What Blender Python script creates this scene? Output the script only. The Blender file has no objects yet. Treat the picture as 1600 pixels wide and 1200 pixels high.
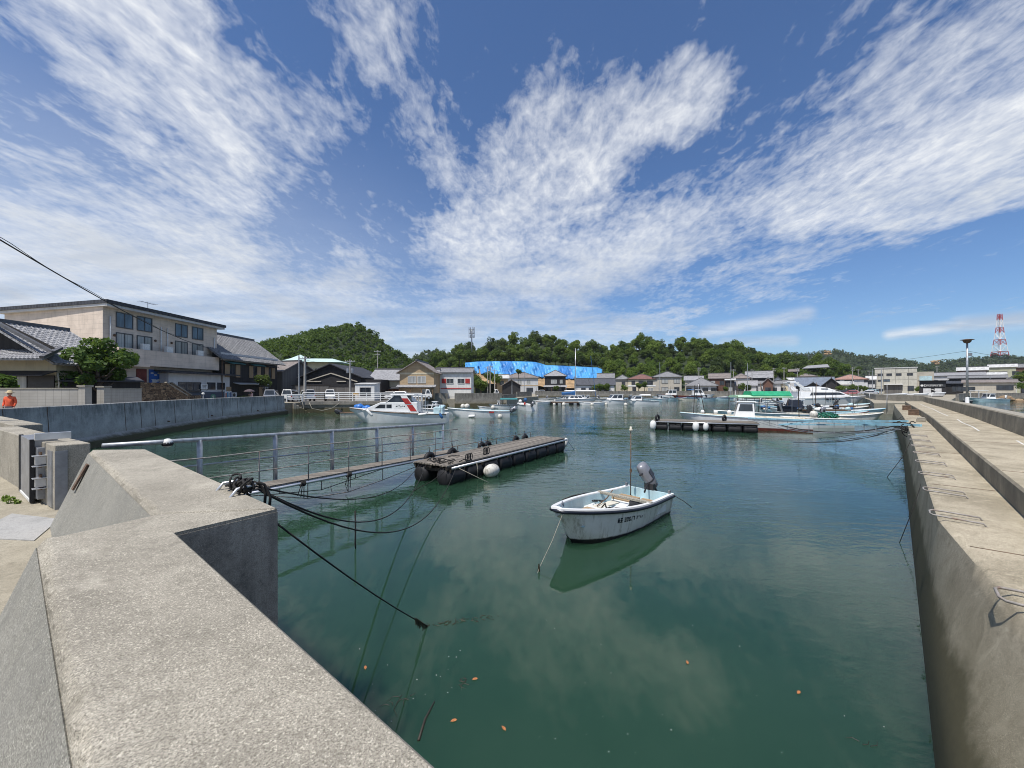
import bpy, bmesh, math, random
import numpy as np
from mathutils import Vector, Matrix
R = math.radians
sc = bpy.context.scene
COL = sc.collection
F, HY, CZ = 620.0, 607.5, 3.3          # focal length and horizon of the photograph, eye height over the water

def at(px, D, z=0.0):                  # a spot on the ground plan, from a bearing and a distance
    return ((px-800)/F*D, D, z)
def hz(py, D):                         # height seen at a distance
    return CZ-(py-HY)/F*D
def ondist(py, z=0.0):
    return (CZ-z)*F/(py-HY)

# ---------------------------------------------------------------- mesh builder
class MB:
    def __init__(s, off=None):
        s.v = []; s.f = []; s.off = Vector(off) if off is not None else None
    def add(s, vs, fs):
        n = len(s.v); s.v.extend([tuple(v) for v in vs]); s.f.extend([tuple(i+n for i in f) for f in fs]); return s
    def box(s, c, d, rz=0.0, rot=None):
        m = Matrix.Rotation(rz, 3, 'Z') if rot is None else rot
        c = Vector(c); vs = []
        for i in (-1, 1):
            for j in (-1, 1):
                for k in (-1, 1):
                    vs.append(c + m @ Vector((i*d[0]/2, j*d[1]/2, k*d[2]/2)))
        return s.add(vs, [(0,1,3,2),(4,6,7,5),(0,4,5,1),(2,3,7,6),(0,2,6,4),(1,5,7,3)])
    def bar(s, a, b, w, h, up=(0,0,1)):
        a = Vector(a); b = Vector(b); t = (b-a); L = t.length; t.normalize()
        u = Vector(up)
        if abs(t.dot(u)) > .98: u = Vector((1,0,0))
        sx = t.cross(u).normalized(); sz = sx.cross(t).normalized()
        vs = []
        for p in (a, b):
            for i, j in ((-1,-1),(1,-1),(1,1),(-1,1)):
                vs.append(p + sx*(i*w/2) + sz*(j*h/2))
        return s.add(vs, [(3,2,1,0),(4,5,6,7),(0,1,5,4),(1,2,6,5),(2,3,7,6),(3,0,4,7)])
    def tube(s, pts, r, n=8, caps=True):
        pts = [Vector(p) for p in pts]; N = len(pts)
        rr = r if isinstance(r, (list, tuple)) else [r]*N
        u = None; vs = []; fs = []
        for i, p in enumerate(pts):
            t = (pts[min(i+1, N-1)]-pts[max(i-1, 0)])
            if t.length < 1e-9: t = Vector((0,0,1))
            t.normalize()
            if u is None:
                u = Vector((0,0,1)) if abs(t.z) < .9 else Vector((1,0,0))
            u = (u - t*u.dot(t))
            if u.length < 1e-6: u = t.orthogonal()
            u.normalize(); w = t.cross(u)
            for k in range(n):
                a = 2*math.pi*k/n
                vs.append(p + (u*math.cos(a)+w*math.sin(a))*rr[i])
        for i in range(N-1):
            for k in range(n):
                k2 = (k+1) % n
                fs.append((i*n+k, i*n+k2, (i+1)*n+k2, (i+1)*n+k))
        if caps:
            fs.append(tuple(range(n-1, -1, -1))); fs.append(tuple((N-1)*n+k for k in range(n)))
        return s.add(vs, fs)
    def prism(s, poly, z0, z1):        # poly in xy
        n = len(poly)
        vs = [(p[0], p[1], z0) for p in poly]+[(p[0], p[1], z1) for p in poly]
        fs = [tuple(range(n-1, -1, -1)), tuple(range(n, 2*n))]+[(i, (i+1) % n, n+(i+1) % n, n+i) for i in range(n)]
        return s.add(vs, fs)
    def slab(s, poly, t):              # 3d polygon thickened against its normal
        P = [Vector(p) for p in poly]; n = len(P)
        nv = Vector((0,0,0))
        for i in range(n): nv += P[i].cross(P[(i+1) % n])
        nv.normalize()
        vs = P+[p-nv*t for p in P]
        fs = [tuple(range(n)), tuple(range(2*n-1, n-1, -1))]+[(i, n+i, n+(i+1) % n, (i+1) % n) for i in range(n)]
        return s.add(vs, fs)
    def loft(s, rings, closed=True, caps=True):
        n = len(rings[0]); vs = [p for r in rings for p in r]; fs = []
        for i in range(len(rings)-1):
            for k in range(n if closed else n-1):
                k2 = (k+1) % n
                fs.append((i*n+k, i*n+k2, (i+1)*n+k2, (i+1)*n+k))
        if caps:
            fs.append(tuple(range(n-1, -1, -1))); fs.append(tuple((len(rings)-1)*n+k for k in range(n)))
        return s.add(vs, fs)
    def lathe(s, prof, loc=(0,0,0), n=14, rot=None):   # prof (r,z)
        loc = Vector(loc); vs = []; fs = []
        for r, z in prof:
            for k in range(n):
                a = 2*math.pi*k/n
                p = Vector((r*math.cos(a), r*math.sin(a), z))
                vs.append(loc + (rot @ p if rot is not None else p))
        m = len(prof)
        for i in range(m-1):
            for k in range(n):
                k2 = (k+1) % n
                fs.append((i*n+k, i*n+k2, (i+1)*n+k2, (i+1)*n+k))
        fs.append(tuple(range(n-1, -1, -1))); fs.append(tuple((m-1)*n+k for k in range(n)))
        return s.add(vs, fs)
    def ell(s, c, r, n=12, m=8, rot=None):
        prof = []
        c = Vector(c); vs = []; fs = []
        for i in range(m+1):
            th = math.pi*i/m
            for k in range(n):
                a = 2*math.pi*k/n
                p = Vector((r[0]*math.sin(th)*math.cos(a), r[1]*math.sin(th)*math.sin(a), -r[2]*math.cos(th)))
                vs.append(c + (rot @ p if rot is not None else p))
        for i in range(m):
            for k in range(n):
                k2 = (k+1) % n
                fs.append((i*n+k, i*n+k2, (i+1)*n+k2, (i+1)*n+k))
        return s.add(vs, fs)
    def build(s, name, mat, parent=None, smooth=False, bevel=0.0, auto=None):
        me = bpy.data.meshes.new(name)
        vs = s.v
        if s.off is not None: vs = [(v[0]-s.off.x, v[1]-s.off.y, v[2]-s.off.z) for v in vs]
        me.from_pydata(vs, [], s.f)
        bm = bmesh.new(); bm.from_mesh(me)
        bmesh.ops.remove_doubles(bm, verts=bm.verts, dist=1e-5)
        bmesh.ops.recalc_face_normals(bm, faces=bm.faces)
        bm.to_mesh(me); bm.free()
        if smooth:
            me.polygons.foreach_set('use_smooth', [True]*len(me.polygons))
            if auto:
                me.set_sharp_from_angle(angle=R(auto))
        me.materials.append(mat)
        o = bpy.data.objects.new(name, me); COL.objects.link(o)
        if parent is not None: o.parent = parent
        if bevel:
            b = o.modifiers.new('bevel', 'BEVEL'); b.width = bevel; b.segments = 2; b.limit_method = 'ANGLE'
        return o

def tag(o, label, cat, group=None):
    o['label'] = label; o['category'] = cat
    if group: o['group'] = group
    return o
def thing(name, label, cat, loc=(0,0,0), rz=0.0, group=None):
    o = bpy.data.objects.new(name, None); COL.objects.link(o)
    o.empty_display_size = .2
    o.location = loc; o.rotation_euler = (0, 0, rz)
    return tag(o, label, cat, group)
def struct(o, kind='structure'):
    o['kind'] = kind; return o
KIDS = {}
def copy_thing(root, loc, rz=None, label=None, scale=None):
    kids = {}
    for o in bpy.data.objects:
        if o.parent is not None: kids.setdefault(o.parent.name, []).append(o)
    def rec(o, par):
        c = o.copy(); COL.objects.link(c)
        if par is not None: c.parent = par
        for ch in kids.get(o.name, []): rec(ch, c)
        return c
    r = rec(root, None); r.location = loc
    if rz is not None: r.rotation_euler = (0, 0, rz)
    if scale is not None: r.scale = scale if not isinstance(scale, (int, float)) else (scale,)*3
    if label: r['label'] = label
    return r

def sag(a, b, drop, n=14):
    a = Vector(a); b = Vector(b)
    return [a.lerp(b, i/n) - Vector((0, 0, drop*4*(i/n)*(1-i/n))) for i in range(n+1)]
def smooth01(t):
    t = max(0., min(1., t)); return t*t*(3-2*t)
def interp(pts, x):
    if x <= pts[0][0]: return pts[0][1]
    for (a, b), (c, d) in zip(pts, pts[1:]):
        if x <= c: return b+(d-b)*(x-a)/(c-a)
    return pts[-1][1]

# ---------------------------------------------------------------- materials
class NT:
    def __init__(s, tree): s.t = tree
    def n(s, typ, ins=None, **props):
        nd = s.t.nodes.new(typ)
        for k, v in props.items(): setattr(nd, k, v)
        for k, v in (ins or {}).items(): s.set(nd, k, v)
        return nd
    def set(s, nd, k, v):
        sock = nd.inputs[k]
        if isinstance(v, bpy.types.NodeSocket): s.t.links.new(v, sock)
        else:
            if hasattr(sock, 'default_value') and isinstance(v, (tuple, list)) and len(v) == 3 and sock.type == 'RGBA': v = (*v, 1)
            sock.default_value = v
    def math(s, op, a, b=0.0, clamp=False):
        nd = s.n('ShaderNodeMath', {0: a, 1: b}, operation=op); nd.use_clamp = clamp; return nd.outputs[0]
    def mix(s, f, a, b, mode='MIX'):
        nd = s.n('ShaderNodeMix', data_type='RGBA', blend_type=mode)
        s.set(nd, 0, f); s.set(nd, 6, a); s.set(nd, 7, b); return nd.outputs[2]
    def rng(s, v, a, b, c=0.0, d=1.0, smooth=True):
        nd = s.n('ShaderNodeMapRange', {'Value': v, 'From Min': a, 'From Max': b, 'To Min': c, 'To Max': d})
        nd.interpolation_type = 'SMOOTHSTEP' if smooth else 'LINEAR'; return nd.outputs[0]
    def noise(s, vec, scale, detail=5, rough=.55, lac=2.0, dist=0.0):
        nd = s.n('ShaderNodeTexNoise', {'Vector': vec, 'Scale': scale, 'Detail': detail, 'Roughness': rough, 'Distortion': dist})
        return nd.outputs[0]
    def mapv(s, vec, scale=(1,1,1), rot=(0,0,0), loc=(0,0,0)):
        return s.n('ShaderNodeMapping', {'Vector': vec, 'Scale': scale, 'Rotation': rot, 'Location': loc}).outputs[0]
def newmat(name):
    m = bpy.data.materials.new(name); m.use_nodes = True; t = NT(m.node_tree)
    bs = m.node_tree.nodes['Principled BSDF']
    return m, t, bs
def scl(c, k): return tuple(min(1, x*k) for x in c)

def mk(name, c, rough=.6, var=.25, scale=2.0, fine=0.0, fscale=60., bump=0.0, bscale=None, metal=0.0,
       stretch=(1,1,1), dirt=None, dirt_amt=.5, dirt_scale=1.2, spec=.4, world=False, trans=0.0):
    m, t, bs = newmat(name)
    co = t.n('ShaderNodeNewGeometry').outputs['Position'] if world else t.n('ShaderNodeTexCoord').outputs['Object']
    v = t.mapv(co, stretch)
    n1 = t.noise(v, scale, 6, .6)
    col = t.mix(t.rng(n1, .3, .7), scl(c, 1-var), scl(c, 1+var*.6))
    if fine:
        n2 = t.noise(v, fscale, 3, .7)
        col = t.mix(t.rng(n2, .3, .7), t.mix(1.0, col, (1-fine,)*3, 'MULTIPLY'), col)
    if dirt is not None:
        n3 = t.noise(t.mapv(co, (1, 1, .22)), dirt_scale, 7, .65)
        col = t.mix(t.math('MULTIPLY', t.rng(n3, .48, .7), dirt_amt), col, dirt)
    t.set(bs, 'Base Color', col); bs.inputs['Roughness'].default_value = rough
    bs.inputs['Metallic'].default_value = metal; bs.inputs['Specular IOR Level'].default_value = spec
    if bump:
        nb = t.noise(v, bscale or fscale, 5, .6)
        t.set(bs, 'Normal', t.n('ShaderNodeBump', {'Strength': min(1, bump*10), 'Distance': bump, 'Height': nb}).outputs[0])
    return m

def concrete(name, light, dark, algae=False, streak=0.0, grain=1.0, big=.6, wet=None, topstain=None, coarse=False, speck=1.0, runoff=None, crack=0):
    m, t, bs = newmat(name)
    geo = t.n('ShaderNodeNewGeometry'); P = geo.outputs['Position']
    a = t.noise(P, 1.1, 8, .62, dist=.4)
    b = t.noise(P, 9, 6, .7)
    col = t.mix(t.rng(a, .35, .68), light, tuple(l*(1-big*.45)+d*big*.45 for l, d in zip(light, dark)))
    col = t.mix(t.math('MULTIPLY', t.rng(b, .5, .72), .45), col, dark)
    g = t.noise(P, 150 if coarse else 130, 5, .78)
    col = t.mix(t.math('MULTIPLY', t.rng(g, .40, .66), (.95 if coarse else .55)*grain), col, scl(dark, .7))
    g2 = t.noise(t.mapv(P, (1,1,1), (0,0,.4), (3,7,1)), 130 if coarse else 210, 2, .6)
    col = t.mix(t.math('MULTIPLY', t.rng(g2, .56, .68), .55*grain*speck), col, scl(light, 1.4))
    md = t.noise(P, 30, 5, .72)
    col = t.mix(t.math('MULTIPLY', t.rng(md, .50, .68), .42), col, scl(dark, .8))
    st_ = t.noise(P, 3.1, 7, .66, dist=.6)
    col = t.mix(t.math('MULTIPLY', t.rng(st_, .52, .74), .50), col, scl(dark, 1.05))
    col = t.mix(t.math('MULTIPLY', t.rng(t.noise(P, 2.2, 6, .6, dist=.8), .56, .72), .30), col, scl(light, 1.22))
    if streak:
        sv = t.mapv(P, (1.6, 1.6, .30))
        s1 = t.noise(sv, 2.0, 7, .7)
        s2 = t.noise(t.mapv(P, (7, 7, .45)), 1.6, 5, .7)
        f = t.math('MULTIPLY', t.rng(t.math('ADD', t.math('MULTIPLY', s1, .72), t.math('MULTIPLY', s2, .28)), .44, .58), streak)
        if runoff:                            # dirty run-off starts at the top edge and fades out on its way down
            zr_ = t.n('ShaderNodeSeparateXYZ', {0: P}).outputs[2]
            bl = t.noise(t.mapv(P, (.55, .55, .9)), 1.0, 8, .68)
            zn = t.math('ADD', zr_, t.math('MULTIPLY', t.math('SUBTRACT', bl, .5), 2.6))
            f = t.math('MULTIPLY', t.rng(zn, runoff[0], runoff[1], .12, 1.0), t.math('ADD', .35, t.math('MULTIPLY', f, .75)), True)
        col = t.mix(f, col, topstain or scl(dark, .35))
    if wet is not None:                       # algae and barnacle band left by the tide
        z = t.n('ShaderNodeSeparateXYZ', {0: P}).outputs[2]
        zz = t.math('ADD', z, t.math('MULTIPLY', t.math('SUBTRACT', t.noise(P, 1.6, 6, .7), .5), .55))
        w = t.rng(zz, wet+.16, wet-.1)
        al = t.mix(t.noise(P, 14, 5, .7), (.012, .013, .008), (.075, .066, .035))
        col = t.mix(w, col, al)
        w2 = t.rng(zz, wet+.75, wet+.05)
        col = t.mix(t.math('MULTIPLY', w2, .35), col, (.17, .15, .085))
    if crack:
        wob = t.n('ShaderNodeVectorMath', {0: P, 1: t.n('ShaderNodeVectorMath', {0: t.n('ShaderNodeTexNoise', {'Vector': P, 'Scale': 2.5, 'Detail': 6}).outputs['Color'], 1: (.5,.5,.5)}, operation='MULTIPLY').outputs[0]}, operation='ADD').outputs[0]
        ed = t.n('ShaderNodeTexVoronoi', {'Vector': wob, 'Scale': crack}, feature='DISTANCE_TO_EDGE').outputs['Distance']
        cm = t.math('MULTIPLY', t.rng(ed, .0055, .0015), t.rng(t.noise(P, .9, 4, .6), .50, .60))
        col = t.mix(t.math('MULTIPLY', cm, .8), col, scl(dark, .35))
    t.set(bs, 'Base Color', col); bs.inputs['Roughness'].default_value = .88; bs.inputs['Specular IOR Level'].default_value = .25
    h = t.math('ADD', t.math('MULTIPLY', g, .6), t.math('MULTIPLY', b, .9))
    t.set(bs, 'Normal', t.n('ShaderNodeBump', {'Strength': .55, 'Distance': .006, 'Height': h}).outputs[0])
    return m

M = {}
M['con_top'] = concrete('weathered_concrete', (.435,.40,.33), (.165,.15,.12), coarse=True, big=1.25, speck=1.25)
M['con_slope'] = concrete('grey_slope_concrete', (.33,.32,.28), (.15,.145,.125), coarse=True, big=.8, streak=.25, topstain=(.16,.16,.15), grain=1.25, speck=1.8)  # sloping land face, darker and greyer than the wall top
M['con_pier'] = concrete('pier_concrete', (.53,.465,.35), (.18,.155,.105), wet=.80, big=1.5, coarse=True, speck=1.2)
M['con_dark'] = concrete('stained_concrete', (.46,.41,.34), (.15,.13,.11), streak=.35, big=1.4, topstain=(.07,.065,.06))
M['con_step'] = concrete('step_concrete', (.36,.32,.24), (.12,.105,.08), streak=.25, big=1.5, topstain=(.12,.11,.085))
M['con_quay'] = concrete('quay_concrete', (.56,.55,.525), (.24,.235,.225), streak=.8, wet=.42, grain=.8, big=1.3, topstain=(.13,.132,.13), runoff=(1.0, 2.5))
M['con_old'] = concrete('old_quay_concrete', (.34,.32,.28), (.12,.11,.10), streak=.8, wet=.62, grain=.6, big=1.3, topstain=(.10,.095,.085), runoff=(.6, 2.4))
M['con_ground'] = concrete('ground_concrete', (.40,.36,.28), (.17,.15,.11), big=1.2)
M['slab'] = concrete('pale_slab', (.40,.39,.37), (.2,.2,.19), grain=.9)
M['asphalt'] = mk('asphalt', (.16,.155,.15), .9, .3, .4, .3, 40)
M['line_white'] = mk('worn_white_paint', (.62,.61,.57), .8, .3, 8)
M['blockwall'] = None
M['white'] = mk('white_gelcoat', (.74,.75,.74), .25, .10, 1.2, dirt=(.40,.38,.33), dirt_amt=.35, spec=.5)
M['white_clean'] = mk('clean_white_gelcoat', (.80,.80,.79), .2, .06, 1.2, spec=.5)
M['offwhite'] = mk('yellowed_white', (.62,.59,.50), .45, .2, 4, dirt=(.30,.25,.16), dirt_amt=.5, dirt_scale=6)
M['paleblue'] = mk('pale_blue_gelcoat', (.46,.62,.66), .35, .15, 3, dirt=(.3,.34,.33), dirt_amt=.4)
M['lightblue'] = mk('light_blue_paint', (.30,.55,.66), .45, .2, 3, dirt=(.22,.25,.25), dirt_amt=.5, dirt_scale=3)
M['navy'] = mk('navy_rubber', (.012,.016,.026), .45, .3, 6)
M['black'] = mk('black_rubber', (.016,.016,.018), .6, .4, 5, bump=.004, bscale=20)
M['blackplastic'] = mk('dark_grey_plastic', (.035,.036,.040), .35, .3, 5)
M['grey_metal'] = mk('grey_metal', (.30,.31,.33), .38, .2, 6, metal=.6)
M['galv'] = mk('galvanised_steel', (.40,.42,.44), .45, .25, 8, metal=.55, dirt=(.16,.10,.06), dirt_amt=.35, dirt_scale=5)
M['alu'] = mk('brushed_aluminium', (.62,.63,.65), .35, .1, 8, metal=.7)
M['rust'] = mk('rusty_steel', (.16,.10,.065), .8, .5, 14, fine=.3)
M['rustrail'] = mk('rust_spotted_rail', (.27,.25,.23), .6, .3, 12, dirt=(.17,.09,.05), dirt_amt=.8, dirt_scale=9)
M['cowl'] = mk('silver_cowling', (.27,.275,.30), .3, .15, 5, metal=.3, dirt=(.12,.12,.12), dirt_amt=.4)
M['rope'] = mk('dark_rope', (.022,.021,.020), .9, .4, 40)
M['rope_pale'] = mk('pale_rope', (.30,.28,.23), .9, .4, 30)
M['wire'] = mk('black_cable', (.012,.012,.013), .6, .2, 5)
M['red'] = mk('faded_red', (.40,.035,.03), .45, .25, 3)
M['redbrown'] = mk('antifoul_red', (.17,.035,.025), .7, .35, 4)
M['orange'] = mk('orange_cloth', (.75,.12,.05), .85, .2, 10)
M['straw'] = mk('straw_hat', (.50,.40,.24), .9, .2, 30)
M['skin'] = mk('skin', (.48,.29,.21), .55, .1, 10)
M['cloth_dark'] = mk('dark_trousers', (.04,.045,.06), .9, .2, 10)
M['cloth_pink'] = mk('pale_pink_cloth', (.60,.42,.42), .9, .2, 10)
M['umbrella'] = mk('mauve_umbrella_cloth', (.085,.065,.075), .8, .2, 6)
M['bluetarp'] = mk('blue_tarpaulin', (.03,.16,.50), .4, .4, 4, bump=.02, bscale=6)
M['bluecover'] = mk('blue_boat_cover', (.02,.10,.26), .6, .3, 3, bump=.02, bscale=5)
M['green'] = mk('green_canopy', (.02,.30,.15), .6, .2, 3)
M['palegreen'] = mk('pale_green_canopy', (.40,.62,.42), .6, .2, 3)
M['teal'] = mk('teal_cover', (.04,.19,.20), .6, .2, 3)
M['teal_roof'] = mk('verdigris_roof', (.47,.60,.56), .55, .15, 1.0)
M['glass'] = None
M['tyre'] = mk('tyre', (.015,.015,.016), .8, .2, 20)
M['buoy'] = mk('scuffed_white_buoy', (.62,.60,.54), .5, .2, 5, dirt=(.12,.10,.07), dirt_amt=.8, dirt_scale=7)
M['fender'] = mk('white_fender', (.72,.72,.70), .4, .12, 5, dirt=(.35,.33,.28), dirt_amt=.4, dirt_scale=5)
M['silvercar'] = mk('silver_car_paint', (.42,.43,.45), .25, .08, 2, metal=.5)
M['whitecar'] = mk('white_car_paint', (.74,.74,.73), .25, .06, 2, spec=.5)
M['darkcar'] = mk('dark_car_paint', (.03,.032,.038), .22, .1, 2, spec=.5)
M['redcar'] = mk('red_car_paint', (.32,.05,.06), .25, .1, 2, spec=.5)
M['lampglass'] = mk('headlamp_glass', (.65,.66,.68), .1, .05, 5, spec=.6)
M['redlamp'] = mk('tail_lamp', (.35,.02,.02), .2, .1, 5)

def glassmat(name, c, curtain=0.0):
    m, t, bs = newmat(name)
    P = t.n('ShaderNodeNewGeometry').outputs['Position']
    n = t.noise(t.mapv(P, (1,1,.25)), 1.3, 3, .5)
    n2 = t.noise(t.mapv(P, (9,9,.05)), 1.0, 2, .5)
    col = t.mix(t.rng(n, .35, .65), c, scl(c, 2.2))
    if curtain: col = t.mix(t.math('MULTIPLY', t.rng(n2, .3, .7, .45, 1.0), curtain), col, (.50,.50,.47))
    t.set(bs, 'Base Color', col); bs.inputs['Roughness'].default_value = .07; bs.inputs['Specular IOR Level'].default_value = .55
    return m
M['glass'] = glassmat('window_glass', (.018,.022,.028))
M['glass_blue'] = glassmat('blue_reflecting_glass', (.05,.075,.10))
M['glass_curt'] = glassmat('curtained_window_glass', (.06,.065,.07), .75)
M['carglass'] = glassmat('vehicle_glass', (.02,.024,.028))

def planks(name, c1, c2, axis=1, width=.12, rough=.75):
    m, t, bs = newmat(name)
    co = t.n('ShaderNodeTexCoord').outputs['Object']
    x = t.n('ShaderNodeSeparateXYZ', {0: co}).outputs[axis]
    k = t.math('DIVIDE', x, width)
    fr = t.math('FRACT', k); idx = t.math('FLOOR', k)
    rnd = t.n('ShaderNodeTexWhiteNoise', {'W': idx}, noise_dimensions='1D').outputs[0]
    st = [1.2]*3; st[axis] = 12
    if axis == 1: st = [1.2, 14, 14]
    if axis == 0: st = [14, 1.2, 1.2]
    if axis == 2: st = [1.2, 1.2, 14]
    g = t.noise(t.mapv(co, st), 2.0, 6, .7)
    col = t.mix(t.math('ADD', t.math('MULTIPLY', rnd, .6), t.math('MULTIPLY', g, .4)), c1, c2)
    gap = t.math('LESS_THAN', fr, .09)
    col = t.mix(gap, col, (.012,.011,.010))
    t.set(bs, 'Base Color', col); bs.inputs['Roughness'].default_value = rough
    t.set(bs, 'Normal', t.n('ShaderNodeBump', {'Strength': .4, 'Distance': .01, 'Height': t.math('SUBTRACT', g, gap)}).outputs[0])
    return m
M['planks'] = planks('weathered_planks', (.085,.072,.058), (.30,.265,.22), axis=1, width=.125)
M['charred'] = planks('charred_cedar', (.010,.009,.009), (.030,.026,.024), axis=0, width=.18, rough=.8)
M['charred_y'] = planks('black_boards', (.012,.011,.011), (.035,.032,.030), axis=1, width=.2, rough=.8)
M['greyboards'] = planks('grey_boards', (.09,.085,.08), (.17,.16,.15), axis=0, width=.2)
M['corr_blue'] = planks('blue_corrugated_siding', (.05,.065,.095), (.075,.095,.135), axis=2, width=.16, rough=.5)

def siding(name, c, step=.45, dark=.55, axis=2, rough=.75, panel=None):
    m, t, bs = newmat(name)
    co = t.n('ShaderNodeTexCoord').outputs['Object']
    s = t.n('ShaderNodeSeparateXYZ', {0: co})
    fr = t.math('FRACT', t.math('DIVIDE', s.outputs[axis], step))
    ln = t.math('LESS_THAN', fr, .06)
    n = t.noise(co, .8, 7, .6); n2 = t.noise(t.mapv(co, (3,3,.25)), 1.1, 6, .7)
    col = t.mix(t.rng(n, .3, .7), scl(c, .85), scl(c, 1.08))
    col = t.mix(t.math('MULTIPLY', t.rng(n2, .5, .75), .4), col, scl(c, .45))
    if panel:
        fx = t.math('FRACT', t.math('DIVIDE', s.outputs[0], panel))
        ln = t.math('MAXIMUM', ln, t.math('LESS_THAN', fx, .05))
    col = t.mix(t.math('MULTIPLY', ln, dark), col, scl(c, .35))
    t.set(bs, 'Base Color', col); bs.inputs['Roughness'].default_value = rough
    return m
M['beige'] = siding('beige_siding', (.66,.555,.46), .455, .35)
M['cream'] = siding('cream_render', (.60,.53,.38), 9, .3)
M['palegrey'] = siding('pale_grey_render', (.56,.56,.56), 9, .3)
M['whitewall'] = siding('white_render', (.70,.70,.68), 9, .3)
M['buff'] = siding('buff_render', (.45,.41,.34), .5, .3)
M['tan'] = siding('tan_render', (.44,.32,.19), .5, .4)
M['panelconc'] = siding('panel_concrete', (.50,.48,.41), 2.6, .7, panel=3.4)
M['brownwall'] = siding('brown_boarding', (.13,.065,.045), .3, .6)
M['blackwall'] = siding('black_boarding', (.020,.019,.021), .25, .6)
M['greenish'] = siding('olive_render', (.42,.42,.30), .5, .3)
M['blockwall'] = siding('concrete_block_wall', (.40,.375,.33), .2, .5, panel=.42)
M['stone'] = None
def stonemat():
    m, t, bs = newmat('brown_rubble_stone')
    co = t.n('ShaderNodeTexCoord').outputs['Object']
    v = t.n('ShaderNodeTexVoronoi', {'Vector': t.mapv(co, (1,1,1.6)), 'Scale': 2.6})
    e = t.n('ShaderNodeTexVoronoi', {'Vector': t.mapv(co, (1,1,1.6)), 'Scale': 2.6}, feature='DISTANCE_TO_EDGE')
    g = t.n('ShaderNodeSeparateColor', {0: v.outputs['Color']}).outputs[0]
    col = t.mix(g, (.09,.05,.025), (.30,.20,.11))
    col = t.mix(t.rng(e.outputs['Distance'], .06, .02), col, (.03,.022,.015))
    t.set(bs, 'Base Color', col); bs.inputs['Roughness'].default_value = .85
    t.set(bs, 'Normal', t.n('ShaderNodeBump', {'Strength': .7, 'Distance': .04, 'Height': e.outputs['Distance']}).outputs[0])
    return m
M['stone'] = stonemat()
M['timber'] = mk('brown_timber', (.20,.115,.06), .75, .35, 4)
M['shutterwood'] = planks('pale_wooden_shutter', (.27,.18,.10), (.38,.27,.16), axis=0, width=.12)
M['dooor'] = mk('dark_door', (.03,.026,.024), .5, .3, 3)
M['framegrey'] = mk('dark_window_frame', (.07,.07,.075), .4, .15, 4)
M['framewhite'] = mk('pale_window_frame', (.58,.58,.57), .4, .15, 4)

def tiles(name, c, col_w=.28, row=.30, metal=False):
    m, t, bs = newmat(name)
    uv = t.n('ShaderNodeUVMap'); s = t.n('ShaderNodeSeparateXYZ', {0: uv.outputs[0]})
    u = t.math('DIVIDE', s.outputs[0], col_w); v = t.math('DIVIDE', s.outputs[1], row)
    wu = t.math('SINE', t.math('MULTIPLY', u, 2*math.pi)); fv = t.math('FRACT', v)
    cell = t.n('ShaderNodeCombineXYZ', {0: t.math('FLOOR', u), 1: t.math('FLOOR', v)}).outputs[0]
    rnd = t.n('ShaderNodeTexWhiteNoise', {'Vector': cell}, noise_dimensions='3D').outputs[0]
    P = t.n('ShaderNodeNewGeometry').outputs['Position']
    n = t.noise(P, .7, 7, .65)
    col = t.mix(t.math('ADD', t.math('MULTIPLY', rnd, .45), t.math('MULTIPLY', n, .55)), scl(c, .62), scl(c, 1.35))
    line = t.math('LESS_THAN', fv, .12)
    if not metal: col = t.mix(t.math('MULTIPLY', line, .55), col, scl(c, .25))
    t.set(bs, 'Base Color', col); bs.inputs['Roughness'].default_value = .62; bs.inputs['Specular IOR Level'].default_value = .22
    h = t.math('ADD', t.math('MULTIPLY', wu, .5), t.math('MULTIPLY', fv, -.6 if not metal else 0))
    t.set(bs, 'Normal', t.n('ShaderNodeBump', {'Strength': .8, 'Distance': .05, 'Height': h}).outputs[0])
    return m
M['tile'] = tiles('grey_roof_tiles', (.22,.22,.225))
M['tile_lite'] = tiles('silver_grey_roof_tiles', (.29,.29,.30))
M['tile_brown'] = tiles('brownish_grey_roof_tiles', (.23,.20,.185))
M['tile_dark'] = tiles('dark_roof_tiles', (.085,.088,.10))
M['tile_blue'] = tiles('blue_grey_roof_tiles', (.17,.20,.25))
M['tile_red'] = tiles('dull_red_roof', (.20,.105,.09))
M['tile_pink'] = tiles('pinkish_roof', (.36,.22,.18))
M['sheet_lite'] = tiles('pale_sheet_roof', (.48,.48,.47), .5, 2, True)
M['sheet_dark'] = tiles('dark_sheet_roof', (.05,.052,.06), .45, 2, True)
M['ridge'] = mk('ridge_tile', (.10,.10,.105), .5, .3, 4)

def leafmat(name, a, b, c, sc1=.35, sc2=3.0):
    m, t, bs = newmat(name)
    P = t.n('ShaderNodeNewGeometry').outputs['Position']
    oi = t.n('ShaderNodeObjectInfo').outputs['Random']
    n = t.noise(P, sc1, 3, .6); n2 = t.noise(P, sc2, 2, .6)
    f = t.math('ADD', t.math('MULTIPLY', n, .75), t.math('MULTIPLY', oi, .35))
    col = t.mix(t.rng(f, .3, .8), a, b)
    col = t.mix(t.math('MULTIPLY', t.rng(n2, .5, .75), .6), col, c)
    t.set(bs, 'Base Color', col); bs.inputs['Roughness'].default_value = .6; bs.inputs['Specular IOR Level'].default_value = .25
    out = m.node_tree.nodes['Material Output']
    tr = t.n('ShaderNodeBsdfTranslucent', {'Color': t.mix(.6, col, (.17,.25,.035))})
    mx = t.n('ShaderNodeMixShader', {0: .40, 1: bs.outputs[0], 2: tr.outputs[0]})
    m.node_tree.links.new(mx.outputs[0], out.inputs[0])
    return m
M['leaf_hill'] = leafmat('broadleaf_foliage', (.045,.088,.016), (.135,.19,.030), (.17,.215,.042))
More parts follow.
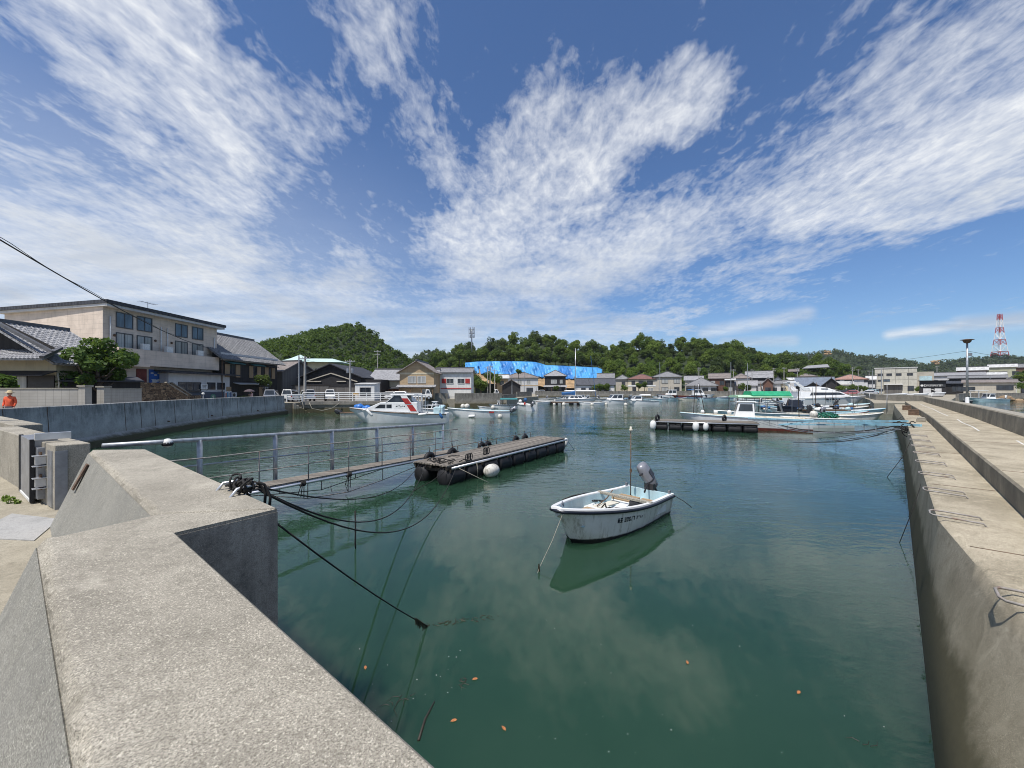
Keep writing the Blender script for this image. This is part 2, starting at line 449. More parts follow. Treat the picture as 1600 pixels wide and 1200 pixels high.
M['leaf_bright'] = leafmat('bright_foliage', (.075,.135,.020), (.15,.215,.032), (.17,.22,.045))
M['leaf_dark'] = leafmat('dark_pine_foliage', (.034,.058,.019), (.078,.108,.03), (.11,.13,.042))
M['leaf_far'] = leafmat('far_wood_foliage', (.032,.050,.024), (.064,.085,.036), (.085,.10,.05), .05, .4)
M['leaf_garden'] = leafmat('garden_tree_foliage', (.030,.070,.014), (.085,.15,.025), (.13,.19,.05), .7, 5)
M['bark'] = mk('bark', (.085,.065,.05), .9, .4, 6, bump=.02, bscale=12)
M['soil'] = mk('bare_tan_soil', (.42,.28,.15), .95, .35, .5, fine=.3, fscale=4)
M['undergrowth'] = mk('dark_undergrowth', (.028,.042,.016), .95, .5, .25, world=True)  # dark green ground cover of the hills
M['algae'] = mk('brown_seaweed', (.028,.022,.010), .6, .5, 20)
M['leaf_dead'] = mk('dead_leaf', (.36,.14,.05), .7, .3, 30)
M['twig'] = mk('dark_wet_twig', (.030,.024,.018), .6, .3, 20)
M['rock'] = mk('tan_foreshore_rock', (.36,.25,.15), .9, .5, .6, fine=.4, fscale=5, bump=.05, bscale=2)
def uv_slope(o):
    me = o.data; uv = me.uv_layers.new(name='UVMap')
    for p in me.polygons:
        n = p.normal
        u = Vector((0,0,1)).cross(n)
        if u.length < .02: u = Vector((1,0,0))
        u.normalize(); v = n.cross(u)
        for li in p.loop_indices:
            c = me.vertices[me.loops[li].vertex_index].co
            uv.data[li].uv = (c.dot(u), c.dot(v))
    return o

def ribbed(mb, a, b, c, d, pitch=.29, amp=.035, row=.32):
    """tiled slope as real waves: a-b eave, d-c top edge"""
    a, b, c, d = map(Vector, (a, b, c, d))
    n = (b-a).cross(d-a).normalized()
    if n.z < 0: n = -n
    nu = max(4, int((b-a).length/pitch)*4); nv = max(2, int((d-a).length/row))
    vs = []; fs = []
    rows = []
    for j in range(nv):
        rows.append((j/nv, .030)); rows.append(((j+1)/nv-.0005, .0))
    for v, lift in rows:
        p0 = a.lerp(d, v); p1 = b.lerp(c, v)
        for i in range(nu+1):
            u = i/nu
            vs.append(p0.lerp(p1, u) + n*(lift + amp*math.cos(2*math.pi*i/4)))
    w = nu+1
    for j in range(len(rows)-1):
        for i in range(nu):
            fs.append((j*w+i, j*w+i+1, (j+1)*w+i+1, (j+1)*w+i))
    mb.add(vs, fs)

def window_on(parent, side, w, d, u, z, ww, hh, frame, pane, mullions=1, proud=.05, name='window', bars=0):
    """window on a house wall; side f/b/l/r, u along the wall seen from outside (from its centre), z = sill"""
    fr = MB(); pn = MB()
    def P(uu, zz, out):
        if side == 'f': return (uu, -out, zz)
        if side == 'b': return (-uu, d+out, zz)
        if side == 'r': return (w/2+out, d/2+uu, zz)
        return (-w/2-out, d/2-uu, zz)
    def bx(mb, u0, u1, z0, z1, o0, o1):
        pts = [P(uu, zz, oo) for uu in (u0, u1) for zz in (z0, z1) for oo in (o0, o1)]
        mb.add(pts, [(0,1,3,2),(4,6,7,5),(0,4,5,1),(2,3,7,6),(0,2,6,4),(1,5,7,3)])
    t = max(.05, min(.09, ww*.06))
    bx(fr, u-ww/2, u+ww/2, z-t, z, -.02, proud+.03)
    bx(fr, u-ww/2, u+ww/2, z+hh, z+hh+t, -.02, proud+.01)
    bx(fr, u-ww/2-t, u-ww/2, z-t, z+hh+t, -.02, proud)
    bx(fr, u+ww/2, u+ww/2+t, z-t, z+hh+t, -.02, proud)
    for k in range(mullions):
        uu = u-ww/2+ww*(k+1)/(mullions+1)
        bx(fr, uu-t*.45, uu+t*.45, z, z+hh, -.02, proud-.006)
    for k in range(bars):
        zz = z+hh*(k+1)/(bars+1)
        bx(fr, u-ww/2, u+ww/2, zz-.02, zz+.02, -.02, proud-.012)
    bx(pn, u-ww/2, u+ww/2, z, z+hh, -.02, .015)
    f = fr.build(name, frame, parent); pn.build('pane', pane, f)
    return f

def house(name, label, cat, loc, rz, w, d, h, roof='gx', rise=1.8, over=.5, wall=None, rmat=None, wins=(), doors=(),
          group=None, ribs=False, band=None, canopy=None, ridgecap=True, lower=None, frame=None, pane=None, eave_t=.14, base=0.0, gable_wall=None):
    """front (local -y) is at y=0; walls x -w/2..w/2, y 0..d"""
    wall = wall or M['cream']; rmat = rmat or M['tile']; frame = frame or M['framegrey']; pane = pane or M['glass_curt']
    t = thing(name, label, cat, loc, rz, group)
    wb = MB()
    W = w/2
    if roof == 'gx':      # ridge along x, gables at the sides
        prof = [(0, -base), (d, -base), (d, h), (d/2, h+rise), (0, h)]
        wb.loft([[(x, p[0], p[1]) for p in prof] for x in (-W, W)])
    elif roof == 'gy':
        prof = [(-W, -base), (W, -base), (W, h), (0, h+rise), (-W, h)]
        wb.loft([[(p[0], y, p[1]) for p in prof] for y in (0, d)])
    elif roof == 'shed':
        prof = [(0, -base), (d, -base), (d, h+rise), (0, h)]
        wb.loft([[(x, p[0], p[1]) for p in prof] for x in (-W, W)])
    else:
        wb.prism([(-W, 0), (W, 0), (W, d), (-W, d)], -base, h)
    wb.build('wall', wall, t)
    rb = MB(); rc = MB(); o = over
    def plane(a, b, c, dd):
        if ribs and (Vector(c)-Vector(dd)).length > .01: ribbed(rb, a, b, c, dd)
        rb.slab([a, b, c, dd] if (Vector(c)-Vector(dd)).length > .01 else [a, b, c], eave_t)
    e = .02
    if roof == 'gx':
        k = rise/(d/2); ez = h-o*k+eave_t; rz_ = h+rise+eave_t
        plane((-W-o, -o, ez), (W+o, -o, ez), (W+o, d/2, rz_), (-W-o, d/2, rz_))
        plane((W+o, d+o, ez), (-W-o, d+o, ez), (-W-o, d/2+.004, rz_), (W+o, d/2+.004, rz_))
        rc.bar((-W-o-.05, d/2, rz_+.06), (W+o+.05, d/2, rz_+.06), .34, .26)
    elif roof == 'gy':
        k = rise/W; ez = h-o*k+eave_t; rz_ = h+rise+eave_t
        plane((W+o, -o, ez), (W+o, d+o, ez), (0.003, d+o, rz_), (0.003, -o, rz_))
        plane((-W-o, d+o, ez), (-W-o, -o, ez), (-.003, -o, rz_), (-.003, d+o, rz_))
        rc.bar((0, -o-.05, rz_+.06), (0, d+o+.05, rz_+.06), .34, .26)
    elif roof == 'hip':
        m = min(W, d/2); k = rise/m; ez = h-o*k+eave_t; rz_ = h+rise+eave_t
        if w >= d:
            A = (-W+m, d/2, rz_); B = (W-m, d/2, rz_)
        else:
            A = (0, m, rz_); B = (0, d-m, rz_)
        c00, c10, c11, c01 = (-W-o, -o, ez), (W+o, -o, ez), (W+o, d+o, ez), (-W-o, d+o, ez)
        if w >= d:
            plane(c00, c10, B, A); plane(c11, c01, A, B); plane(c10, c11, B, B); plane(c01, c00, A, A)
            rid = [(c00, A), (c01, A), (c10, B), (c11, B)]
        else:
            plane(c10, c11, B, A); plane(c01, c00, A, B); plane(c00, c10, A, A); plane(c11, c01, B, B)
            rid = [(c00, A), (c10, A), (c01, B), (c11, B)]
        for p, q in rid:
            p2 = Vector(p)+Vector((0,0,.05)); q2 = Vector(q)+Vector((0,0,.05))
            rc.bar(p2, q2, .26, .16)
        if (Vector(A)-Vector(B)).length > .1: rc.bar(Vector(A)+Vector((0,0,.08)), Vector(B)+Vector((0,0,.08)), .34, .26)
    elif roof == 'shed':
        k = rise/d; ez = h-o*k+eave_t; tz = h+rise+o*k+eave_t
        plane((-W-o, -o, ez), (W+o, -o, ez), (W+o, d+o, tz), (-W-o, d+o, tz)); ridgecap = False
    elif roof == 'flat':
        rb.box((0, d/2, h+.12), (w+2*o, d+2*o, .24)); ridgecap = False
    ro = uv_slope(rb.build('roof', rmat, t))
    if ridgecap: rc.build('ridge_cap', M['ridge'], ro)
    for wi in wins:
        side, u, z, ww, hh = wi[:5]
        kw = wi[5] if len(wi) > 5 else {}
        window_on(t, side, w, d, u, z, ww, hh, kw.get('frame', frame), kw.get('pane', pane), kw.get('mull', 1), bars=kw.get('bars', 0))
    for do in doors:
        u, ww, hh, mt = do
        db = MB(); db.box((u, -.03, hh/2), (ww, .1, hh)); dr = db.build('door', mt, t)
        hb = MB(); hb.box((u+ww*.38, -.10, hh*.48), (.05, .06, .18)); hb.build('handle', M['grey_metal'], dr)
    if band:              # (z, height, proud, material)
        z, hh, pr, mt = band
        bb = MB(); bb.box((0, d/2, z+hh/2), (w+2*pr, d+2*pr, hh)); bb.build('band', mt, t)
    if lower:             # lower skirt roof: (z, depth, mat)
        z, dep, mt = lower
        lb = MB(); zo = z-dep*.42
        lb.slab([(-W-.4, -dep, zo), (W+.4, -dep, zo), (W+.4, .01, z), (-W-.4, .01, z)], .12)
        uv_slope(lb.build('skirt_roof', mt, t))
        pb = MB()
        for x in (-W+.1, -W/3, W/3, W-.1): pb.box((x, -dep+.25, zo/2), (.13, .13, zo))
        pb.build('porch_posts', M['timber'], t)
    return t

# ---------------------------------------------------------------- boats
def hull_rings(L, B, fs, fb, keel=-.28, tr=.86, full=2.3, endw=.10, n=18, rake=.5):
    out = []
    for i in range(n):
        t = i/(n-1); t = 1-(1-t)**1.25
        if t < .4: b = B/2*(tr+(1-tr)*smooth01(t/.4))
        else: b = B/2*(1-(1-endw)*((t-.4)/.6)**full)
        zs = fs+(fb-fs)*t**1.9
        r = smooth01((t-.72)/.28)
        zk = keel+(zs*.80-keel)*r**2.2
        x = t*L-L/2
        ch = b*(.80-.45*r); zc = keel*.35+(zs*.86-keel*.35)*r**1.7
        xk = x-rake*r*0
        out.append((x, b, zs, ch, zc, zk))
    return out
def make_hull(root, L, B, fs, fb, mat, deck=None, deck_drop=.12, open_floor=None, inner=None, rail=None, rail_r=.045, **kw):
    rs = hull_rings(L, B, fs, fb, **kw)
    hb = MB(); rings = []
    th = .05
    for x, b, zs, ch, zc, zk in rs:
        mid = (b*.55+ch*.45); zm = zs*.42+zc*.58
        o = [(x, b, zs), (x, b*.985, zs-.09), (x, mid, zm), (x, ch, zc), (x, 0, zk), (x, -ch, zc), (x, -mid, zm), (x, -b*.985, zs-.09), (x, -b, zs)]
        rings.append(o)
    hb.loft(rings, closed=False, caps=False)
    n = len(rings[0])
    hb.add(rings[0], [tuple(range(n))]); hb.add(rings[-1], [tuple(range(n))])
    # gunwale cap and inside skin
    capw = min(.11, B*.06); inr = []
    for x, b, zs, ch, zc, zk in rs:
        bi = max(.01, b-capw)
        if open_floor is not None:
            sec = [(b*.985, zs-.09), (b*.55+ch*.45, zs*.42+zc*.58), (ch, zc), (0, zk)]
            zf = min(max(open_floor, zk+.10, zc+.03), zs-.12)
            wf_ = b*.985
            for (ya, za), (yb, zb) in zip(sec, sec[1:]):
                if zb <= zf <= za: wf_ = ya+(yb-ya)*(za-zf)/(za-zb+1e-6)
            wf_ = max(.01, min(bi*.93, wf_-.05))
            inr.append([(x, b, zs), (x, bi, zs), (x, wf_, zf), (x, -wf_, zf), (x, -bi, zs), (x, -b, zs)])
        else:
            zd = zs-deck_drop
            inr.append([(x, b, zs), (x, bi, zs), (x, bi, zd), (x, -bi, zd), (x, -bi, zs), (x, -b, zs)])
    hull = hb.build('hull', mat, root, smooth=True, auto=40)
    db = MB()
    i0 = [(p[0]+.06, p[1], p[2]) for p in inr[0]]
    inr2 = [i0]+inr[1:]
    db.loft(inr2, closed=False, caps=False)
    tr = rings[0]
    db.add([tr[0], i0[0], i0[5], tr[8]], [(0,1,2,3)])
    db.add([i0[1], i0[2], i0[3], i0[4], (i0[0][0], 0, i0[1][2])], [(0,1,2,3)])
    e = inr[-1]; db.add(e, [(0,1,4,5),(1,2,3,4)])
    dk = db.build('deck' if open_floor is None else 'inner_liner', deck or mat, root, smooth=True, auto=35)
    if rail:
        rb = MB()
        side = [(x, b+.012, zs-.045) for x, b, zs, *_ in rs]
        path = side+[(side[-1][0]+.02, 0, side[-1][2])]+[(x, -y, z) for x, y, z in reversed(side)]
        rb.tube(path, rail_r, 8)
        rb.build('rub_rail', rail, root, smooth=True)
    return rs
def side_at(rs, x):
    bs = [(r[0], r[1]) for r in rs]; zs = [(r[0], r[2]) for r in rs]
    return interp(bs, x), interp(zs, x)

def prof_box(mb, prof, wf):
    """side profile (x,z) given a half width by height"""
    mb.loft([[(x, wf(z), z) for x, z in prof], [(x, -wf(z), z) for x, z in prof]])
def side_pane(mb, prof, wf, proud=.012, sides=(1, -1)):
    for s in sides:
        ring = lambda k: [(x, s*(wf(z)+k), z) for x, z in prof]
        mb.loft([ring(-.01), ring(proud)])
def edge_pane(mb, p, q, wf, k0=.08, k1=.92, inset=.07, proud=.015):
    (x0, z0), (x1, z1) = p, q
    d = Vector((x1-x0, 0, z1-z0)); n = Vector((-d.z, 0, d.x)).normalized()
    a = Vector((x0, 0, z0))+d*k0; b = Vector((x0, 0, z0))+d*k1
    def ring(off):
        A = a+n*off; B_ = b+n*off
        wa = max(.02, wf(a.z)-inset); wb_ = max(.02, wf(b.z)-inset)
        return [(A.x, -wa, A.z), (A.x, wa, A.z), (B_.x, wb_, B_.z), (B_.x, -wb_, B_.z)]
    mb.loft([ring(-proud), ring(proud)])

def make_cabin(root, x0, x1, zb, h, wb, wt, mat, rake_f=.45, rake_b=.05, roof_over=.15, nwin=2, glass=None, roofmat=None, name='cabin', fwin=True):
    wf = lambda z: (wb+(wt-wb)*max(0, min(1, (z-zb)/h)))/2
    pr = [(x0, zb), (x1, zb), (x1-rake_f*h, zb+h), (x0+rake_b*h, zb+h)]
    cb = MB(); prof_box(cb, pr, wf); c = cb.build(name, mat, root, bevel=.02)
    rb = MB(); rb.box(((x0+rake_b*h+x1-rake_f*h)/2, 0, zb+h+.035), (x1-x0-(rake_f+rake_b)*h+2*roof_over, wt+.16, .07))
    rb.build('roof', roofmat or mat, c, bevel=.02)
    glass = glass or M['carglass']
    za, zc = zb+h*.42, zb+h*.88
    L = x1-x0
    for k in range(nwin):
        f = lambda z: x1-rake_f*(z-zb)-.10
        g = lambda z: x0+rake_b*(z-zb)+.10
        def at_(u, z): return g(z)+(f(z)-g(z))*u
        u0, u1 = k/nwin+.02, (k+1)/nwin-.04
        for sd_ in (1, -1):
            gb = MB(); side_pane(gb, [(at_(u0, za), za), (at_(u1, za), za), (at_(u1, zc), zc), (at_(u0, zc), zc)], wf, sides=(sd_,))
            gb.build('side_window', glass, c)
    if fwin:
        gb = MB(); edge_pane(gb, (x1, zb), (x1-rake_f*h, zb+h), wf, .42, .92)
        gb.build('windscreen', glass, c)
    return c

def outboard(root, x, z, tilt=0.0, cowl=None, y=0.0, s=1.0, roll=0.0):
    """engine clamped on a transom at x; tilt raises the leg aft"""
    rot = Matrix.Rotation(roll, 3, 'X') @ Matrix.Rotation(tilt, 3, 'Y')
    pv = Vector((x, y, z))
    def T(v): return pv + rot @ (Vector(v)*s)
    def tr(mb):
        mb.v = [tuple(T(v)) for v in mb.v]; return mb
    e = MB()
    rings = []
    for zz, a, b, xo in ((-.10,.13,.10,-.12),(-.06,.17,.13,-.14),(.10,.19,.14,-.16),(.36,.20,.145,-.18),(.52,.185,.135,-.18),(.59,.15,.11,-.17),(.62,.08,.06,-.16)):
        rings.append([(xo+a*math.cos(q)*(1.25 if math.cos(q) < 0 else 1), b*math.sin(q), zz) for q in [2*math.pi*k/14 for k in range(14)]])
    e.loft(rings); c = tr(e).build('cowling', cowl or M['cowl'], root, smooth=True)
    sm = MB(); q_ = [2*math.pi*k/14 for k in range(14)]
    sm.loft([[(-.16+.196*(1.25 if math.cos(q) < 0 else 1)*math.cos(q), .148*math.sin(q), zz) for q in q_] for zz in (.10, .135)])
    sm.loft([[(-.13+.185*(1.2 if math.cos(q) < 0 else 1)*math.cos(q), .132*math.sin(q), zz) for q in q_] for zz in (-.10, -.03)])
    sm.box((.05, 0, .42), (.06, .10, .035)); sm.box((-.42, 0, .30), (.03, .12, .16)); tr(sm).build('cowl_trim', M['blackplastic'], c)
    g = MB(); g.box((-.20, .150, .27), (.17, .012, .19)); g.box((-.20, -.150, .27), (.17, .012, .19))
    tr(g).build('badge', M['blackplastic'], c)
    l = MB()
    l.loft([[(-.10+a*math.cos(q), b*math.sin(q), zz) for q in [2*math.pi*k/10 for k in range(10)]] for zz, a, b in ((.06,.12,.09),(-.25,.085,.055),(-.62,.07,.035),(-.86,.05,.02))])
    l.box((-.14, 0, -.50), (.34, .17, .02)); l.tube([(-.30, 0, -.70), (.02, 0, -.70)], [.045, .05], 8)
    lg = tr(l).build('drive_leg', M['blackplastic'], root, smooth=True, auto=35)
    p = MB()
    for k in range(3):
        a = k*2.094; p.box((-.33, .07*math.cos(a), -.70+.07*math.sin(a)), (.03, .09, .055), rot=Matrix.Rotation(a, 3, 'X') @ Matrix.Rotation(.5, 3, 'Y'))
    tr(p).build('propeller', M['grey_metal'], lg)
    b = MB()
    b.box((x+.02, y, z-.06), (.10, .26, .30)); b.tube([T((.0,-.12,.02)), T((.0,.12,.02))], .03, 8)
    b.build('clamp_bracket', M['blackplastic'], root)
    h = MB(); h.tube([T((-.02, .03, .10)), T((.30, .08, .16)), T((.52, .10, .15))], [.022, .02, .026], 8); h.build('tiller', M['black'], root)

def buoy_float(name, label, loc, r, rz=0.0, tilt=0.0, mat=None, long=1.0, group=None, cat='buoy'):
    t = thing(name, label, cat, loc, rz, group)
    rot = Matrix.Rotation(tilt, 3, 'Y')
    pr = [(0.02*r, -long*r)]+[(r*math.sin(a)**.7 if math.sin(a) > 0 else .01, -long*r*math.cos(a)) for a in [math.pi*k/12 for k in range(1, 12)]]+[(.02*r, long*r)]
    b = MB(); b.lathe(pr, n=16, rot=rot); b.build('float', mat or M['buoy'], t, smooth=True)
    e = MB()
    p = rot @ Vector((0, 0, long*r)); q = rot @ Vector((0, 0, long*r*1.25))
    e.tube([p*.97, q], [r*.22, r*.16], 8); e.build('eye', M['rope_pale'], t)
    return t

# ---------------------------------------------------------------- vehicles
def car(name, label, loc, rz, kind='hatch', mat=None, group='vehicles parked along the waterfront'):
    t = thing(name, label, 'truck' if kind == 'truck' else 'car', loc, rz, group)
    mat = mat or M['whitecar']; W = .74 if kind in ('van', 'truck') else .84
    if kind == 'truck':
        low = [(-1.65,.42),(1.62,.36),(1.66,.80),(1.52,.98),(1.24,1.02),(.55,1.02),(.55,.62),(-1.65,.62)]
        top = [(.50,1.0),(1.50,1.0),(1.16,1.74),(.62,1.78)]; fr = ((1.50,1.0),(1.16,1.74)); bk = ((.62,1.78),(.50,1.0))
        sidew = [(.66,1.08),(1.34,1.08),(1.12,1.62),(.74,1.64)]
    elif kind == 'van':
        low = [(-1.62,.40),(1.64,.34),(1.68,.78),(1.50,1.02),(-1.62,1.05),(-1.66,.60)]
        top = [(-1.62,1.03),(1.42,1.0),(.92,1.70),(-1.45,1.76)]; fr = ((1.42,1.0),(.92,1.70)); bk = ((-1.45,1.76),(-1.62,1.03))
        sidew = [(-1.46,1.10),(1.12,1.08),(.80,1.60),(-1.36,1.64)]
    else:
        low = [(-2.0,.42),(2.0,.36),(2.06,.66),(1.75,.86),(.95,.97),(-1.9,1.02),(-2.06,.70)]
        top = [(-1.75,.99),(1.05,.95),(.35,1.46),(-1.25,1.48)]; fr = ((1.05,.95),(.35,1.46)); bk = ((-1.25,1.48),(-1.75,.99))
        sidew = [(-1.45,1.03),(.78,1.01),(.28,1.38),(-1.15,1.40)]
    zt = top[2][1]
    wf = lambda z: W if z < .95 else W-.16*(z-.95)/(zt-.95)
    b = MB(); prof_box(b, low, wf); prof_box(b, top, lambda z: wf(z)-.012)
    body = b.build('body', mat, t, bevel=.05)
    for sd_ in (1, -1): g = MB(); side_pane(g, sidew, lambda z: wf(z)-.012, sides=(sd_,)); g.build('side_window', M['carglass'], t)
    g = MB(); edge_pane(g, fr[0], fr[1], wf, .08, .92, .10); g.build('windscreen', M['carglass'], t)
    g = MB(); edge_pane(g, bk[0], bk[1], wf, .10, .9, .12); g.build('rear_window', M['carglass'], t)
    if kind == 'truck':
        g = MB()
        for s in (1, -1): g.box((-.57, s*.70, .79), (2.15, .035, .32))
        g.box((-1.64, 0, .79), (.035, 1.43, .32)); g.build('cargo_bed', mat, t)
    wx = 1.12 if kind != 'hatch' else 1.28
    for x in (-wx, wx):
        for s in (1, -1):
            rot = Matrix.Rotation(math.pi/2, 3, 'X')
            wb = MB(); wb.lathe([(.18,-.08),(.29,-.085),(.30,-.05),(.30,.05),(.29,.085),(.18,.08)], (x, s*(W-.07), .30), 16, rot)
            wh = wb.build('wheel', M['tyre'], t)
            hb = MB(); hb.lathe([(.02,-.09),(.17,-.088),(.17,.088),(.02,.09)], (x, s*(W-.07), .30), 12, rot); hb.build('rim', M['alu'], wh)
    fx = low[2][0]
    for s in (1, -1):
        hb = MB(); hb.box((fx-.05, s*(W-.20), .70 if kind != 'hatch' else .66), (.16, .26, .15)); hb.build('headlight', M['lampglass'], t)
        hb = MB(); hb.box((low[0][0]+.0, s*(W-.10), .82 if kind != 'truck' else .5), (.10, .14, .22)); hb.build('tail_light', M['redlamp'], t)
    nb = MB(); nb.box((fx+.0, 0, .48), (.04, .34, .17)); nb.build('number_plate', M['offwhite'], t)
    return t

# ---------------------------------------------------------------- poles
def utility_pole(label, loc, h, arms=2, transformer=False, rz=0.0, r=.16, group='utility poles around the harbour', steel=False):
    t = thing('utility_pole', label, 'utility pole', loc, rz, group)
    p = MB(); p.tube([(0,0,-.3), (0,0,h)], [r, r*.62], 10); p.build('shaft', M['galv'] if steel else M['con_old_pole'], t, smooth=True, auto=40)
    for k in range(arms):
        z = h-.35-k*.75; a = MB()
        a.box((0, -.12, z), (1.7-.3*k, .09, .09)); arm = a.build('crossarm', M['galv'], t)
        i = MB()
        for x in (-.7+.15*k, -.3, .3, .7-.15*k): i.lathe([(.03,0),(.055,.05),(.03,.09),(.05,.14),(.02,.18)], (x, -.12, z+.045), 8)
        i.build('insulators', M['offwhite'], arm)
    if transformer:
        b = MB(); b.lathe([(.05,0),(.24,.02),(.25,.65),(.22,.72),(.05,.74)], (.36, -.05, h-2.2), 12); b.lathe([(.05,0),(.24,.02),(.25,.65),(.22,.72),(.05,.74)], (-.36, -.05, h-2.2), 12)
        b.build('transformer', M['grey_metal'], t, smooth=True, auto=40)
    return t
M['con_old_pole'] = mk('concrete_pole', (.33,.32,.30), .85, .25, 2, dirt=(.14,.13,.12), dirt_amt=.5)

def wire(label, pts, r=.012, cat='cable', name='overhead_cable', group=None, mat=None):
    b = MB(); b.tube(pts, r, 5)
    return tag(b.build(name, mat or M['wire'], None, smooth=True), label, cat, group)

# ---------------------------------------------------------------- plants
def leaf_cloud(rng, centers, radii, nleaf, size, flat=.85, up=.35):
    """quads over a set of lobes; returns verts (n*4,3)"""
    k = rng.integers(0, len(centers), nleaf)
    d = rng.normal(size=(nleaf, 3)); d[:, 2] = d[:, 2]+.25
    d /= np.linalg.norm(d, axis=1)[:, None]
    rr = radii[k][:, None]*(.62+.42*rng.random((nleaf, 1))**.6)
    p = centers[k]+d*rr*np.array([1, 1, flat])
    nrm = d*.7+rng.normal(size=(nleaf, 3))*.55; nrm[:, 2] += up
    nrm /= np.linalg.norm(nrm, axis=1)[:, None]
    a = np.cross(nrm, rng.normal(size=(nleaf, 3))); a /= np.linalg.norm(a, axis=1)[:, None]
    b = np.cross(nrm, a)
    s = size*(.55+.9*rng.random((nleaf, 1)))
    a = a*s; b = b*s*.62
    v = np.stack([p-a, p+b-nrm*s*.12, p+a, p-b-nrm*s*.12], axis=1)
    return v.reshape(-1, 3)
def quads_mesh(name, v, mat):
    me = bpy.data.meshes.new(name); n = len(v)
    me.vertices.add(n); me.vertices.foreach_set('co', v.astype(np.float32).ravel())
    me.loops.add(n); me.loops.foreach_set('vertex_index', np.arange(n, dtype=np.int32))
    me.polygons.add(n//4); me.polygons.foreach_set('loop_start', np.arange(0, n, 4, dtype=np.int32))
    me.materials.append(mat); me.update(calc_edges=True); me.validate()
    return me
def crown_verts(seed, rx, rz, nl, nleaf, size, spread=1.0, radk=1.0):
    rng = np.random.default_rng(seed)
    c = rng.normal(size=(nl, 3)); c /= np.linalg.norm(c, axis=1)[:, None]
    c *= (rng.random((nl, 1))**.5)*np.array([rx*.68, rx*.68, rz*.62])*spread
    rad = rx*(.26+.26*rng.random(nl))*radk
    return leaf_cloud(rng, c, rad, nleaf, size)

def tree(name, label, loc, h, rx, rz, seed, mat, nl=12, nleaf=900, size=.22, trunk_r=.16, group=None, limbs=5, cat='tree', lean=(0,0), crown_z=None, spread=1.0, radk=1.0):
    t = thing(name, label, cat, loc, 0, group)
    rnd = random.Random(seed)
    cz = crown_z if crown_z is not None else h-rz
    tb = MB()
    top = Vector((lean[0], lean[1], cz))
    tb.tube([(0,0,-.2), (lean[0]*.2+.05, lean[1]*.2, cz*.35), (lean[0]*.6-.03, lean[1]*.6, cz*.7), top], [trunk_r*1.25, trunk_r, trunk_r*.8, trunk_r*.5], 8)
    for k in range(limbs):
        a = k*2*math.pi/limbs+rnd.random(); q = .35+.4*rnd.random()
        st = Vector((lean[0]*q, lean[1]*q, cz*q)) if cz > 1 else Vector((0,0,.1))
        e = top+Vector((math.cos(a)*rx*.6, math.sin(a)*rx*.6, rz*(.5*rnd.random()-.1)))
        m = st.lerp(e, .5)+Vector((0,0,-.12*rx))
        tb.tube([st, m, e], [trunk_r*.5, trunk_r*.35, trunk_r*.12], 6)
    tb.build('trunk', M['bark'], t, smooth=True)
    v = crown_verts(seed, rx, rz, nl, nleaf, size, spread, radk)+np.array([lean[0], lean[1], cz])
    o = bpy.data.objects.new('crown', quads_mesh('crown', v, mat)); COL.objects.link(o); o.parent = t
    return t

def person(label, loc, rz, joints, rad, clothes, name='person'):
    t = thing(name, label, 'person', loc, rz)
    vs, es, rs = joints
    me = bpy.data.meshes.new('body'); me.from_pydata(vs, es, []); 
    o = bpy.data.objects.new('body', me); COL.objects.link(o); o.parent = t
    me.materials.append(clothes)
    sk = o.modifiers.new('skin', 'SKIN'); sk.use_smooth_shade = True
    if not me.skin_vertices: bpy.context.view_layer.update()
    for i, r in enumerate(rs):
        me.skin_vertices[0].data[i].radius = (r, r)
    me.skin_vertices[0].data[0].use_root = True
    ss = o.modifiers.new('sub', 'SUBSURF'); ss.levels = 2; ss.render_levels = 2
    return t
EXPOSURE = 0.24; CLOUD = 9.8; SKYSTR = .088; SKYTINT = (.74, .93, 1.18)
WATER_A = (.014,.041,.0235); WATER_B = (.021,.050,.030)
# ---------------------------------------------------------------- camera, sun, sky
cam = bpy.data.cameras.new('camera'); co = bpy.data.objects.new('camera', cam); COL.objects.link(co)
co.location = (0, 0, CZ); co.rotation_euler = (R(90), 0, 0)
cam.sensor_width = 36; cam.lens = F/1600*36; cam.shift_y = (HY-600)/1600; cam.clip_end = 6000; cam.clip_start = .05
sc.camera = co
SUN_AZ = math.atan2(-.62, -.78)     # compass bearing of the sun from +y towards +x
SUN_EL = R(64)
sd = Vector((math.sin(SUN_AZ)*math.cos(SUN_EL), math.cos(SUN_AZ)*math.cos(SUN_EL), math.sin(SUN_EL)))
sl = bpy.data.lights.new('sun', 'SUN'); sl.energy = 4.5; sl.angle = R(.5); sl.color = (1, .955, .89)
so = bpy.data.objects.new('sun', sl); COL.objects.link(so)
so.rotation_euler = sd.to_track_quat('Z', 'Y').to_euler(); so.location = (0, 0, 60)
sc.view_settings.view_transform = 'Standard'; sc.view_settings.look = 'None'; sc.view_settings.exposure = EXPOSURE; sc.view_settings.gamma = 1

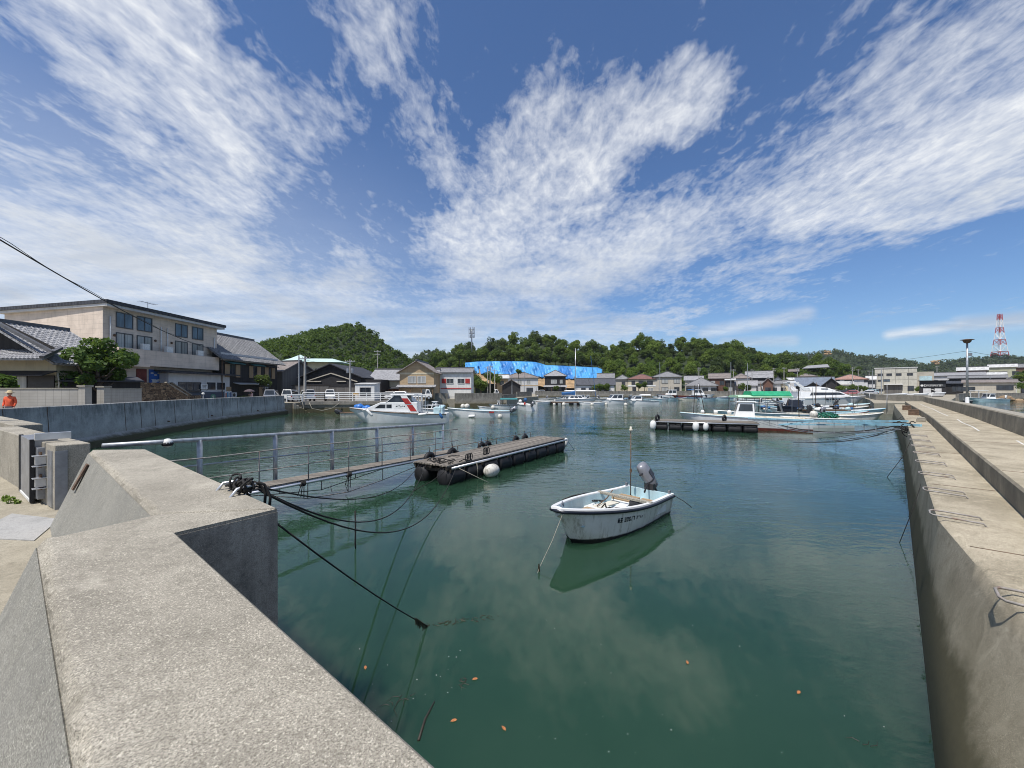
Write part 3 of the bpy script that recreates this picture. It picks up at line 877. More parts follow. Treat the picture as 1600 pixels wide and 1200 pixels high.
w = bpy.data.worlds.new('World'); sc.world = w; w.use_nodes = True
t = NT(w.node_tree); bg = w.node_tree.nodes['Background']
sky = t.n('ShaderNodeTexSky'); sky.sky_type = 'NISHITA'; sky.sun_disc = False
sky.sun_elevation = SUN_EL; sky.sun_rotation = SUN_AZ; sky.air_density = 1.0; sky.dust_density = .35; sky.ozone_density = 2.4; sky.altitude = 0
gen = t.n('ShaderNodeTexCoord').outputs['Generated']
dirn = t.n('ShaderNodeVectorMath', {0: gen}, operation='NORMALIZE').outputs[0]
sx = t.n('ShaderNodeSeparateXYZ', {0: dirn})
X, Y, Z = sx.outputs
az = t.math('ARCTAN2', X, Y); el = t.math('ARCSINE', Z)
zp = t.math('ADD', t.math('MAXIMUM', Z, 0.0), .10)
q = t.n('ShaderNodeCombineXYZ', {0: t.math('DIVIDE', X, zp), 1: t.math('DIVIDE', Y, zp), 2: 0.0}).outputs[0]
ae = t.n('ShaderNodeCombineXYZ', {0: az, 1: el, 2: 0.0}).outputs[0]
wn = t.n('ShaderNodeTexNoise', {'Vector': q, 'Scale': 1.3, 'Detail': 6, 'Roughness': .6}).outputs['Color']
wv = t.n('ShaderNodeVectorMath', {0: wn, 1: (.5, .5, .5)}, operation='SUBTRACT').outputs[0]
wv = t.n('ShaderNodeVectorMath', {0: wv, 1: (.42, .26, 0)}, operation='MULTIPLY').outputs[0]
ap = t.n('ShaderNodeVectorMath', {0: ae, 1: wv}, operation='ADD').outputs[0]
def ang(px, py):
    x = (px-800)/F; z = (HY-py)/F; l = math.sqrt(x*x+1+z*z)
    return (math.atan2(x, 1), math.asin(z/l))
def band(a, b, wd, s):               # a streak of cloud between two bearings of the sky
    a = ang(*a); b = ang(*b); d = (b[0]-a[0], b[1]-a[1]); L2 = d[0]**2+d[1]**2
    pa = t.n('ShaderNodeVectorMath', {0: ap, 1: (a[0], a[1], 0)}, operation='SUBTRACT').outputs[0]
    tt = t.math('DIVIDE', t.n('ShaderNodeVectorMath', {0: pa, 1: (d[0], d[1], 0)}, operation='DOT_PRODUCT').outputs[1], L2, True)
    pr = t.n('ShaderNodeVectorMath', {0: (d[0], d[1], 0), 3: tt}, operation='SCALE').outputs[0]
    ds = t.n('ShaderNodeVectorMath', {0: pa, 1: pr}, operation='DISTANCE').outputs[1]
    return t.rng(ds, wd*1.75, 0.0, 0.0, s*1.02)
BANDS = [((120,-60),(250,150),.18,.92), ((250,150),(360,290),.12,.95), ((60,60),(200,120),.14,.55), ((330,140),(480,200),.10,.5), ((360,280),(470,330),.06,.5),
         ((540,-40),(600,80),.085,.62), ((600,80),(690,230),.085,.52), ((690,240),(720,330),.11,.6), ((960,190),(800,330),.10,.6),
         ((1085,135),(900,250),.07,.85), ((880,170),(760,330),.11,.8), ((900,270),(720,400),.13,1.05), ((1090,340),(880,380),.09,.9), ((1000,370),(850,455),.10,1.05), ((760,420),(860,460),.09,.9),
         ((1640,60),(1350,200),.09,.75), ((1640,130),(1300,260),.10,.95), ((1330,250),(1080,340),.10,.8), ((1640,210),(1250,320),.08,1.0), ((1640,290),(1350,365),.035,.95), ((1280,390),(1020,450),.045,.6),
         ((-40,390),(330,415),.14,1.2), ((250,410),(560,450),.10,.95), ((-60,500),(450,500),.10,1.05), ((450,500),(1000,530),.075,.85), ((560,480),(820,470),.08,.7), ((950,500),(1080,490),.04,.7),
         ((1100,520),(1260,490),.014,.72), ((1130,535),(1240,532),.010,.6), ((1390,523),(1500,508),.0085,.95), ((1500,508),(1640,495),.012,1.0),
         ((-40,215),(70,205),.03,.6), ((-40,250),(120,330),.16,.35), ((430,330),(620,400),.12,.45)]
m = None
for a, b, wd, s in BANDS:
    if wd < .02: continue
    o = band(a, b, wd, s)
    m = o if m is None else t.n('ShaderNodeMath', {0: m, 1: o, 2: .12}, operation='SMOOTH_MAX').outputs[0]
behind = t.rng(Y, .15, -.3)          # broken cloud over the half of the sky behind
m = t.math('MAXIMUM', m, t.math('MULTIPLY', behind, .55))
qr = t.mapv(q, (1.0, .62, 1), (0, 0, R(-32)))
n1 = t.noise(qr, 1.6, 10, .62, dist=.5)
n2 = t.noise(t.mapv(q, (1.0, .5, 1), (0, 0, R(38))), 9.5, 7, .64, dist=.7)
n3 = t.noise(t.mapv(q, (1.0, .55, 1), (0, 0, R(-28))), 27, 5, .62, dist=.35)
v = t.math('ADD', m, t.math('MULTIPLY', t.math('SUBTRACT', n1, .5), 1.7))
rip = t.math('ADD', t.math('MULTIPLY', t.math('SUBTRACT', n2, .5), 1.15), t.math('MULTIPLY', t.math('SUBTRACT', n3, .5), 1.0))
v = t.math('ADD', v, t.math('MULTIPLY', rip, t.math('MAXIMUM', t.rng(el, .10, .42, .30, 1.0), t.rng(az, .0, .5))))
dens = t.math('MULTIPLY', t.rng(v, .30, 1.35, smooth=False), .97)
ap = t.n('ShaderNodeVectorMath', {0: ae, 1: t.n('ShaderNodeVectorMath', {0: wv, 1: (.0,.03,0)}, operation='MULTIPLY').outputs[0]}, operation='ADD').outputs[0]
for a, b, wd, s in BANDS:             # high thin trails near the horizon
    if wd < .02: dens = t.math('MAXIMUM', dens, t.math('MULTIPLY', band(a, b, wd, s*.75), t.rng(n2, .2, .6, .55, 1.0)))
veil = t.math('MULTIPLY', t.rng(t.math('ADD', az, t.math('MULTIPLY', el, .3)), .25, -.75), t.rng(el, .62, .05))   # thin milky veil towards the left
dens = t.math('MAXIMUM', dens, t.math('MULTIPLY', veil, .48))
lowl = t.math('MULTIPLY', t.rng(el, .20, .0), t.rng(az, .62, -.1))
dens = t.math('MAXIMUM', dens, t.math('MULTIPLY', lowl, .88))
shade = t.rng(t.math('ADD', t.math('MULTIPLY', n1, .6), t.math('MULTIPLY', t.noise(t.mapv(q, (.35, 1.6, 1)), 1.7, 8, .6), .6)), .42, .75)
ccol = t.mix(t.math('MULTIPLY', shade, t.rng(el, .62, .08)), (CLOUD*.97, CLOUD*.985, CLOUD*1.0), (CLOUD*.50, CLOUD*.56, CLOUD*.66))
skyc = t.mix(1.0, sky.outputs[0], SKYTINT, 'MULTIPLY')
col = t.mix(dens, skyc, ccol)
t.set(bg, 'Color', col); bg.inputs['Strength'].default_value = SKYSTR

# ---------------------------------------------------------------- water
def watermat():
    m, t, bs = newmat('harbour_water')
    P = t.n('ShaderNodeNewGeometry').outputs['Position']
    s = t.n('ShaderNodeSeparateXYZ', {0: P})
    big = t.noise(t.mapv(P, (1, 1, 1)), .11, 4, .55)
    big2 = t.noise(t.mapv(P, (.5, 1.3, 1), (0,0,.5)), .45, 4, .6)
    out = t.rng(t.math('ADD', s.outputs[1], t.math('MULTIPLY', t.math('ABSOLUTE', s.outputs[0]), .35)), 7.0, 17.0, .035, 1.0)
    right = t.math('MULTIPLY', t.rng(t.math('SUBTRACT', s.outputs[0], t.math('MULTIPLY', s.outputs[1], .45)), 0.0, 3.2), .35)
    amp = t.math('MAXIMUM', out, right)
    amp = t.math('MULTIPLY', amp, t.rng(t.math('ADD', t.math('MULTIPLY', big, .7), t.math('MULTIPLY', big2, .3)), .38, .60, .22, 1.0))
    lee = t.rng(s.outputs[0], -16, -22, 1.0, .45)      # sheltered strip under the left quay
    amp = t.math('MULTIPLY', amp, lee)
    wv = t.mapv(P, (.75, 1.5, 1), (0, 0, R(12)))
    a = t.noise(wv, 2.0, 3, .5, dist=.6)
    b = t.noise(t.mapv(P, (.8, 1.25, 1), (0, 0, R(-20))), 5.0, 3, .55, dist=.4)
    c = t.noise(P, .7, 2, .5)
    h = t.math('ADD', t.math('MULTIPLY', a, .62), t.math('MULTIPLY', b, .26))
    h = t.math('MULTIPLY', h, amp)
    h = t.math('ADD', h, t.math('MULTIPLY', c, .06))
    bp = t.n('ShaderNodeBump', {'Strength': 1.0, 'Distance': .043, 'Height': h}).outputs[0]
    base = t.mix(t.rng(t.noise(P, .25, 5, .6), .3, .7), WATER_A, WATER_B)
    # stones and weed showing through the shallows at the foot of the right-hand quay
    t.set(bs, 'Base Color', base); bs.inputs['Roughness'].default_value = .02; bs.inputs['IOR'].default_value = 1.46
    bs.inputs['Specular IOR Level'].default_value = .5
    t.set(bs, 'Normal', bp)
    bs.subsurface_method = 'BURLEY'; bs.inputs['Subsurface Weight'].default_value = 1.0; bs.inputs['Subsurface Radius'].default_value = (1,1,1); bs.inputs['Subsurface Scale'].default_value = 1.6
    return m
b = MB(); b.add([(-1100,-120,0),(1500,-120,0),(1500,1700,0),(-1100,1700,0)], [(0,1,2,3)])
struct(b.build('water', watermat()))

# ---------------------------------------------------------------- land
GZ = 1.42
LAND = [(-900,-60),(30,-60),(1.9,-1.0),(-2.0,2.3),(-1.95,2.8),(-5.4,5.55),(-7.2,6.9),(-10.4,9.2),(-18,13),(-22.9,17.5),(-24.1,22.1),(-26.4,29),(-28.8,39),(-30.2,50.5),
        (-30.4,53),(-28.8,55.5),(-12.6,56.2),(-15.4,71),(-1,74),(4,92),(6.5,99),(8,140),(60,139),(85,126),(85,105),(76,86),(60,66.5),(47,51.5),(59.5,54.3),(95,85),(118,103),(135,105),(300,115),(900,200),(900,1500),(-900,1500)]
b = MB(); b.prism(LAND, -3, GZ); struct(b.build('ground', M['con_ground']))
b = MB()
b.prism([(-24.2,16),(-25.4,22.1),(-27.8,29.2),(-30.2,39.2),(-31.6,50.6),(-32,56),(-38,56),(-37,39),(-31,26),(-29.5,16)], GZ, GZ+.004)
b.prism([(-36,56.01),(-13.4,57.2),(-16.5,66),(-36,66)], GZ, GZ+.004)
b.prism([(6,141),(60,140.2),(86,127),(90,128),(62,146),(6,147)], GZ, GZ+.004)
struct(b.build('road', M['asphalt']))

# ---------------------------------------------------------------- hills and woods
def hill(name, prof, D0, D1, D2, th, nx=90, ny=26, x_ext=0.0, seed=1, rough=1.2, mat=None):
    xs0 = [(px-800)/F*D1 for px, py in prof]; zs0 = [max(GZ, hz(py, D1)-th) for px, py in prof]
    pts = list(zip(xs0, zs0)); rnd = random.Random(seed)
    ph = [(rnd.uniform(.02,.12), rnd.uniform(.02,.12), rnd.uniform(0,6)) for _ in range(6)]
    def height(x, y):
        zr = interp(pts, x)
        s = (y-D0)/(D1-D0) if y <= D1 else 1-(y-D1)/(D2-D1)
        s = max(0, min(1, s))
        e = s**.85*(1-.25*s)+.25*s*s
        n = sum(math.sin(a*x+b_*y+c) for a, b_, c in ph)/6*rough*min(1, s*3)
        if y > D1*.985: n = min(n, 0)
        return GZ-.3+(zr-GZ+.3)*min(1, e)+n*(1 if s < .9 else .3)
    vs = []; fs = []
    x0, x1 = pts[0][0], pts[-1][0]
    for j in range(ny+1):
        y = D0+(D2-D0)*j/ny
        for i in range(nx+1):
            x = x0+(x1-x0)*i/nx
            vs.append((x, y, height(x, y)))
    for j in range(ny):
        for i in range(nx):
            a = j*(nx+1)+i; fs.append((a, a+1, a+nx+2, a+nx+1))
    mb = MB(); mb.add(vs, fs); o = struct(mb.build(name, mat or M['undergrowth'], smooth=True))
    return height, x0, x1
def scatter(x0, x1, y0, y1, d, seed, ok=None, tries=40000):
    rnd = random.Random(seed); cell = {}; out = []
    for _ in range(tries):
        x = rnd.uniform(x0, x1); y = rnd.uniform(y0, y1); k = (int(x//d), int(y//d)); good = True
        for i in (-1,0,1):
            for j in (-1,0,1):
                for p in cell.get((k[0]+i, k[1]+j), ()):
                    if (p[0]-x)**2+(p[1]-y)**2 < d*d: good = False; break
        if good and (ok is None or ok(x, y)):
            cell.setdefault(k, []).append((x, y)); out.append((x, y))
    return out
def wood(name, label, pts, height, r, rz, nleaf, size, mat, seed, protos=8, group=None):
    rng = np.random.default_rng(seed); P = [crown_verts(seed*50+i, 1.0, rz/r, 9, nleaf, size/r) for i in range(protos)]
    out = []
    for x, y in pts:
        s = r*(.65+.65*rng.random()); v = P[rng.integers(protos)]; a = rng.random()*6.28
        c, s_ = math.cos(a), math.sin(a)
        vv = np.stack([v[:,0]*c-v[:,1]*s_, v[:,0]*s_+v[:,1]*c, v[:,2]], axis=1)*s
        out.append(vv+np.array([x, y, height(x, y)+rz*.55*s/r]))
    o = bpy.data.objects.new(name, quads_mesh(name, np.concatenate(out), mat)); COL.objects.link(o)
    tag(o, label, 'forest'); o['kind'] = 'stuff'; return o

H1 = [(330,552),(380,540),(410,532),(430,528),(450,525),(470,521),(490,514),(505,510),(530,505),(550,502),(566,503),(578,511),(592,523),(610,537),(630,551),(650,566),(680,590)]
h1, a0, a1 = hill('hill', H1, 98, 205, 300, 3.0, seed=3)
wood('wooded_hillside', 'dense mixed wood covering the steep conical hill behind the black hall', scatter(a0+5, a1-3, 100, 222, 2.75, 5), h1, 2.0, 2.1, 130, .34, M['leaf_hill'], 11)
H0 = [(600,590),(640,561),(660,551),(672,545),(684,544),(698,549),(712,556),(730,566),(760,590)]
h0, b0, b1 = hill('hill', H0, 330, 450, 560, 4.0, nx=40, ny=14, seed=8)
wood('distant_wood', 'small distant wooded knoll showing between the conical hill and the tarpaulin hill', scatter(b0, b1, 340, 465, 6.0, 6), h0, 4.2, 4.2, 50, 1.0, M['leaf_far'], 12)
HF = [(1040,560),(1085,531),(1110,534),(1140,541),(1160,545),(1200,552),(1230,551),(1260,551),(1285,546),(1305,544),(1330,550),(1360,554),(1390,556),(1420,562),(1436,568),(1450,569),(1470,563),(1500,560),(1530,556),(1560,552),(1580,553),(1600,556),(1640,560),(1720,575),(1900,600)]
hf, c0, c1 = hill('hill', HF, 590, 700, 900, 5.0, nx=160, ny=26, seed=9, rough=4)
wood('far_wooded_ridge', 'long far wooded ridge behind the village under the lattice mast', scatter(c0+60, c1-150, 592, 735, 7.0, 7), hf, 5.4, 4.6, 42, 1.25, M['leaf_far'], 13)

H2 = [(640,592),(655,575),(670,565),(690,558),(715,549),(740,545),(765,540),(790,536),(820,529),(845,523),(862,522),(880,526),(900,534),(930,538),(955,544),(980,534),(1000,532),(1030,536),(1060,535),(1085,531),(1110,535),(1140,542),(1160,545),(1180,550),(1210,556),(1240,561),(1280,569),(1320,580),(1370,596)]
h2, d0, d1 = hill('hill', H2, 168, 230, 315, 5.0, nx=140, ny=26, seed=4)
def on_tarp(x, y):
    px = 800+x/y*F
    return not (715 < px < 948 and y < 196)
pts = scatter(d0+8, d1-8, 170, 238, 5.3, 21, on_tarp)
TREEMESH = []
for i in range(7):
    mt = [M['leaf_hill'], M['leaf_hill'], M['leaf_hill'], M['leaf_dark'], M['leaf_dark'], M['leaf_bright'], M['leaf_bright']][i]
    v = crown_verts(300+i, 3.6, 3.3 if i not in (3,4) else 3.9, 18+3*i, 2600, .27, 1.05+.06*(i%3), .85-.05*(i%3))
    TREEMESH.append(quads_mesh('crown', v+np.array([0,0,5.2]), mt))
tkm = MB(); tkm.tube([(0,0,-1.2),(.15,0,2.2),(-.1,.1,4.2),(.1,0,6.4)], [.26,.2,.16,.08], 7)
for k in range(4):
    a = k*1.6+.3; tkm.tube([(0,0,3+.3*k),(math.cos(a)*.9,math.sin(a)*.9,4.4+.3*k),(math.cos(a)*2,math.sin(a)*2,5.6+.3*k)], [.12,.09,.04], 5)
tk0 = tkm.build('trunk', M['bark'], None, smooth=True); tkmesh = tk0.data; bpy.data.objects.remove(tk0)
rnd = random.Random(77)
def hill_tree(x, y, z, s, k, label, group, sz=1.0):
    e = thing('broadleaf_tree', label, 'tree', (x, y, z), rnd.uniform(0, 6.28), group); e.scale = (s, s, s*sz)
    for nm, me in (('crown', TREEMESH[k]), ('trunk', tkmesh)):
        o = bpy.data.objects.new(nm, me); COL.objects.link(o); o.parent = e
    return e
GL = 'trees on the hill above the tarpaulin and the village'
for x, y in pts:
    px = 800+x/y*F
    z = h2(x, y)
    if px > 1325 or px < 640: continue
    bright = 925 < px < 1100 and y < 204
    k = rnd.choice([5,6,6]) if bright else rnd.choice([0,1,2,0,1,2,3,4,5])
    s = rnd.uniform(.66, 1.28)*(.82 if bright else 1)
    lab = ('bright yellow-green bushy tree low on the hill right of the blue tarpaulin' if bright else
           ['mid green rounded tree in the wood on the hill above the village', 'dark narrow tree in the wood on the hill above the village', 'light green tree in the wood on the hill above the village'][0 if k < 3 else (1 if k < 5 else 2)])
    hill_tree(x, y, z-1.6, s, k, lab, GL if not bright else 'bright scrubby trees beside the tarpaulin', rnd.uniform(.82, 1.25))

# ---------------------------------------------------------------- sea haze
HAZE = .00011
if HAZE:
    hm = bpy.data.materials.new('haze_air'); hm.use_nodes = True; ht = hm.node_tree
    ht.nodes.remove(ht.nodes['Principled BSDF'])
    pv_ = ht.nodes.new('ShaderNodeVolumePrincipled'); pv_.inputs['Color'].default_value = (.80,.88,.97,1); pv_.inputs['Density'].default_value = HAZE; pv_.inputs['Anisotropy'].default_value = .3
    ht.links.new(pv_.outputs[0], ht.nodes['Material Output'].inputs['Volume'])
    b = MB(); b.box((200, 790, 58), (2700, 1930, 124)); hzo = b.build('haze', hm); hzo['kind'] = 'stuff'; hzo['label'] = 'thin pale sea haze filling the air over the harbour'; hzo['category'] = 'haze'
# ---------------------------------------------------------------- render settings
try:
    sc.cycles.use_denoising = True; sc.cycles.filter_width = 1.0; sc.cycles.volume_bounces = 0
    sc.cycles.max_bounces = 4; sc.cycles.diffuse_bounces = 2; sc.cycles.glossy_bounces = 3; sc.cycles.transmission_bounces = 2
    w.cycles.sampling_method = 'MANUAL'; w.cycles.sample_map_resolution = 512
except Exception as e:
    print('cycles settings', e)

# ---------------------------------------------------------------- the parapet under the camera
WD = Vector((-.7826, .6225, 0)); WN = Vector((.6225, .7826, 0))
h_ = .88; TOP = CZ-h_
S0 = Vector((-.171, .921, 0)); P1 = Vector((-2.088, 2.453, 0)); P2 = Vector((-1.741, 2.941, 0)); P3 = Vector((-5.327, 5.774, 0))
L0 = Vector((-.943, .928, 0)); L1 = Vector((-2.745, 2.347, 0)); L2 = Vector((-2.491, 2.834, 0)); L3 = Vector((-6.035, 5.713, 0)); M3 = Vector((-5.46, 5.60, 0))
rnd = random.Random(5)
def wall_run(Ra, Rb, La, Lb, base_out=.40, n=160, crest=.026, cap0=True, cap1=True):
    """sea wall: sloping land face, rough crest, flat top, upright sea face"""
    mb = MB(); rings = []
    j = [rnd.uniform(-1, 1) for _ in range(n+1)]; j2 = [rnd.uniform(-1, 1) for _ in range(n+1)]
    for k in range(3):
        j = [(j[max(0,i-1)]+j[i]*2+j[min(n,i+1)])/4 for i in range(n+1)]
    for i in range(n+1):
        u = i/n; r = Ra.lerp(Rb, u); l = La.lerp(Lb, u)
        o = -WN; e = j[i]*.030+j2[i]*.006; d = j2[i]*.004
        pts = [(r, -1.0), (r, TOP-.012), (r-WN*.012, TOP), (l+WN*(.012+e*.15), TOP+d*.3), (l+o*(.010+e*.4), TOP-.004+d), (l+o*(crest+e*.7), TOP-.018+d*1.5), (l+o*(crest+.014), TOP-.045), (l+o*base_out, GZ), (l+o*base_out, GZ-.3), (l, -1.0)]
        rings.append([(p.x, p.y, z) for p, z in pts])
    mb.loft(rings); return mb
S_back = S0-WD*2.7; L_back = L0-WD*3.0
t0 = thing('sea_wall', 'thick weathered concrete sea wall running under the camera with a stepped corner at the water', 'sea wall', (P1.x, P1.y, GZ))
off = t0.location
mb = wall_run(S_back, P1, L_back, L1, n=220); mb.off = Vector(off); mb.build('wall_run', M['con_top'], t0)
mb = wall_run(P2-(P2-P3)*0.0, P3, L2, L3, n=150); mb.off = Vector(off); mb.build('wall_run', M['con_top'], t0)
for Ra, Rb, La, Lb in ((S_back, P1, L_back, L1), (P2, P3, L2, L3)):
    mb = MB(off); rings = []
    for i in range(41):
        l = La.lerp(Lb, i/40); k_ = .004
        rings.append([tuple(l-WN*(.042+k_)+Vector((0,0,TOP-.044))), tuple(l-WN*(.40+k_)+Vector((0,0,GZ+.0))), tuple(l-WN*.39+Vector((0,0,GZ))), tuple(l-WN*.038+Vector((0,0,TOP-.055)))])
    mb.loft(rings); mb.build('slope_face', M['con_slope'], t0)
mb = MB(off)                                      # the jog between both runs
mb.loft([[(p.x, p.y, z) for p in (P1, P2, L2, L1)] for z in (-1.0, TOP-.010)]); 
mb.build('corner_block', M['con_top'], t0)
mb = MB(off)                                      # darker old sea face at the corner
a, b_ = P1+Vector((.004,-.002,0)), P2+Vector((.004,-.002,0))
mb.slab([(a.x, a.y, -1), (b_.x, b_.y, -1), (b_.x, b_.y, TOP-.03), (a.x, a.y, TOP-.03)], -.003)
mb.build('corner_face', M['con_dark'], t0)
mb = MB(off); c = (L3+L2*.06)/1.06; c = L3.lerp(L2, .06)-WN*.30; 
ax = Matrix(((WD.x, WN.x*.42, 0), (WD.y, WN.y*.42, 0), (0, .9, 1)))
nrm = Vector((-WN.x*.92, -WN.y*.92, .39)).normalized(); up = Vector((WN.x*.39, WN.y*.39, .92)).normalized()
rot = Matrix((WD, nrm, up)).transposed()
mb.box(L3.lerp(L2, .13)-WN*.150+Vector((0,0,TOP-.28))+nrm*.012, (.13, .02, .34), rot=rot)
mb.build('name_plaque', M['rust'], t0)

# ---------------------------------------------------------------- flood gate beside it
g0 = Vector((-7.10, 6.16, 0)); g1 = Vector((-6.86, 6.46, 0)); gd = Vector((-.855, .518, 0)); gn = (g1-g0).normalized()
t = thing('gate_wall', 'concrete pillar and low wall with a steel edge beside the flood gate opening', 'wall', (g0.x, g0.y, GZ))
mb = MB(t.location); q0, q1 = g0, g1
mb.prism([(q0.x,q0.y), (q1.x,q1.y), (q1+gd*5.6).to_tuple()[:2], (q0+gd*5.6).to_tuple()[:2]], -1, TOP)
mb.build('wall', M['con_top'], t, bevel=.015)
mb = MB(t.location); p = g0-gd*.004
mb.prism([(p.x, p.y), ((p+gn*.13).x, (p+gn*.13).y), ((p+gn*.13-gd*.02).x, (p+gn*.13-gd*.02).y), ((p-gd*.02).x, (p-gd*.02).y)], GZ, TOP-.09)
mb.build('steel_edge', M['grey_metal'], t)
mb = MB(t.location); p = g0-gn*.012+gd*.12
mb.prism([(p.x,p.y), (p+gd*.26).to_tuple()[:2], (p+gd*.26+gn*.014).to_tuple()[:2], (p+gn*.014).to_tuple()[:2]], GZ+.02, TOP-.10)
mb.build('hinge_plate', M['grey_metal'], t)
t = thing('gate_wall', 'farther low concrete wall end with a pale coping at the left edge', 'wall', (-12.3, 10.2, GZ))
mb = MB(t.location); a = Vector((-11.75, 9.35, 0)); b_ = a+gn*.45
mb.prism([(a.x,a.y),(b_.x,b_.y),(b_+gd*12).to_tuple()[:2],(a+gd*12).to_tuple()[:2]], 0, TOP+.02); mb.build('wall', M['con_top'], t, bevel=.015)

k0 = Vector((-7.85, 6.47, 0)); k1 = Vector((-8.93, 7.20, 0)); kd = (k1-k0).normalized(); kn = Vector((-kd.y, kd.x, 0)); kn = kn if kn.y > 0 else -kn
t = thing('flood_gate', 'grey steel flood gate leaf standing open with black rubber edges and hinge brackets', 'gate', (k0.x, k0.y, GZ))
def gbox(name, u0, u1, v0, v1, z0, z1, mat, par=None, bev=.004):
    mb = MB(t.location)
    P = [k0+kd*u+kn*v for u, v in ((u0,v0),(u1,v0),(u1,v1),(u0,v1))]
    mb.prism([(p.x,p.y) for p in P], z0, z1); return mb.build(name, mat, par or t, bevel=bev)
gbox('panel', .04, 1.28, 0, .30, GZ+.07, TOP+.04, M['grey_metal'])
for u0, u1 in ((-.035,.035),(1.29,1.34),(1.20,1.235)): gbox('rubber_seal', u0, u1, -.012, .04, GZ+.03, TOP+.05, M['black'])
gbox('sill_strip', .04, 1.28, -.01, .03, GZ+.02, GZ+.065, M['fender'])
gbox('top_bracket', -.22, -.16, .02, .42, TOP+.05, TOP+.16, M['alu']); gbox('top_plate', .05, .13, .05, .30, TOP+.042, TOP+.10, M['alu'])
gbox('end_plate', -.20, .0, .05, .36, GZ+.09, TOP-.08, M['grey_metal'])
for z in (TOP-.34, GZ+.30):
    hb = gbox('hinge', -.27, -.20, .02, .40, z, z+.13, M['alu'])
    gbox('hinge_flange', -.30, -.19, -.01, .43, z+.135, z+.15, M['alu'], hb); gbox('hinge_flange', -.30, -.19, -.01, .43, z-.03, z-.015, M['alu'], hb)
    mb = MB(t.location)
    for v in (.08, .18, .32):
        p = k0+kd*-.24+kn*v; mb.tube([(p.x,p.y,z-.05),(p.x,p.y,z+.20)], .018, 8)
    mb.build('bolts', M['rust'], hb)
mb = MB(); mb.lathe([(.10,0),(.13,.012),(.13,.04),(.10,.05),(.06,.03)], (-6.55,5.95,GZ), 18)
tag(mb.build('ring_base', M['alu'], None, smooth=True, auto=40), 'small round steel ring on the ground between gate pillar and sea wall', 'fitting')
mb = MB(); mb.prism([(-7.5,5.95),(-6.5,5.7),(-5.9,4.9),(-6.9,5.0)], GZ, GZ+.012)
struct(mb.build('paving_slab', M['slab'], None))
rng = np.random.default_rng(3)
v = leaf_cloud(rng, np.array([[-8.25,6.52,GZ+.05],[-8.5,6.66,GZ+.04],[-8.1,6.5,GZ+.03]]), np.array([.06,.05,.04]), 90, .03)
o = bpy.data.objects.new('weed', quads_mesh('weed', v, M['leaf_bright'])); COL.objects.link(o); tag(o, 'small green weed growing at the foot of the flood gate', 'weed')

# ---------------------------------------------------------------- the right-hand quay
PD = Vector((.6954, .7186, 0)); PN = Vector((.7186, -.6954, 0))
def pq(s, o_, z):
    bend = -.55*smooth01((s-26)/40)
    p = PD*s+PN*(o_+bend); return (p.x, p.y, z)
SS = [-1.2+.35*i for i in range(30)]+[9.3+1.4*i for i in range(39)]
SE = SS[-1]
def sweep(mb, prof, ss=None, jit=0.0):
    rr = random.Random(2); rings = []
    for s in (ss or SS):
        rings.append([pq(s, o_(s) if callable(o_) else o_, z) for o_, z in [(a, b) for a, b in prof]])
    mb.loft(rings); return mb
lip = lambda s: .44+.10*min(7.2, max(0, 7.9-s))
mid = lambda s: .30
t = thing('quay', 'long concrete quay on the right with lower mooring ledge and raised walkway', 'quay', pq(2, .4, 0))
mb = MB(t.location)
NS = [-1.2+.12*i for i in range(88)]+SS[31:]
mids = [((lambda k: (lambda s: .30+(lip(s)-.03-.30)*k))(k/7), .55+.965*k/7) for k in range(1, 7)]
sweep(mb, [(.245,-1.2),(.2455,0),(.275,.30),(mid,.55)]+mids+[(lambda s: lip(s)-.03,1.515),(lambda s: lip(s)+.02,1.55),(1.26,1.55),(1.26,-1.2)], NS); mb.build('mooring_ledge', M['con_pier'], t, smooth=True, auto=38)
mb = MB(t.location); sweep(mb, [(1.262,-1.2),(1.252,1.88),(1.275,1.905),(2.665,1.91),(2.665,-1.2)]); mb.build('walkway', M['con_step'], t)
mb = MB(t.location); sweep(mb, [(1.275,1.905),(1.28,1.914),(2.66,1.914),(2.66,1.905)]); mb.build('walkway_top', M['con_pier'], t)
mb = MB(t.location); sweep(mb, [(2.667,-1.2),(2.667,1.9),(2.715,2.43),(2.745,2.46),(3.12,2.46),(3.16,2.43),(3.22,.9),(5.7,.9),(5.8,-1.2)])
mb.build('parapet', M['con_step'], t)
mb = MB(t.location); sweep(mb, [(2.745,2.458),(2.75,2.466),(3.115,2.466),(3.12,2.458)]); mb.build('parapet_top', M['con_top'], t)
def strip(name, pts, wd, mat, label):
    mb = MB()
    for (s0, o0), (s1, o1) in zip(pts, pts[1:]):
        a, b_, c, d = pq(s0,o0,1.9165), pq(s1,o1,1.9165), pq(s1,o1+wd,1.9165), pq(s0,o0+wd,1.9165)
        mb.slab([a, d, c, b_], .002)
    struct(mb.build(name, mat))
for pts in ([(52,1.95),(44,1.90),(40,1.95),(34,1.87),(30,1.90)], [(27,1.98),(24.5,1.93),(22,1.99),(20,1.94)], [(17,2.30),(16,2.26),(15.2,2.29)]):
    strip('worn_line', pts, .04, M['line_white'], '')
mb = MB()
for s in (3.9, 6.7, 10.6, 16, 24, 33, 43): 
    a, b_ = pq(s, lip(s)+.03, 1.552), pq(s+.04, 1.25, 1.552); mb.bar(a, b_, .016, .005)
    a, b_ = pq(s, 1.29, 1.916), pq(s+.05, 2.64, 1.916); mb.bar(a, b_, .014, .004)
for s, o0, o1 in ((9.4, 2.0, 2.42), (8.0, 2.2, 2.5)): mb.bar(pq(s,o0,1.916), pq(s-.9,o1,1.916), .02, .004)
struct(mb.build('expansion_joints', M['rust']))
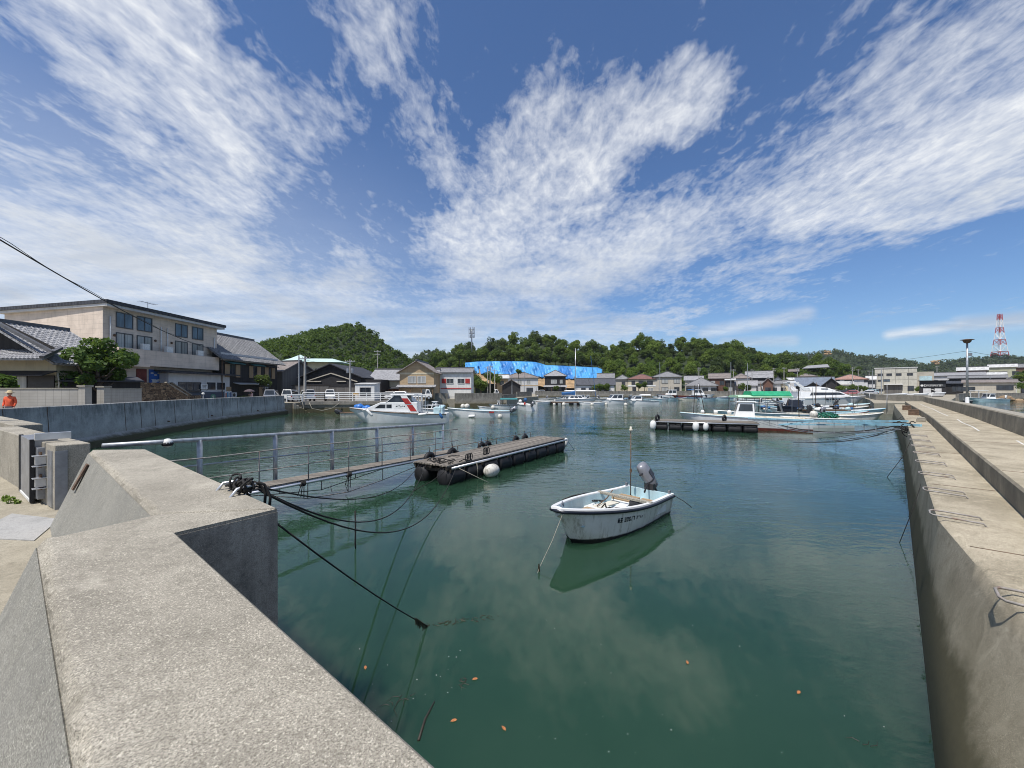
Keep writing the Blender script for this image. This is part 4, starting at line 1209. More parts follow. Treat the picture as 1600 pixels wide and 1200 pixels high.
# mooring loops along the lip
def loop_at(s, first):
    mb = MB(); w2 = .17; r = .0115; l = lip(s)
    x0 = -.30
    path = [pq(s-w2, l+.42, 1.50), pq(s-w2, l+.36, 1.585), pq(s-w2, l+.04, 1.60), pq(s-w2*.9, l-.075, 1.60), pq(s-w2*.55, l-.105, 1.60),
            pq(s+w2*.55, l-.105, 1.60), pq(s+w2*.9, l-.075, 1.60), pq(s+w2, l+.04, 1.60), pq(s+w2, l+.36, 1.585), pq(s+w2, l+.42, 1.50)]
    path = [Vector(p) for p in path]
    mb.tube(path, r, 7); return mb.build('mooring_loop', M['rustrail'], None, smooth=True)
SLOOP = [5.19, 7.95, 9.75, 11.55, 13.4, 15.2, 17.0, 18.9, 20.8]
for i, s in enumerate(SLOOP):
    o = loop_at(s, i == 0)
    lab = ['large bent steel mooring loop nearest the camera on the right quay lip', 'second mooring loop along the quay lip, beyond the nearest one', 'third mooring loop along the quay lip', 'fourth mooring loop along the quay lip',
           'fifth mooring loop along the quay lip', 'sixth mooring loop along the quay lip'][i] if i < 6 else 'small far steel mooring loop on the quay lip towards the boats'
    tag(o, lab, 'mooring loop', 'mooring loops along the quay lip')
for i, (s, o_) in enumerate(((37.5, .95), (46, .9))):
    t = thing('rusty_bracket', ['rusty steel bracket frame on the quay ledge beside the step, nearer one', 'rusty steel bracket frame on the quay ledge, farther one'][i], 'bracket', pq(s, o_, 1.55), .77, 'rusty brackets on the quay ledge')
    mb = MB(); mb.box((-.22,0,.16),(.07,.5,.32)); mb.box((.22,0,.16),(.07,.5,.32)); mb.build('uprights', M['rust'], t)
    mb = MB(); mb.box((0,0,.35),(.52,.5,.06)); mb.build('top_plate', M['rust'], t)
mb = MB(); p = Vector(pq(30.5, .98, 1.55)); mb.box(p+Vector((0,0,.08)), (.5,.36,.16), rz=.77); mb.box(p+Vector((0,0,.19)), (.44,.30,.06), rz=.77)
tag(mb.build('concrete_block', M['con_top'], None, bevel=.02), 'small loose concrete block on the quay ledge before the brackets', 'block')
# lamp post on the outer side
lp = Vector(pq(50.9, 4.7, .9))
t = thing('lamp_post', 'tall white quay lamp post with a wide dark bowl shade behind the parapet', 'lamp post', lp)
mb = MB(); mb.lathe([(.23,0),(.23,.5),(.14,.62),(.12,1.6),(.09,1.7)], n=14); mb.build('base', M['whitecar'], t, smooth=True, auto=40)
mb = MB(); mb.tube([(0,0,1.6),(0,0,6.35)], [.085,.065], 12); mb.build('pole', M['galv'], t, smooth=True)
mb = MB(); mb.lathe([(.05,0),(.14,.02),(.22,.09),(.25,.17),(.27,.25),(.42,.285),(.42,.31),(.16,.35),(.03,.36)], (0,0,6.25), 20); lsh = mb.build('lamp_shade', M['rust'], t, smooth=True, auto=40)
mb = MB(); mb.box((0.16,-.1,5.3),(.16,.14,.24)); mb.build('switch_box', M['grey_metal'], t)
wire('thin black service cable leaving the quay lamp post to the left', sag(lp+Vector((0,0,5.6)), (30,62,5.2), .5), .012)
wire('service cable from the quay lamp post to the right edge', sag(lp+Vector((0,0,5.6)), (62,38,6.9), .9), .012)

# cross wall at the head of the quay
t = thing('harbour_wall', 'low pale concrete wall across the head of the right quay', 'wall', (50, 55, GZ))
mb = MB(t.location); mb.prism([(57.6,55.0),(61.4,67),(77.2,87),(77.6,86.7),(61.9,66.8),(58.2,55.1)], 0, 2.38); mb.build('wall', M['con_top'], t, bevel=.02)

# ---------------------------------------------------------------- long stained quay wall on the left
t = thing('quay_wall', 'long curved stained blue-grey concrete flood wall along the left side of the harbour', 'flood wall', (-26, 29, 0))
QL = [(-22.3,15.8),(-23.0,18),(-23.75,22.1),(-24.9,25.6),(-26.05,29),(-27.4,34),(-28.45,39),(-29.2,44.5),(-29.85,50.5),(-30.1,52.6)]
mb = MB(t.location); rings = []
for i, (x, y) in enumerate(QL):
    d = Vector((QL[min(i+1,9)][0]-QL[max(i-1,0)][0], QL[min(i+1,9)][1]-QL[max(i-1,0)][1], 0)).normalized(); n = Vector((d.y, -d.x, 0))
    p = Vector((x, y, 0)); f = lambda o_, z: tuple(p+n*o_+Vector((0,0,z)))
    rings.append([f(.55,-1.5), f(.42,.35), f(.06,.58), f(.0,.60), f(-.10,2.38), f(-.13,2.41), f(-.40,2.41), f(-.43,2.38), f(-.55,1.0), f(-.6,-1.5)])
mb.loft(rings); mb.build('wall', M['con_quay'], t)
mb = MB(t.location)
for i in (1, 3, 4, 5, 6, 7, 8):
    for k in (0, 1):
        if i == 8 and k: continue
        p = Vector((*QL[i], 0)).lerp(Vector((*QL[i+1], 0)), k*.5); d = (Vector((*QL[i+1],0))-Vector((*QL[i],0))).normalized(); n = Vector((d.y,-d.x,0))
        mb.bar(p+n*.008+Vector((0,0,.6)), p-n*.10+Vector((0,0,2.38)), .03, .02, up=(0,1,0))
mb.build('joint', M['rust'], t)
mb = MB(t.location)
for i, u in ((1,.7),(4,.3),(5,.6),(7,.2)):
    p = Vector((*QL[i],0)).lerp(Vector((*QL[i+1],0)), u); d = (Vector((*QL[i+1],0))-Vector((*QL[i],0))).normalized(); n = Vector((d.y,-d.x,0))
    mb.tube([p-n*.1+Vector((0,0,.82)), p+n*.14+Vector((0,0,.80))], .05, 8)
mb.build('drain_pipe', M['rust'], t)

# ---------------------------------------------------------------- mooring loop with black rope on the sea wall
lpos = P2.lerp(P3, .17)-WN*.05+Vector((0,0,TOP))
mb = MB(); e = WD; n = WN
path = [lpos+e*.17-n*.10-Vector((0,0,.05)), lpos+e*.17-n*.02+Vector((0,0,.055)), lpos+e*.15+n*.10+Vector((0,0,.06)), lpos+e*.08+n*.15+Vector((0,0,.06)), lpos-e*.08+n*.15+Vector((0,0,.06)), lpos-e*.15+n*.10+Vector((0,0,.06)), lpos-e*.17-n*.02+Vector((0,0,.055)), lpos-e*.17-n*.10-Vector((0,0,.05))]
mb.tube(path, .0125, 8); tag(mb.build('mooring_loop', M['alu'], None, smooth=True), 'bare steel mooring loop on the sea wall edge wrapped in black rope', 'mooring loop')
rr = random.Random(9); mb = MB()
for k in range(16):
    c = lpos+e*rr.uniform(-.18,.14)+n*rr.uniform(.02,.10)+Vector((0,0,.045+rr.uniform(-.01,.035)))
    pts_ = []
    a0 = rr.uniform(0,6.28); r1 = rr.uniform(.035,.07); ax1 = Vector((rr.uniform(-1,1), rr.uniform(-1,1), rr.uniform(-.4,1.0))).normalized(); u1 = ax1.orthogonal().normalized(); v1 = ax1.cross(u1)
    for q_ in range(15):
        a = a0+q_*.46; pts_.append(c+u1*math.cos(a)*r1+v1*math.sin(a)*r1+ax1*(q_-7)*.005)
    mb.tube(pts_, .0095, 6)
for k in range(2):
    p = lpos-e*(.10+.05*k)+n*(.12+.02*k); pts_ = [p+Vector((0,0,.08)), p+n*.05+Vector((0,0,.05)), p+n*.09-e*.02+Vector((0,0,-.03-.03*k)), p+n*.08-e*.03+Vector((0,0,-.12-.02*k))]
    mb.tube(pts_, .012, 6)
tag(mb.build('knotted_rope', M['rope'], None, smooth=True), 'bundle of black knotted rope tied round the mooring loop on the sea wall', 'rope')

# ---------------------------------------------------------------- gangway to the pontoon
GA = Vector((-8.05, 7.45, 0)); GB = Vector((-2.25, 16.98, 0)); GD = (GB-GA).normalized(); GN = Vector((-GD.y, GD.x, 0)); GL = (GB-GA).length
def gp(s, v, z): p = GA+GD*s+GN*v; return (p.x, p.y, z)          # metres along, metres to the left
def sx_(px):                                                        # how far along a bearing meets the near edge
    k = (px-800)/F; return (k*GA.y-GA.x)/(GD.x-k*GD.y)
gz = lambda s: .80-.17*s/GL
WG = .62
t = thing('gangway', 'narrow plank gangway with thin rusty railing leading out to the near pontoon', 'gangway', (GA.x, GA.y, gz(0))); off = t.location
mb = MB(off)
for k in range(4):
    v_ = WG*(k+.5)/4
    for a, b_ in ((0,.30),(.302,.64),(.642,1.0)): mb.bar(gp(GL*a, v_, gz(GL*a)), gp(GL*b_, v_, gz(GL*b_)), WG/4-.012, .045)
mb.build('deck_boards', M['planks'], t)
for v_ in (-.05, WG+.05):
    mb = MB(off); mb.tube([gp(0, v_, gz(0)-.06), gp(GL, v_, gz(GL)-.06)], .045, 10); mb.build('side_pipe', M['alu'], t, smooth=True)
for i, px in enumerate((405, 482, 545, 597, 641, 680, 706)):
    s_ = sx_(px); mb = MB(off); ln = .12 if i == 6 else 0
    mb.tube([gp(s_+ln, .0, gz(s_)-.05), gp(s_-ln, .0, gz(s_)+.95)], .016, 8); mb.build('railing_post', M['rustrail'], t, smooth=True)
mb = MB(off); ss_ = [.3+(GL-.4)*i/12 for i in range(13)]
mb.tube([gp(s_, 0, gz(s_)+.95+.012*math.sin(2*s_)) for s_ in ss_], .016, 8); mb.build('railing', M['rustrail'], t, smooth=True)
mb = MB(off); mb.tube([gp(s_, 0, gz(s_)+.46+.015*math.sin(1.3*s_)) for s_ in ss_], .013, 8); mb.build('railing', M['rustrail'], t, smooth=True)
mb = MB(off)                                      # slack truss rods hanging under the deck
rods = [(453,.30),(480,.46),(518,.44),(543,.55),(571,.30),(597,.42),(620,.2)]
for px, d in rods:
    s_ = sx_(px); mb.tube([gp(s_, -.03 if px in (480,543,597) else .5, gz(s_)-.06), gp(s_, -.03 if px in (480,543,597) else .5, gz(s_)-.06-d)], .014, 6)
mb.tube([gp(sx_(px), -.03, gz(sx_(px))-.06-d) for px, d in ((405,.1),(480,.46),(543,.55),(597,.42),(690,.0))], .013, 6)
mb.tube([gp(sx_(px), .5, gz(sx_(px))-.06-d) for px, d in ((405,.2),(453,.30),(518,.44),(571,.30),(660,.0))], .013, 6)
for px, d in rods[1:4]: s_ = sx_(px); mb.tube([gp(s_, -.03, gz(s_)-.06-d), gp(s_+.3, .5, gz(s_)-.06-d*.9)], .011, 6)
mb.build('truss_rods', M['rustrail'], t, smooth=True)
# heavy handrail on the far side
A = Vector((-8.47, 8.2, 2.12)); B = Vector((-2.94, 17.3, 1.78))
t = thing('handrail', 'thick grey pipe handrail with stout posts running along the far side of the gangway', 'handrail', A); off = t.location
mb = MB(off); mb.tube([A.lerp(B, i/8) for i in range(9)], .052, 12); mb.build('top_rail', M['galv'], t, smooth=True)
for px in (312, 430, 519, 589, 645, 692):
    k = (px-800)/F; d_ = B-A; u = (k*A.y-A.x)/(d_.x-k*d_.y); p = A.lerp(B, u)
    mb = MB(off); mb.tube([p, (p.x, p.y, .56)], .058 if px < 600 else .045, 10); mb.build('post', M['galv'] if px < 690 else M['whitecar'], t, smooth=True)
mb = MB(off); mb.tube([A.lerp(B, s)-Vector((0,0,.62)) for s in (.06,.25,.5,.75,.985)], .02, 8); mb.build('mid_rail', M['galv'], t, smooth=True)
mb = MB(off); mb.tube([(A.x,A.y,.58),(B.x,B.y,.58)], .05, 8); mb.build('bottom_rail', M['galv'], t, smooth=True)
k = (263-800)/F; d_ = B-A; u = (k*A.y-A.x)/(d_.x-k*d_.y); p = A.lerp(B, u)
t = thing('float_ball', 'small white ball float with a dark band hanging on the thick handrail', 'float', p)
mb = MB(); mb.ell((0,-.02,-.03), (.105,.105,.105)); mb.build('ball', M['fender'], t, smooth=True)
mb = MB(); mb.lathe([(.10,-.03),(.108,.0),(.108,.02),(.10,.05)], (0,-.02,-.06), 16); mb.build('band', M['black'], t, smooth=True)

# ---------------------------------------------------------------- near pontoon
O1 = Vector((-2.16, 13.4, 0)); e1 = Vector((.544, .839, 0)); f1 = Vector((-.839, .544, 0)); LP, WP = 9.3, 1.75
def pont(label, O, e, f, L, W_, z=.66, group='floating pontoons', name='pontoon', nfl=9):
    rz = math.atan2(e.y, e.x)
    t = thing(name, label, 'pontoon', O, rz, group)      # local x along, local y across (+y = left)
    mb = MB(); n = int(W_/.135)
    rr = random.Random(int(L*10))
    for k in range(n):
        y = .06+(W_-.12)*(k+.5)/n
        cuts = [0.02, L*.34+rr.uniform(-.1,.1), L*.68+rr.uniform(-.1,.1), L-.02]
        for a, b_ in zip(cuts, cuts[1:]): mb.box(((a+b_)/2, y, z+rr.uniform(-.006,.006)), (b_-a-.012, W_/n-.034, .045))
    mb.build('deck_boards', M['planks'], t)
    mb = MB()
    for y in (.12, W_/2, W_-.12): mb.box((L/2, y, z-.085), (L-.1, .1, .11))
    for i in range(6): mb.box((.2+(L-.4)*i/5, W_/2, z-.19), (.1, W_-.02, .1))
    mb.build('frame', M['twig'], t)
    for sy, y in ((-1, -.045), (1, W_+.045)):
        mb = MB(); mb.tube([(.15, y, z-.075), (L-.02, y, z-.075)], .045, 10); mb.build('edge_pipe', M['alu'] if sy < 0 else M['galv'], t, smooth=True)
    for i in range(nfl):
        x0, x1 = .04+(L-.08)*i/nfl, .04+(L-.08)*(i+1)/nfl-.05
        for y in (.32, W_-.32):
            prof = [(.02,x0),(.26,x0+.03),(.335,x0+.10),(.345,x0+.2),(.325,x0+.3),(.345,(x0+x1)/2),(.325,x1-.3),(.345,x1-.2),(.335,x1-.10),(.26,x1-.03),(.02,x1)]
            fb = MB(); fb.lathe(prof, (0, y, .22), 14, Matrix.Rotation(math.pi/2, 3, 'Y')); fb.build('float', M['black'], t, smooth=True, auto=50)
    return t
p1 = pont('long plank-decked pontoon on black barrel floats at the end of the gangway', O1, e1, f1, LP, WP)
mb = MB()
for s in (1.2, 2.6, 4.0, 5.4, 7.0, 8.6): mb.tube([(s, WP+.05, .60), (s, WP+.07, .92)], .014, 6)
mb.tube([(1.2, WP+.07, .92), (8.7, WP+.07, .92)], .012, 6); mb.build('low_rail', M['rust'], p1, smooth=True)
# tyres fixed as fenders along the far side
def tyre_at(loc, rz, label):
    t = thing('tyre_fender', label, 'tyre', loc, rz, 'old tyres hung on the pontoon')
    rot = Matrix.Rotation(math.pi/2, 3, 'X'); ring = []
    mb = MB(); N = 18
    for i in range(N):
        a = 2*math.pi*i/N; ring.append([((.20+.09*math.cos(b_))*math.cos(a), .085*math.sin(b_), (.20+.09*math.cos(b_))*math.sin(a)) for b_ in [2*math.pi*k/10 for k in range(10)]])
    mb.loft(ring+[ring[0]], caps=False); mb.build('tread', M['black'], t, smooth=True)
    mb = MB(); mb.tube([(0,0,.28),(0,.02,.40),(.03,.05,.45)], .015, 6); mb.build('lashing', M['rope'], t)
    return t
def onp(s, v, z): 
    p = O1+e1*s+f1*v; return (p.x, p.y, z)
for i, s in enumerate((1.0, 2.3, 4.3, 4.75, 7.2, 8.1)):
    tyre_at(onp(s, WP+.10, .60), math.atan2(e1.y, e1.x), ['tyre nearest the gangway on the far side of the pontoon', 'second tyre along the far side of the pontoon', 'third tyre along the far side of the pontoon', 'fourth tyre touching the third on the far side of the pontoon', 'fifth tyre near the outer end of the pontoon', 'outermost tyre on the far side of the pontoon'][i])
buoy_float('mooring_buoy', 'big scuffed white oblong buoy tied against the near side of the pontoon', onp(1.95, -.40, .25), .245, math.atan2(e1.y,e1.x), math.pi/2, long=1.45)
buoy_float('fender', 'white fender hanging at the outer end of the near pontoon', onp(LP+.12, .1, .42), .14, 0, .1, M['fender'], 1.7, cat='fender')
# clutter of rope and fittings on the near end
rr = random.Random(4); mb = MB()
for k in range(15):
    s, v_ = rr.uniform(.15,1.5), rr.uniform(.05,1.5); a = rr.uniform(0,6.28); l = rr.uniform(.15,.5)
    pts_ = [Vector(onp(s,v_,.70)), Vector(onp(s+l*.4*math.cos(a), v_+l*.4*math.sin(a), .70+rr.uniform(.02,.10))), Vector(onp(s+l*math.cos(a+.5), v_+l*math.sin(a+.5), .70))]
    mb.tube(pts_, .018, 6)
tag(mb.build('rope_pile', M['rope'], None, smooth=True), 'untidy dark ropes heaped on the near end of the pontoon', 'rope')
for s0, h0 in ((2.0,.30),(.95,.22)):
    mb = MB(); rings = []
    for j in range(4):
        pts_ = [Vector(onp(s0+.09*j+.12*math.cos(a)*.5, -.02, .62+h0+.13*math.sin(a))) for a in [2*math.pi*k/12 for k in range(13)]]
        mb.tube(pts_, .017, 6)
    tag(mb.build('rope_coil', M['rope'], None, smooth=True), 'coil of black rope on the pontoon edge %s' % ('above the big white buoy' if s0 > 1.5 else 'at the near corner'), 'rope')
# ropes between sea wall, pontoon and sea bed
RG = 'ropes slung between sea wall and pontoon'
rs_ = lpos+Vector((.12,.12,.02))
wire('upper black mooring rope sagging from the sea wall loop to the pontoon corner', sag(rs_, onp(.1, WP-.3, .62), .55, 22), .009, 'rope', 'mooring_rope', RG, M['rope'])
wire('middle black mooring rope sagging from the sea wall loop towards the pontoon', sag(rs_+Vector((.03,0,-.03)), onp(.0, WP*.6, .60), .95, 22), .011, 'rope', 'mooring_rope', RG, M['rope'])
wire('lowest thick mooring rope sagging from the sea wall loop nearly to the water', sag(rs_+Vector((.06,0,-.05)), onp(.35, -.05, .58), 1.10, 26), .011, 'rope', 'mooring_rope', RG, M['rope'])
wire('taut thin rope from the pontoon end down into the water', [onp(.1,.1,.56), onp(-.5,.3,.22), onp(-1.2,.6,-.05)], .012, 'rope', 'mooring_rope', RG, M['rope'])
wire('short rope from the pontoon side down to floating weed', [onp(.45,-.06,.56), onp(1.0,-.6,.15), onp(1.25,-.85,-.03)], .010, 'rope', 'mooring_rope', RG, M['rope_pale'])
wire('white rope hanging down the pontoon side beside the big buoy', [onp(1.45,-.08,.62), onp(1.47,-.12,.35), onp(1.49,-.10,.05)], .014, 'rope', 'hanging_rope', None, M['rope_pale'])
wire('rope hanging from the outer end of the pontoon into the water', [onp(LP,.0,.6), onp(LP+.45,-.1,.2), onp(LP+.7,-.15,-.05)], .012, 'rope', 'mooring_rope', None, M['rope'])
p = Vector((-2.05, 8.3, 0))
wire('dark rope end hanging from the lowest mooring rope into the water', [at(555, 8.2, .78), at(555.5, 8.22, .45), at(555, 8.2, .1), at(556, 8.2, -.05)], .016, 'rope', 'hanging_rope', None, M['rope'])
for px, q_ in ((468,0),(541,1)):
    s_ = sx_(px); mb = MB(); z = gz(s_)-.06
    for k in range(3): mb.tube([gp(s_+.04*k,-.10,z+.05), gp(s_+.05*k-.05,-.13,z-.08), gp(s_+.09*k-.12,-.11,z-.3-.05*k)], .012, 5)
    for k in range(4): mb.tube([gp(s_+.035*k, -.05+.075*math.cos(a), z+.075*math.sin(a)) for a in [2*math.pi*i/10 for i in range(11)]], .014, 5)
    tag(mb.build('rope_lashing', M['rope'], None, smooth=True), 'black rope lashing tied round the gangway side pipe, %s' % ('nearer one' if q_ == 0 else 'farther one near mid span'), 'rope')
# weed-hung rope from the corner to the sea bed
ra = P2+Vector((.0,0,TOP-.12)); wr = Vector(at(668, ondist(978), 0.0))
wire('thin taut black rope from the sea wall corner down into the water', [ra.lerp(wr, i/6)-Vector((0,0,.05*4*(i/6)*(1-i/6))) for i in range(7)]+[wr+Vector((.25,.02,-.05))], .0075, 'rope', 'anchor_rope', None, M['rope'])
rr = random.Random(12); mb = MB()
for k in range(46):
    p = ra.lerp(wr, rr.uniform(.86, .995)); l = rr.uniform(.03,.12)
    mb.tube([p, p+Vector((rr.uniform(-.01,.015),rr.uniform(-.01,.01),-l*.5)), p+Vector((rr.uniform(-.02,.03),rr.uniform(-.02,.02),-l))], [.007,.006,.002], 5)
tag(mb.build('seaweed', M['algae'], None), 'clump of dark seaweed hanging on the anchor rope at the water', 'seaweed')
mb = MB()
for k in range(60):
    u = rr.random(); p = wr.lerp(Vector(at(768+rr.uniform(-8,14), ondist(965), 0)), u)+Vector((0, rr.uniform(-.03,.03)*(1+2*u), .004))
    a = rr.uniform(0,6.28); l = rr.uniform(.02,.07); mb.tube([p, p+Vector((math.cos(a)*l, math.sin(a)*l, .001))], [.005,.002], 4)
tag(mb.build('seaweed', M['algae'], None), 'thin line of brown weed floating off from the anchor rope', 'seaweed')
# floating bits
def fl(px, py): return Vector(at(px, ondist(py), .006))
for px, py, a, lab in ((742,1062,.2,'orange dead leaf on the floating twig cluster'), (787,1139,2.2,'orange leaf floating lower middle near the wall'), (1074,1036,1.3,'pinkish leaf floating in the open water below the skiff'),
                       (1248,1083,.6,'brown leaf floating towards the right quay'), (571,1044,1.9,'pale curled leaf floating close to the sea wall'), (709,1127,.3,'small orange leaf by the floating stick')):
    c = fl(px, py); mb = MB(); l, w_ = .034, .015; ca, sa = math.cos(a), math.sin(a)
    P = [(-l,0,.0),(-l*.3,w_,.006),(l*.5,w_*.8,.008),(l,0,.002),(l*.5,-w_*.8,.002),(-l*.3,-w_,.004)]
    mb.slab([(c.x+x*ca-y*sa, c.y+x*sa+y*ca, c.z+z) for x, y, z in P], .002)
    tag(mb.build('floating_leaf', M['leaf_dead'], None), lab, 'leaf', 'dead leaves floating on the water')
mb = MB(); a, b_ = fl(654,1158), fl(679,1097); mb.tube([a, a.lerp(b_,.5)+Vector((-.02,0,.004)), b_], [.014,.012,.007], 7); tag(mb.build('floating_stick', M['twig'], None, smooth=True), 'short dark stick floating beside the sea wall', 'stick')
def twigs(seed, c, n, l, lab):
    rr = random.Random(seed); mb = MB()
    for k in range(n):
        p = c+Vector((rr.uniform(-l,l)*.5, rr.uniform(-l,l)*.35, 0)); a = rr.uniform(0,6.28); q = rr.uniform(.3,1)*l
        mb.tube([p, p+Vector((math.cos(a)*q*.5, math.sin(a)*q*.5, .002)), p+Vector((math.cos(a+.4)*q, math.sin(a+.4)*q, 0))], [.0035,.003,.001], 4)
    tag(mb.build('floating_twigs', M['twig'], None), lab, 'twigs', 'twig rafts on the water')
twigs(1, fl(728,1065), 9, .16, 'sparse dark twigs floating round an orange leaf')
twigs(2, fl(625,1095), 9, .20, 'long thin dark twigs floating close to the sea wall')
twigs(3, fl(1350,1160), 3, .15, 'faint twigs floating by the foot of the right quay')
rr = random.Random(31); mb = MB()
for k in range(42):
    px, py = rr.choice([(rr.uniform(560,720), rr.uniform(1000,1130)), (rr.uniform(700,1400), rr.uniform(960,1190))])
    c = fl(px, py); s = rr.uniform(.002,.006); mb.ell(c, (s, s, s*.5), 6, 4)
o = tag(mb.build('foam_specks', M['fender'], None), 'scattered pale specks of foam on the near water', 'foam'); o['kind'] = 'stuff'

# ---------------------------------------------------------------- the moored skiff
sk = thing('motor_skiff', 'small white open skiff with black rub rail and tilted silver outboard moored in mid harbour', 'boat', (2.36, 9.55, 0), math.atan2(-.697, -.717))
def skiffmat():
    m, t_, bs = newmat('skiff_gelcoat')
    co_ = t_.n('ShaderNodeTexCoord').outputs['Object']; s_ = t_.n('ShaderNodeSeparateXYZ', {0: co_})
    n = t_.noise(co_, 1.7, 7, .65); d = t_.noise(t_.mapv(co_, (5,5,.5)), 1.3, 7, .75)
    col = t_.mix(t_.rng(n, .3, .7), (.72,.71,.66), (.82,.81,.77))
    col = t_.mix(t_.math('MULTIPLY', t_.rng(d, .47, .68), .7), col, (.30,.27,.21))
    z = t_.math('ADD', s_.outputs[2], t_.math('MULTIPLY', t_.math('SUBTRACT', n, .5), .10))
    zz = t_.math('SUBTRACT', z, t_.math('MULTIPLY', t_.math('MAXIMUM', s_.outputs[0], 0.0), .035))
    col = t_.mix(t_.rng(zz, .075, .035), col, (.020,.016,.020))
    col = t_.mix(t_.rng(zz, .10, .085), col, t_.mix(t_.rng(zz, .075, .07), (.12,.02,.04), (.02,.02,.02))) if False else col
    t_.set(bs, 'Base Color', col); bs.inputs['Roughness'].default_value = .35
    return m
rs = make_hull(sk, 4.0, 1.5, .52, .84, skiffmat(), deck=M['paleblue'], open_floor=.25, inner=True, rail=M['navy'], rail_r=.036, full=2.0, endw=.20, tr=.90, n=22)
gw = MB()
path = [(x, b-.035, zs+.012) for x, b, zs, *_ in rs]; path = path+[(rs[-1][0]-.03, 0, rs[-1][2]+.012)]+[(x, -y, z) for x, y, z in reversed(path)]
rings = []
for i, p in enumerate(path):
    q = Vector(path[min(i+1,len(path)-1)])-Vector(path[max(i-1,0)]); q.z = 0; q.normalize(); n = Vector((q.y,-q.x,0))
    P = Vector(p); rings.append([P+n*.055-Vector((0,0,.02)), P+n*.05+Vector((0,0,.012)), P-n*.04+Vector((0,0,.014)), P-n*.045-Vector((0,0,.03))])
gw.loft(rings); gw.build('gunwale', M['white_clean'], sk, smooth=True, auto=35)
def thwart(x0, x1, z, name, mat, top=None, wy=.92, wall_h=None):
    b, zs = side_at(rs, (x0+x1)/2); mb = MB()
    mb.box(((x0+x1)/2, 0, z/2+.08), (x1-x0, 2*b*wy, z-.16)); o = mb.build(name, mat, sk, bevel=.015)
    return o
mb = MB(); mb.box((-1.30, .34, .36), (.50, .62, .06)); mb.build('seat_pad', M['shutterwood'], sk, bevel=.02)
mb = MB(); mb.box((-1.30, -.34, .36), (.50, .62, .06)); mb.build('seat_pad', M['shutterwood'], sk, bevel=.02)
mb = MB(); mb.box((-1.30, .34, .25), (.54, .66, .17)); mb.box((-1.30, -.34, .25), (.54, .66, .17)); mb.build('stern_lockers', M['white'], sk, bevel=.015)
mb = MB(); mb.box((-.62, 0, .575), (.10, 1.50, .06)); mb.build('cross_beam', M['timber_grey'] if 'timber_grey' in M else M['rope_pale'], sk, bevel=.008)
mb = MB(); mb.box((.02, 0, .33), (.45, 1.22, .14)); mb.build('centre_thwart', M['white'], sk, bevel=.015)
mb = MB(); mb.box((.42, -.02, .40), (.36, .95, .035)); mb.build('plank_seat', M['shutterwood'], sk, bevel=.01)
mb = MB(); mb.box((1.18, 0, .42), (.70, .62, .04)); mb.build('bow_deck', M['paleblue'], sk, bevel=.01)
mb = MB(); mb.tube([(.05,.30,.46),(.35,.20,.56),(.75,.05,.50)], .018, 6); mb.tube([(.2,-.1,.47),(.45,.15,.66),(.65,.35,.52)], .016, 6)
rr = random.Random(6)
for k in range(6):
    c = Vector((.55+rr.uniform(-.25,.25), .08+rr.uniform(-.2,.2), .47)); mb.tube([c+Vector((.09*math.cos(a), .09*math.sin(a), .01*k)) for a in [i*.6+k for i in range(9)]], .011, 5)
for k in range(4):
    c = Vector((-.35+.1*k, -.48, .44)); mb.tube([c+Vector((.07*math.cos(a), .05*math.sin(a), .02*k)) for a in [i*.6+k for i in range(10)]], .012, 5)
mb.build('rope_and_gear', M['rope'], sk, smooth=True)
mb = MB(); mb.tube([(-.2,-.80,.60),(.35,-.86,.62),(.9,-.74,.66)], [.022,.018,.012], 6); mb.build('oar', M['twig'], sk, smooth=True)
mb = MB(); mb.tube([(-1.62,-.36,.22),(-1.63,-.36,2.15)], [.015,.013], 8); st = mb.build('stern_pole', M['rust'], sk, smooth=True)
mb = MB(); mb.lathe([(.02,0),(.05,.01),(.05,.05),(.03,.07),(.03,.12),(.015,.13)], (-1.63,-.36,2.13), 12); mb.build('pole_lamp', M['offwhite'], st, smooth=True)
for z0_, z1_, r_ in ((1.0,1.09,.034),(.2,.36,.045)):
    mb = MB(); mb.tube([(-1.63,-.36,z0_),(-1.63,-.36,z1_)], r_, 8); mb.build('clamp', M['rust'], st)
for x_, y_, l_, a_, c_ in ((-.25,.10,.9,.2,'white'),(-.30,-.28,.8,-.1,'offwhite'),(.75,.12,.7,.35,'timber'),(.95,-.15,.6,-.3,'offwhite')):
    mb = MB(); mb.box((x_, y_, .40), (l_, .24, .03), rz=a_); mb.build('floor_board', M[c_], sk)
mb = MB(); mb.box((-.75, .30, .42), (.34, .26, .22)); mb.build('tackle_box', M['blackplastic'], sk, bevel=.02)
mb = MB(); mb.lathe([(.10,0),(.13,.02),(.14,.22),(.12,.23),(.11,.04),(.02,.03)], (.30,.42,.34), 14); mb.build('bucket', M['rust'], sk, smooth=True, auto=40)
mb = MB(); mb.tube([(-1.0,-.55,.58),(-.5,-.40,.50),(.1,-.30,.44)], .014, 6); mb.build('boat_hook', M['rust'], sk)
outboard(sk, -2.02, .60, tilt=.42, s=1.02, roll=.40)
mb = MB()
for y in (.62, -.62): mb.box((-1.85, y, .60), (.07,.05,.08)); 
mb.tube([(1.72,-.05,.82),(1.76,-.05,.93),(1.80,-.05,.82)], .015, 6); mb.build('cleats', M['grey_metal'], sk)
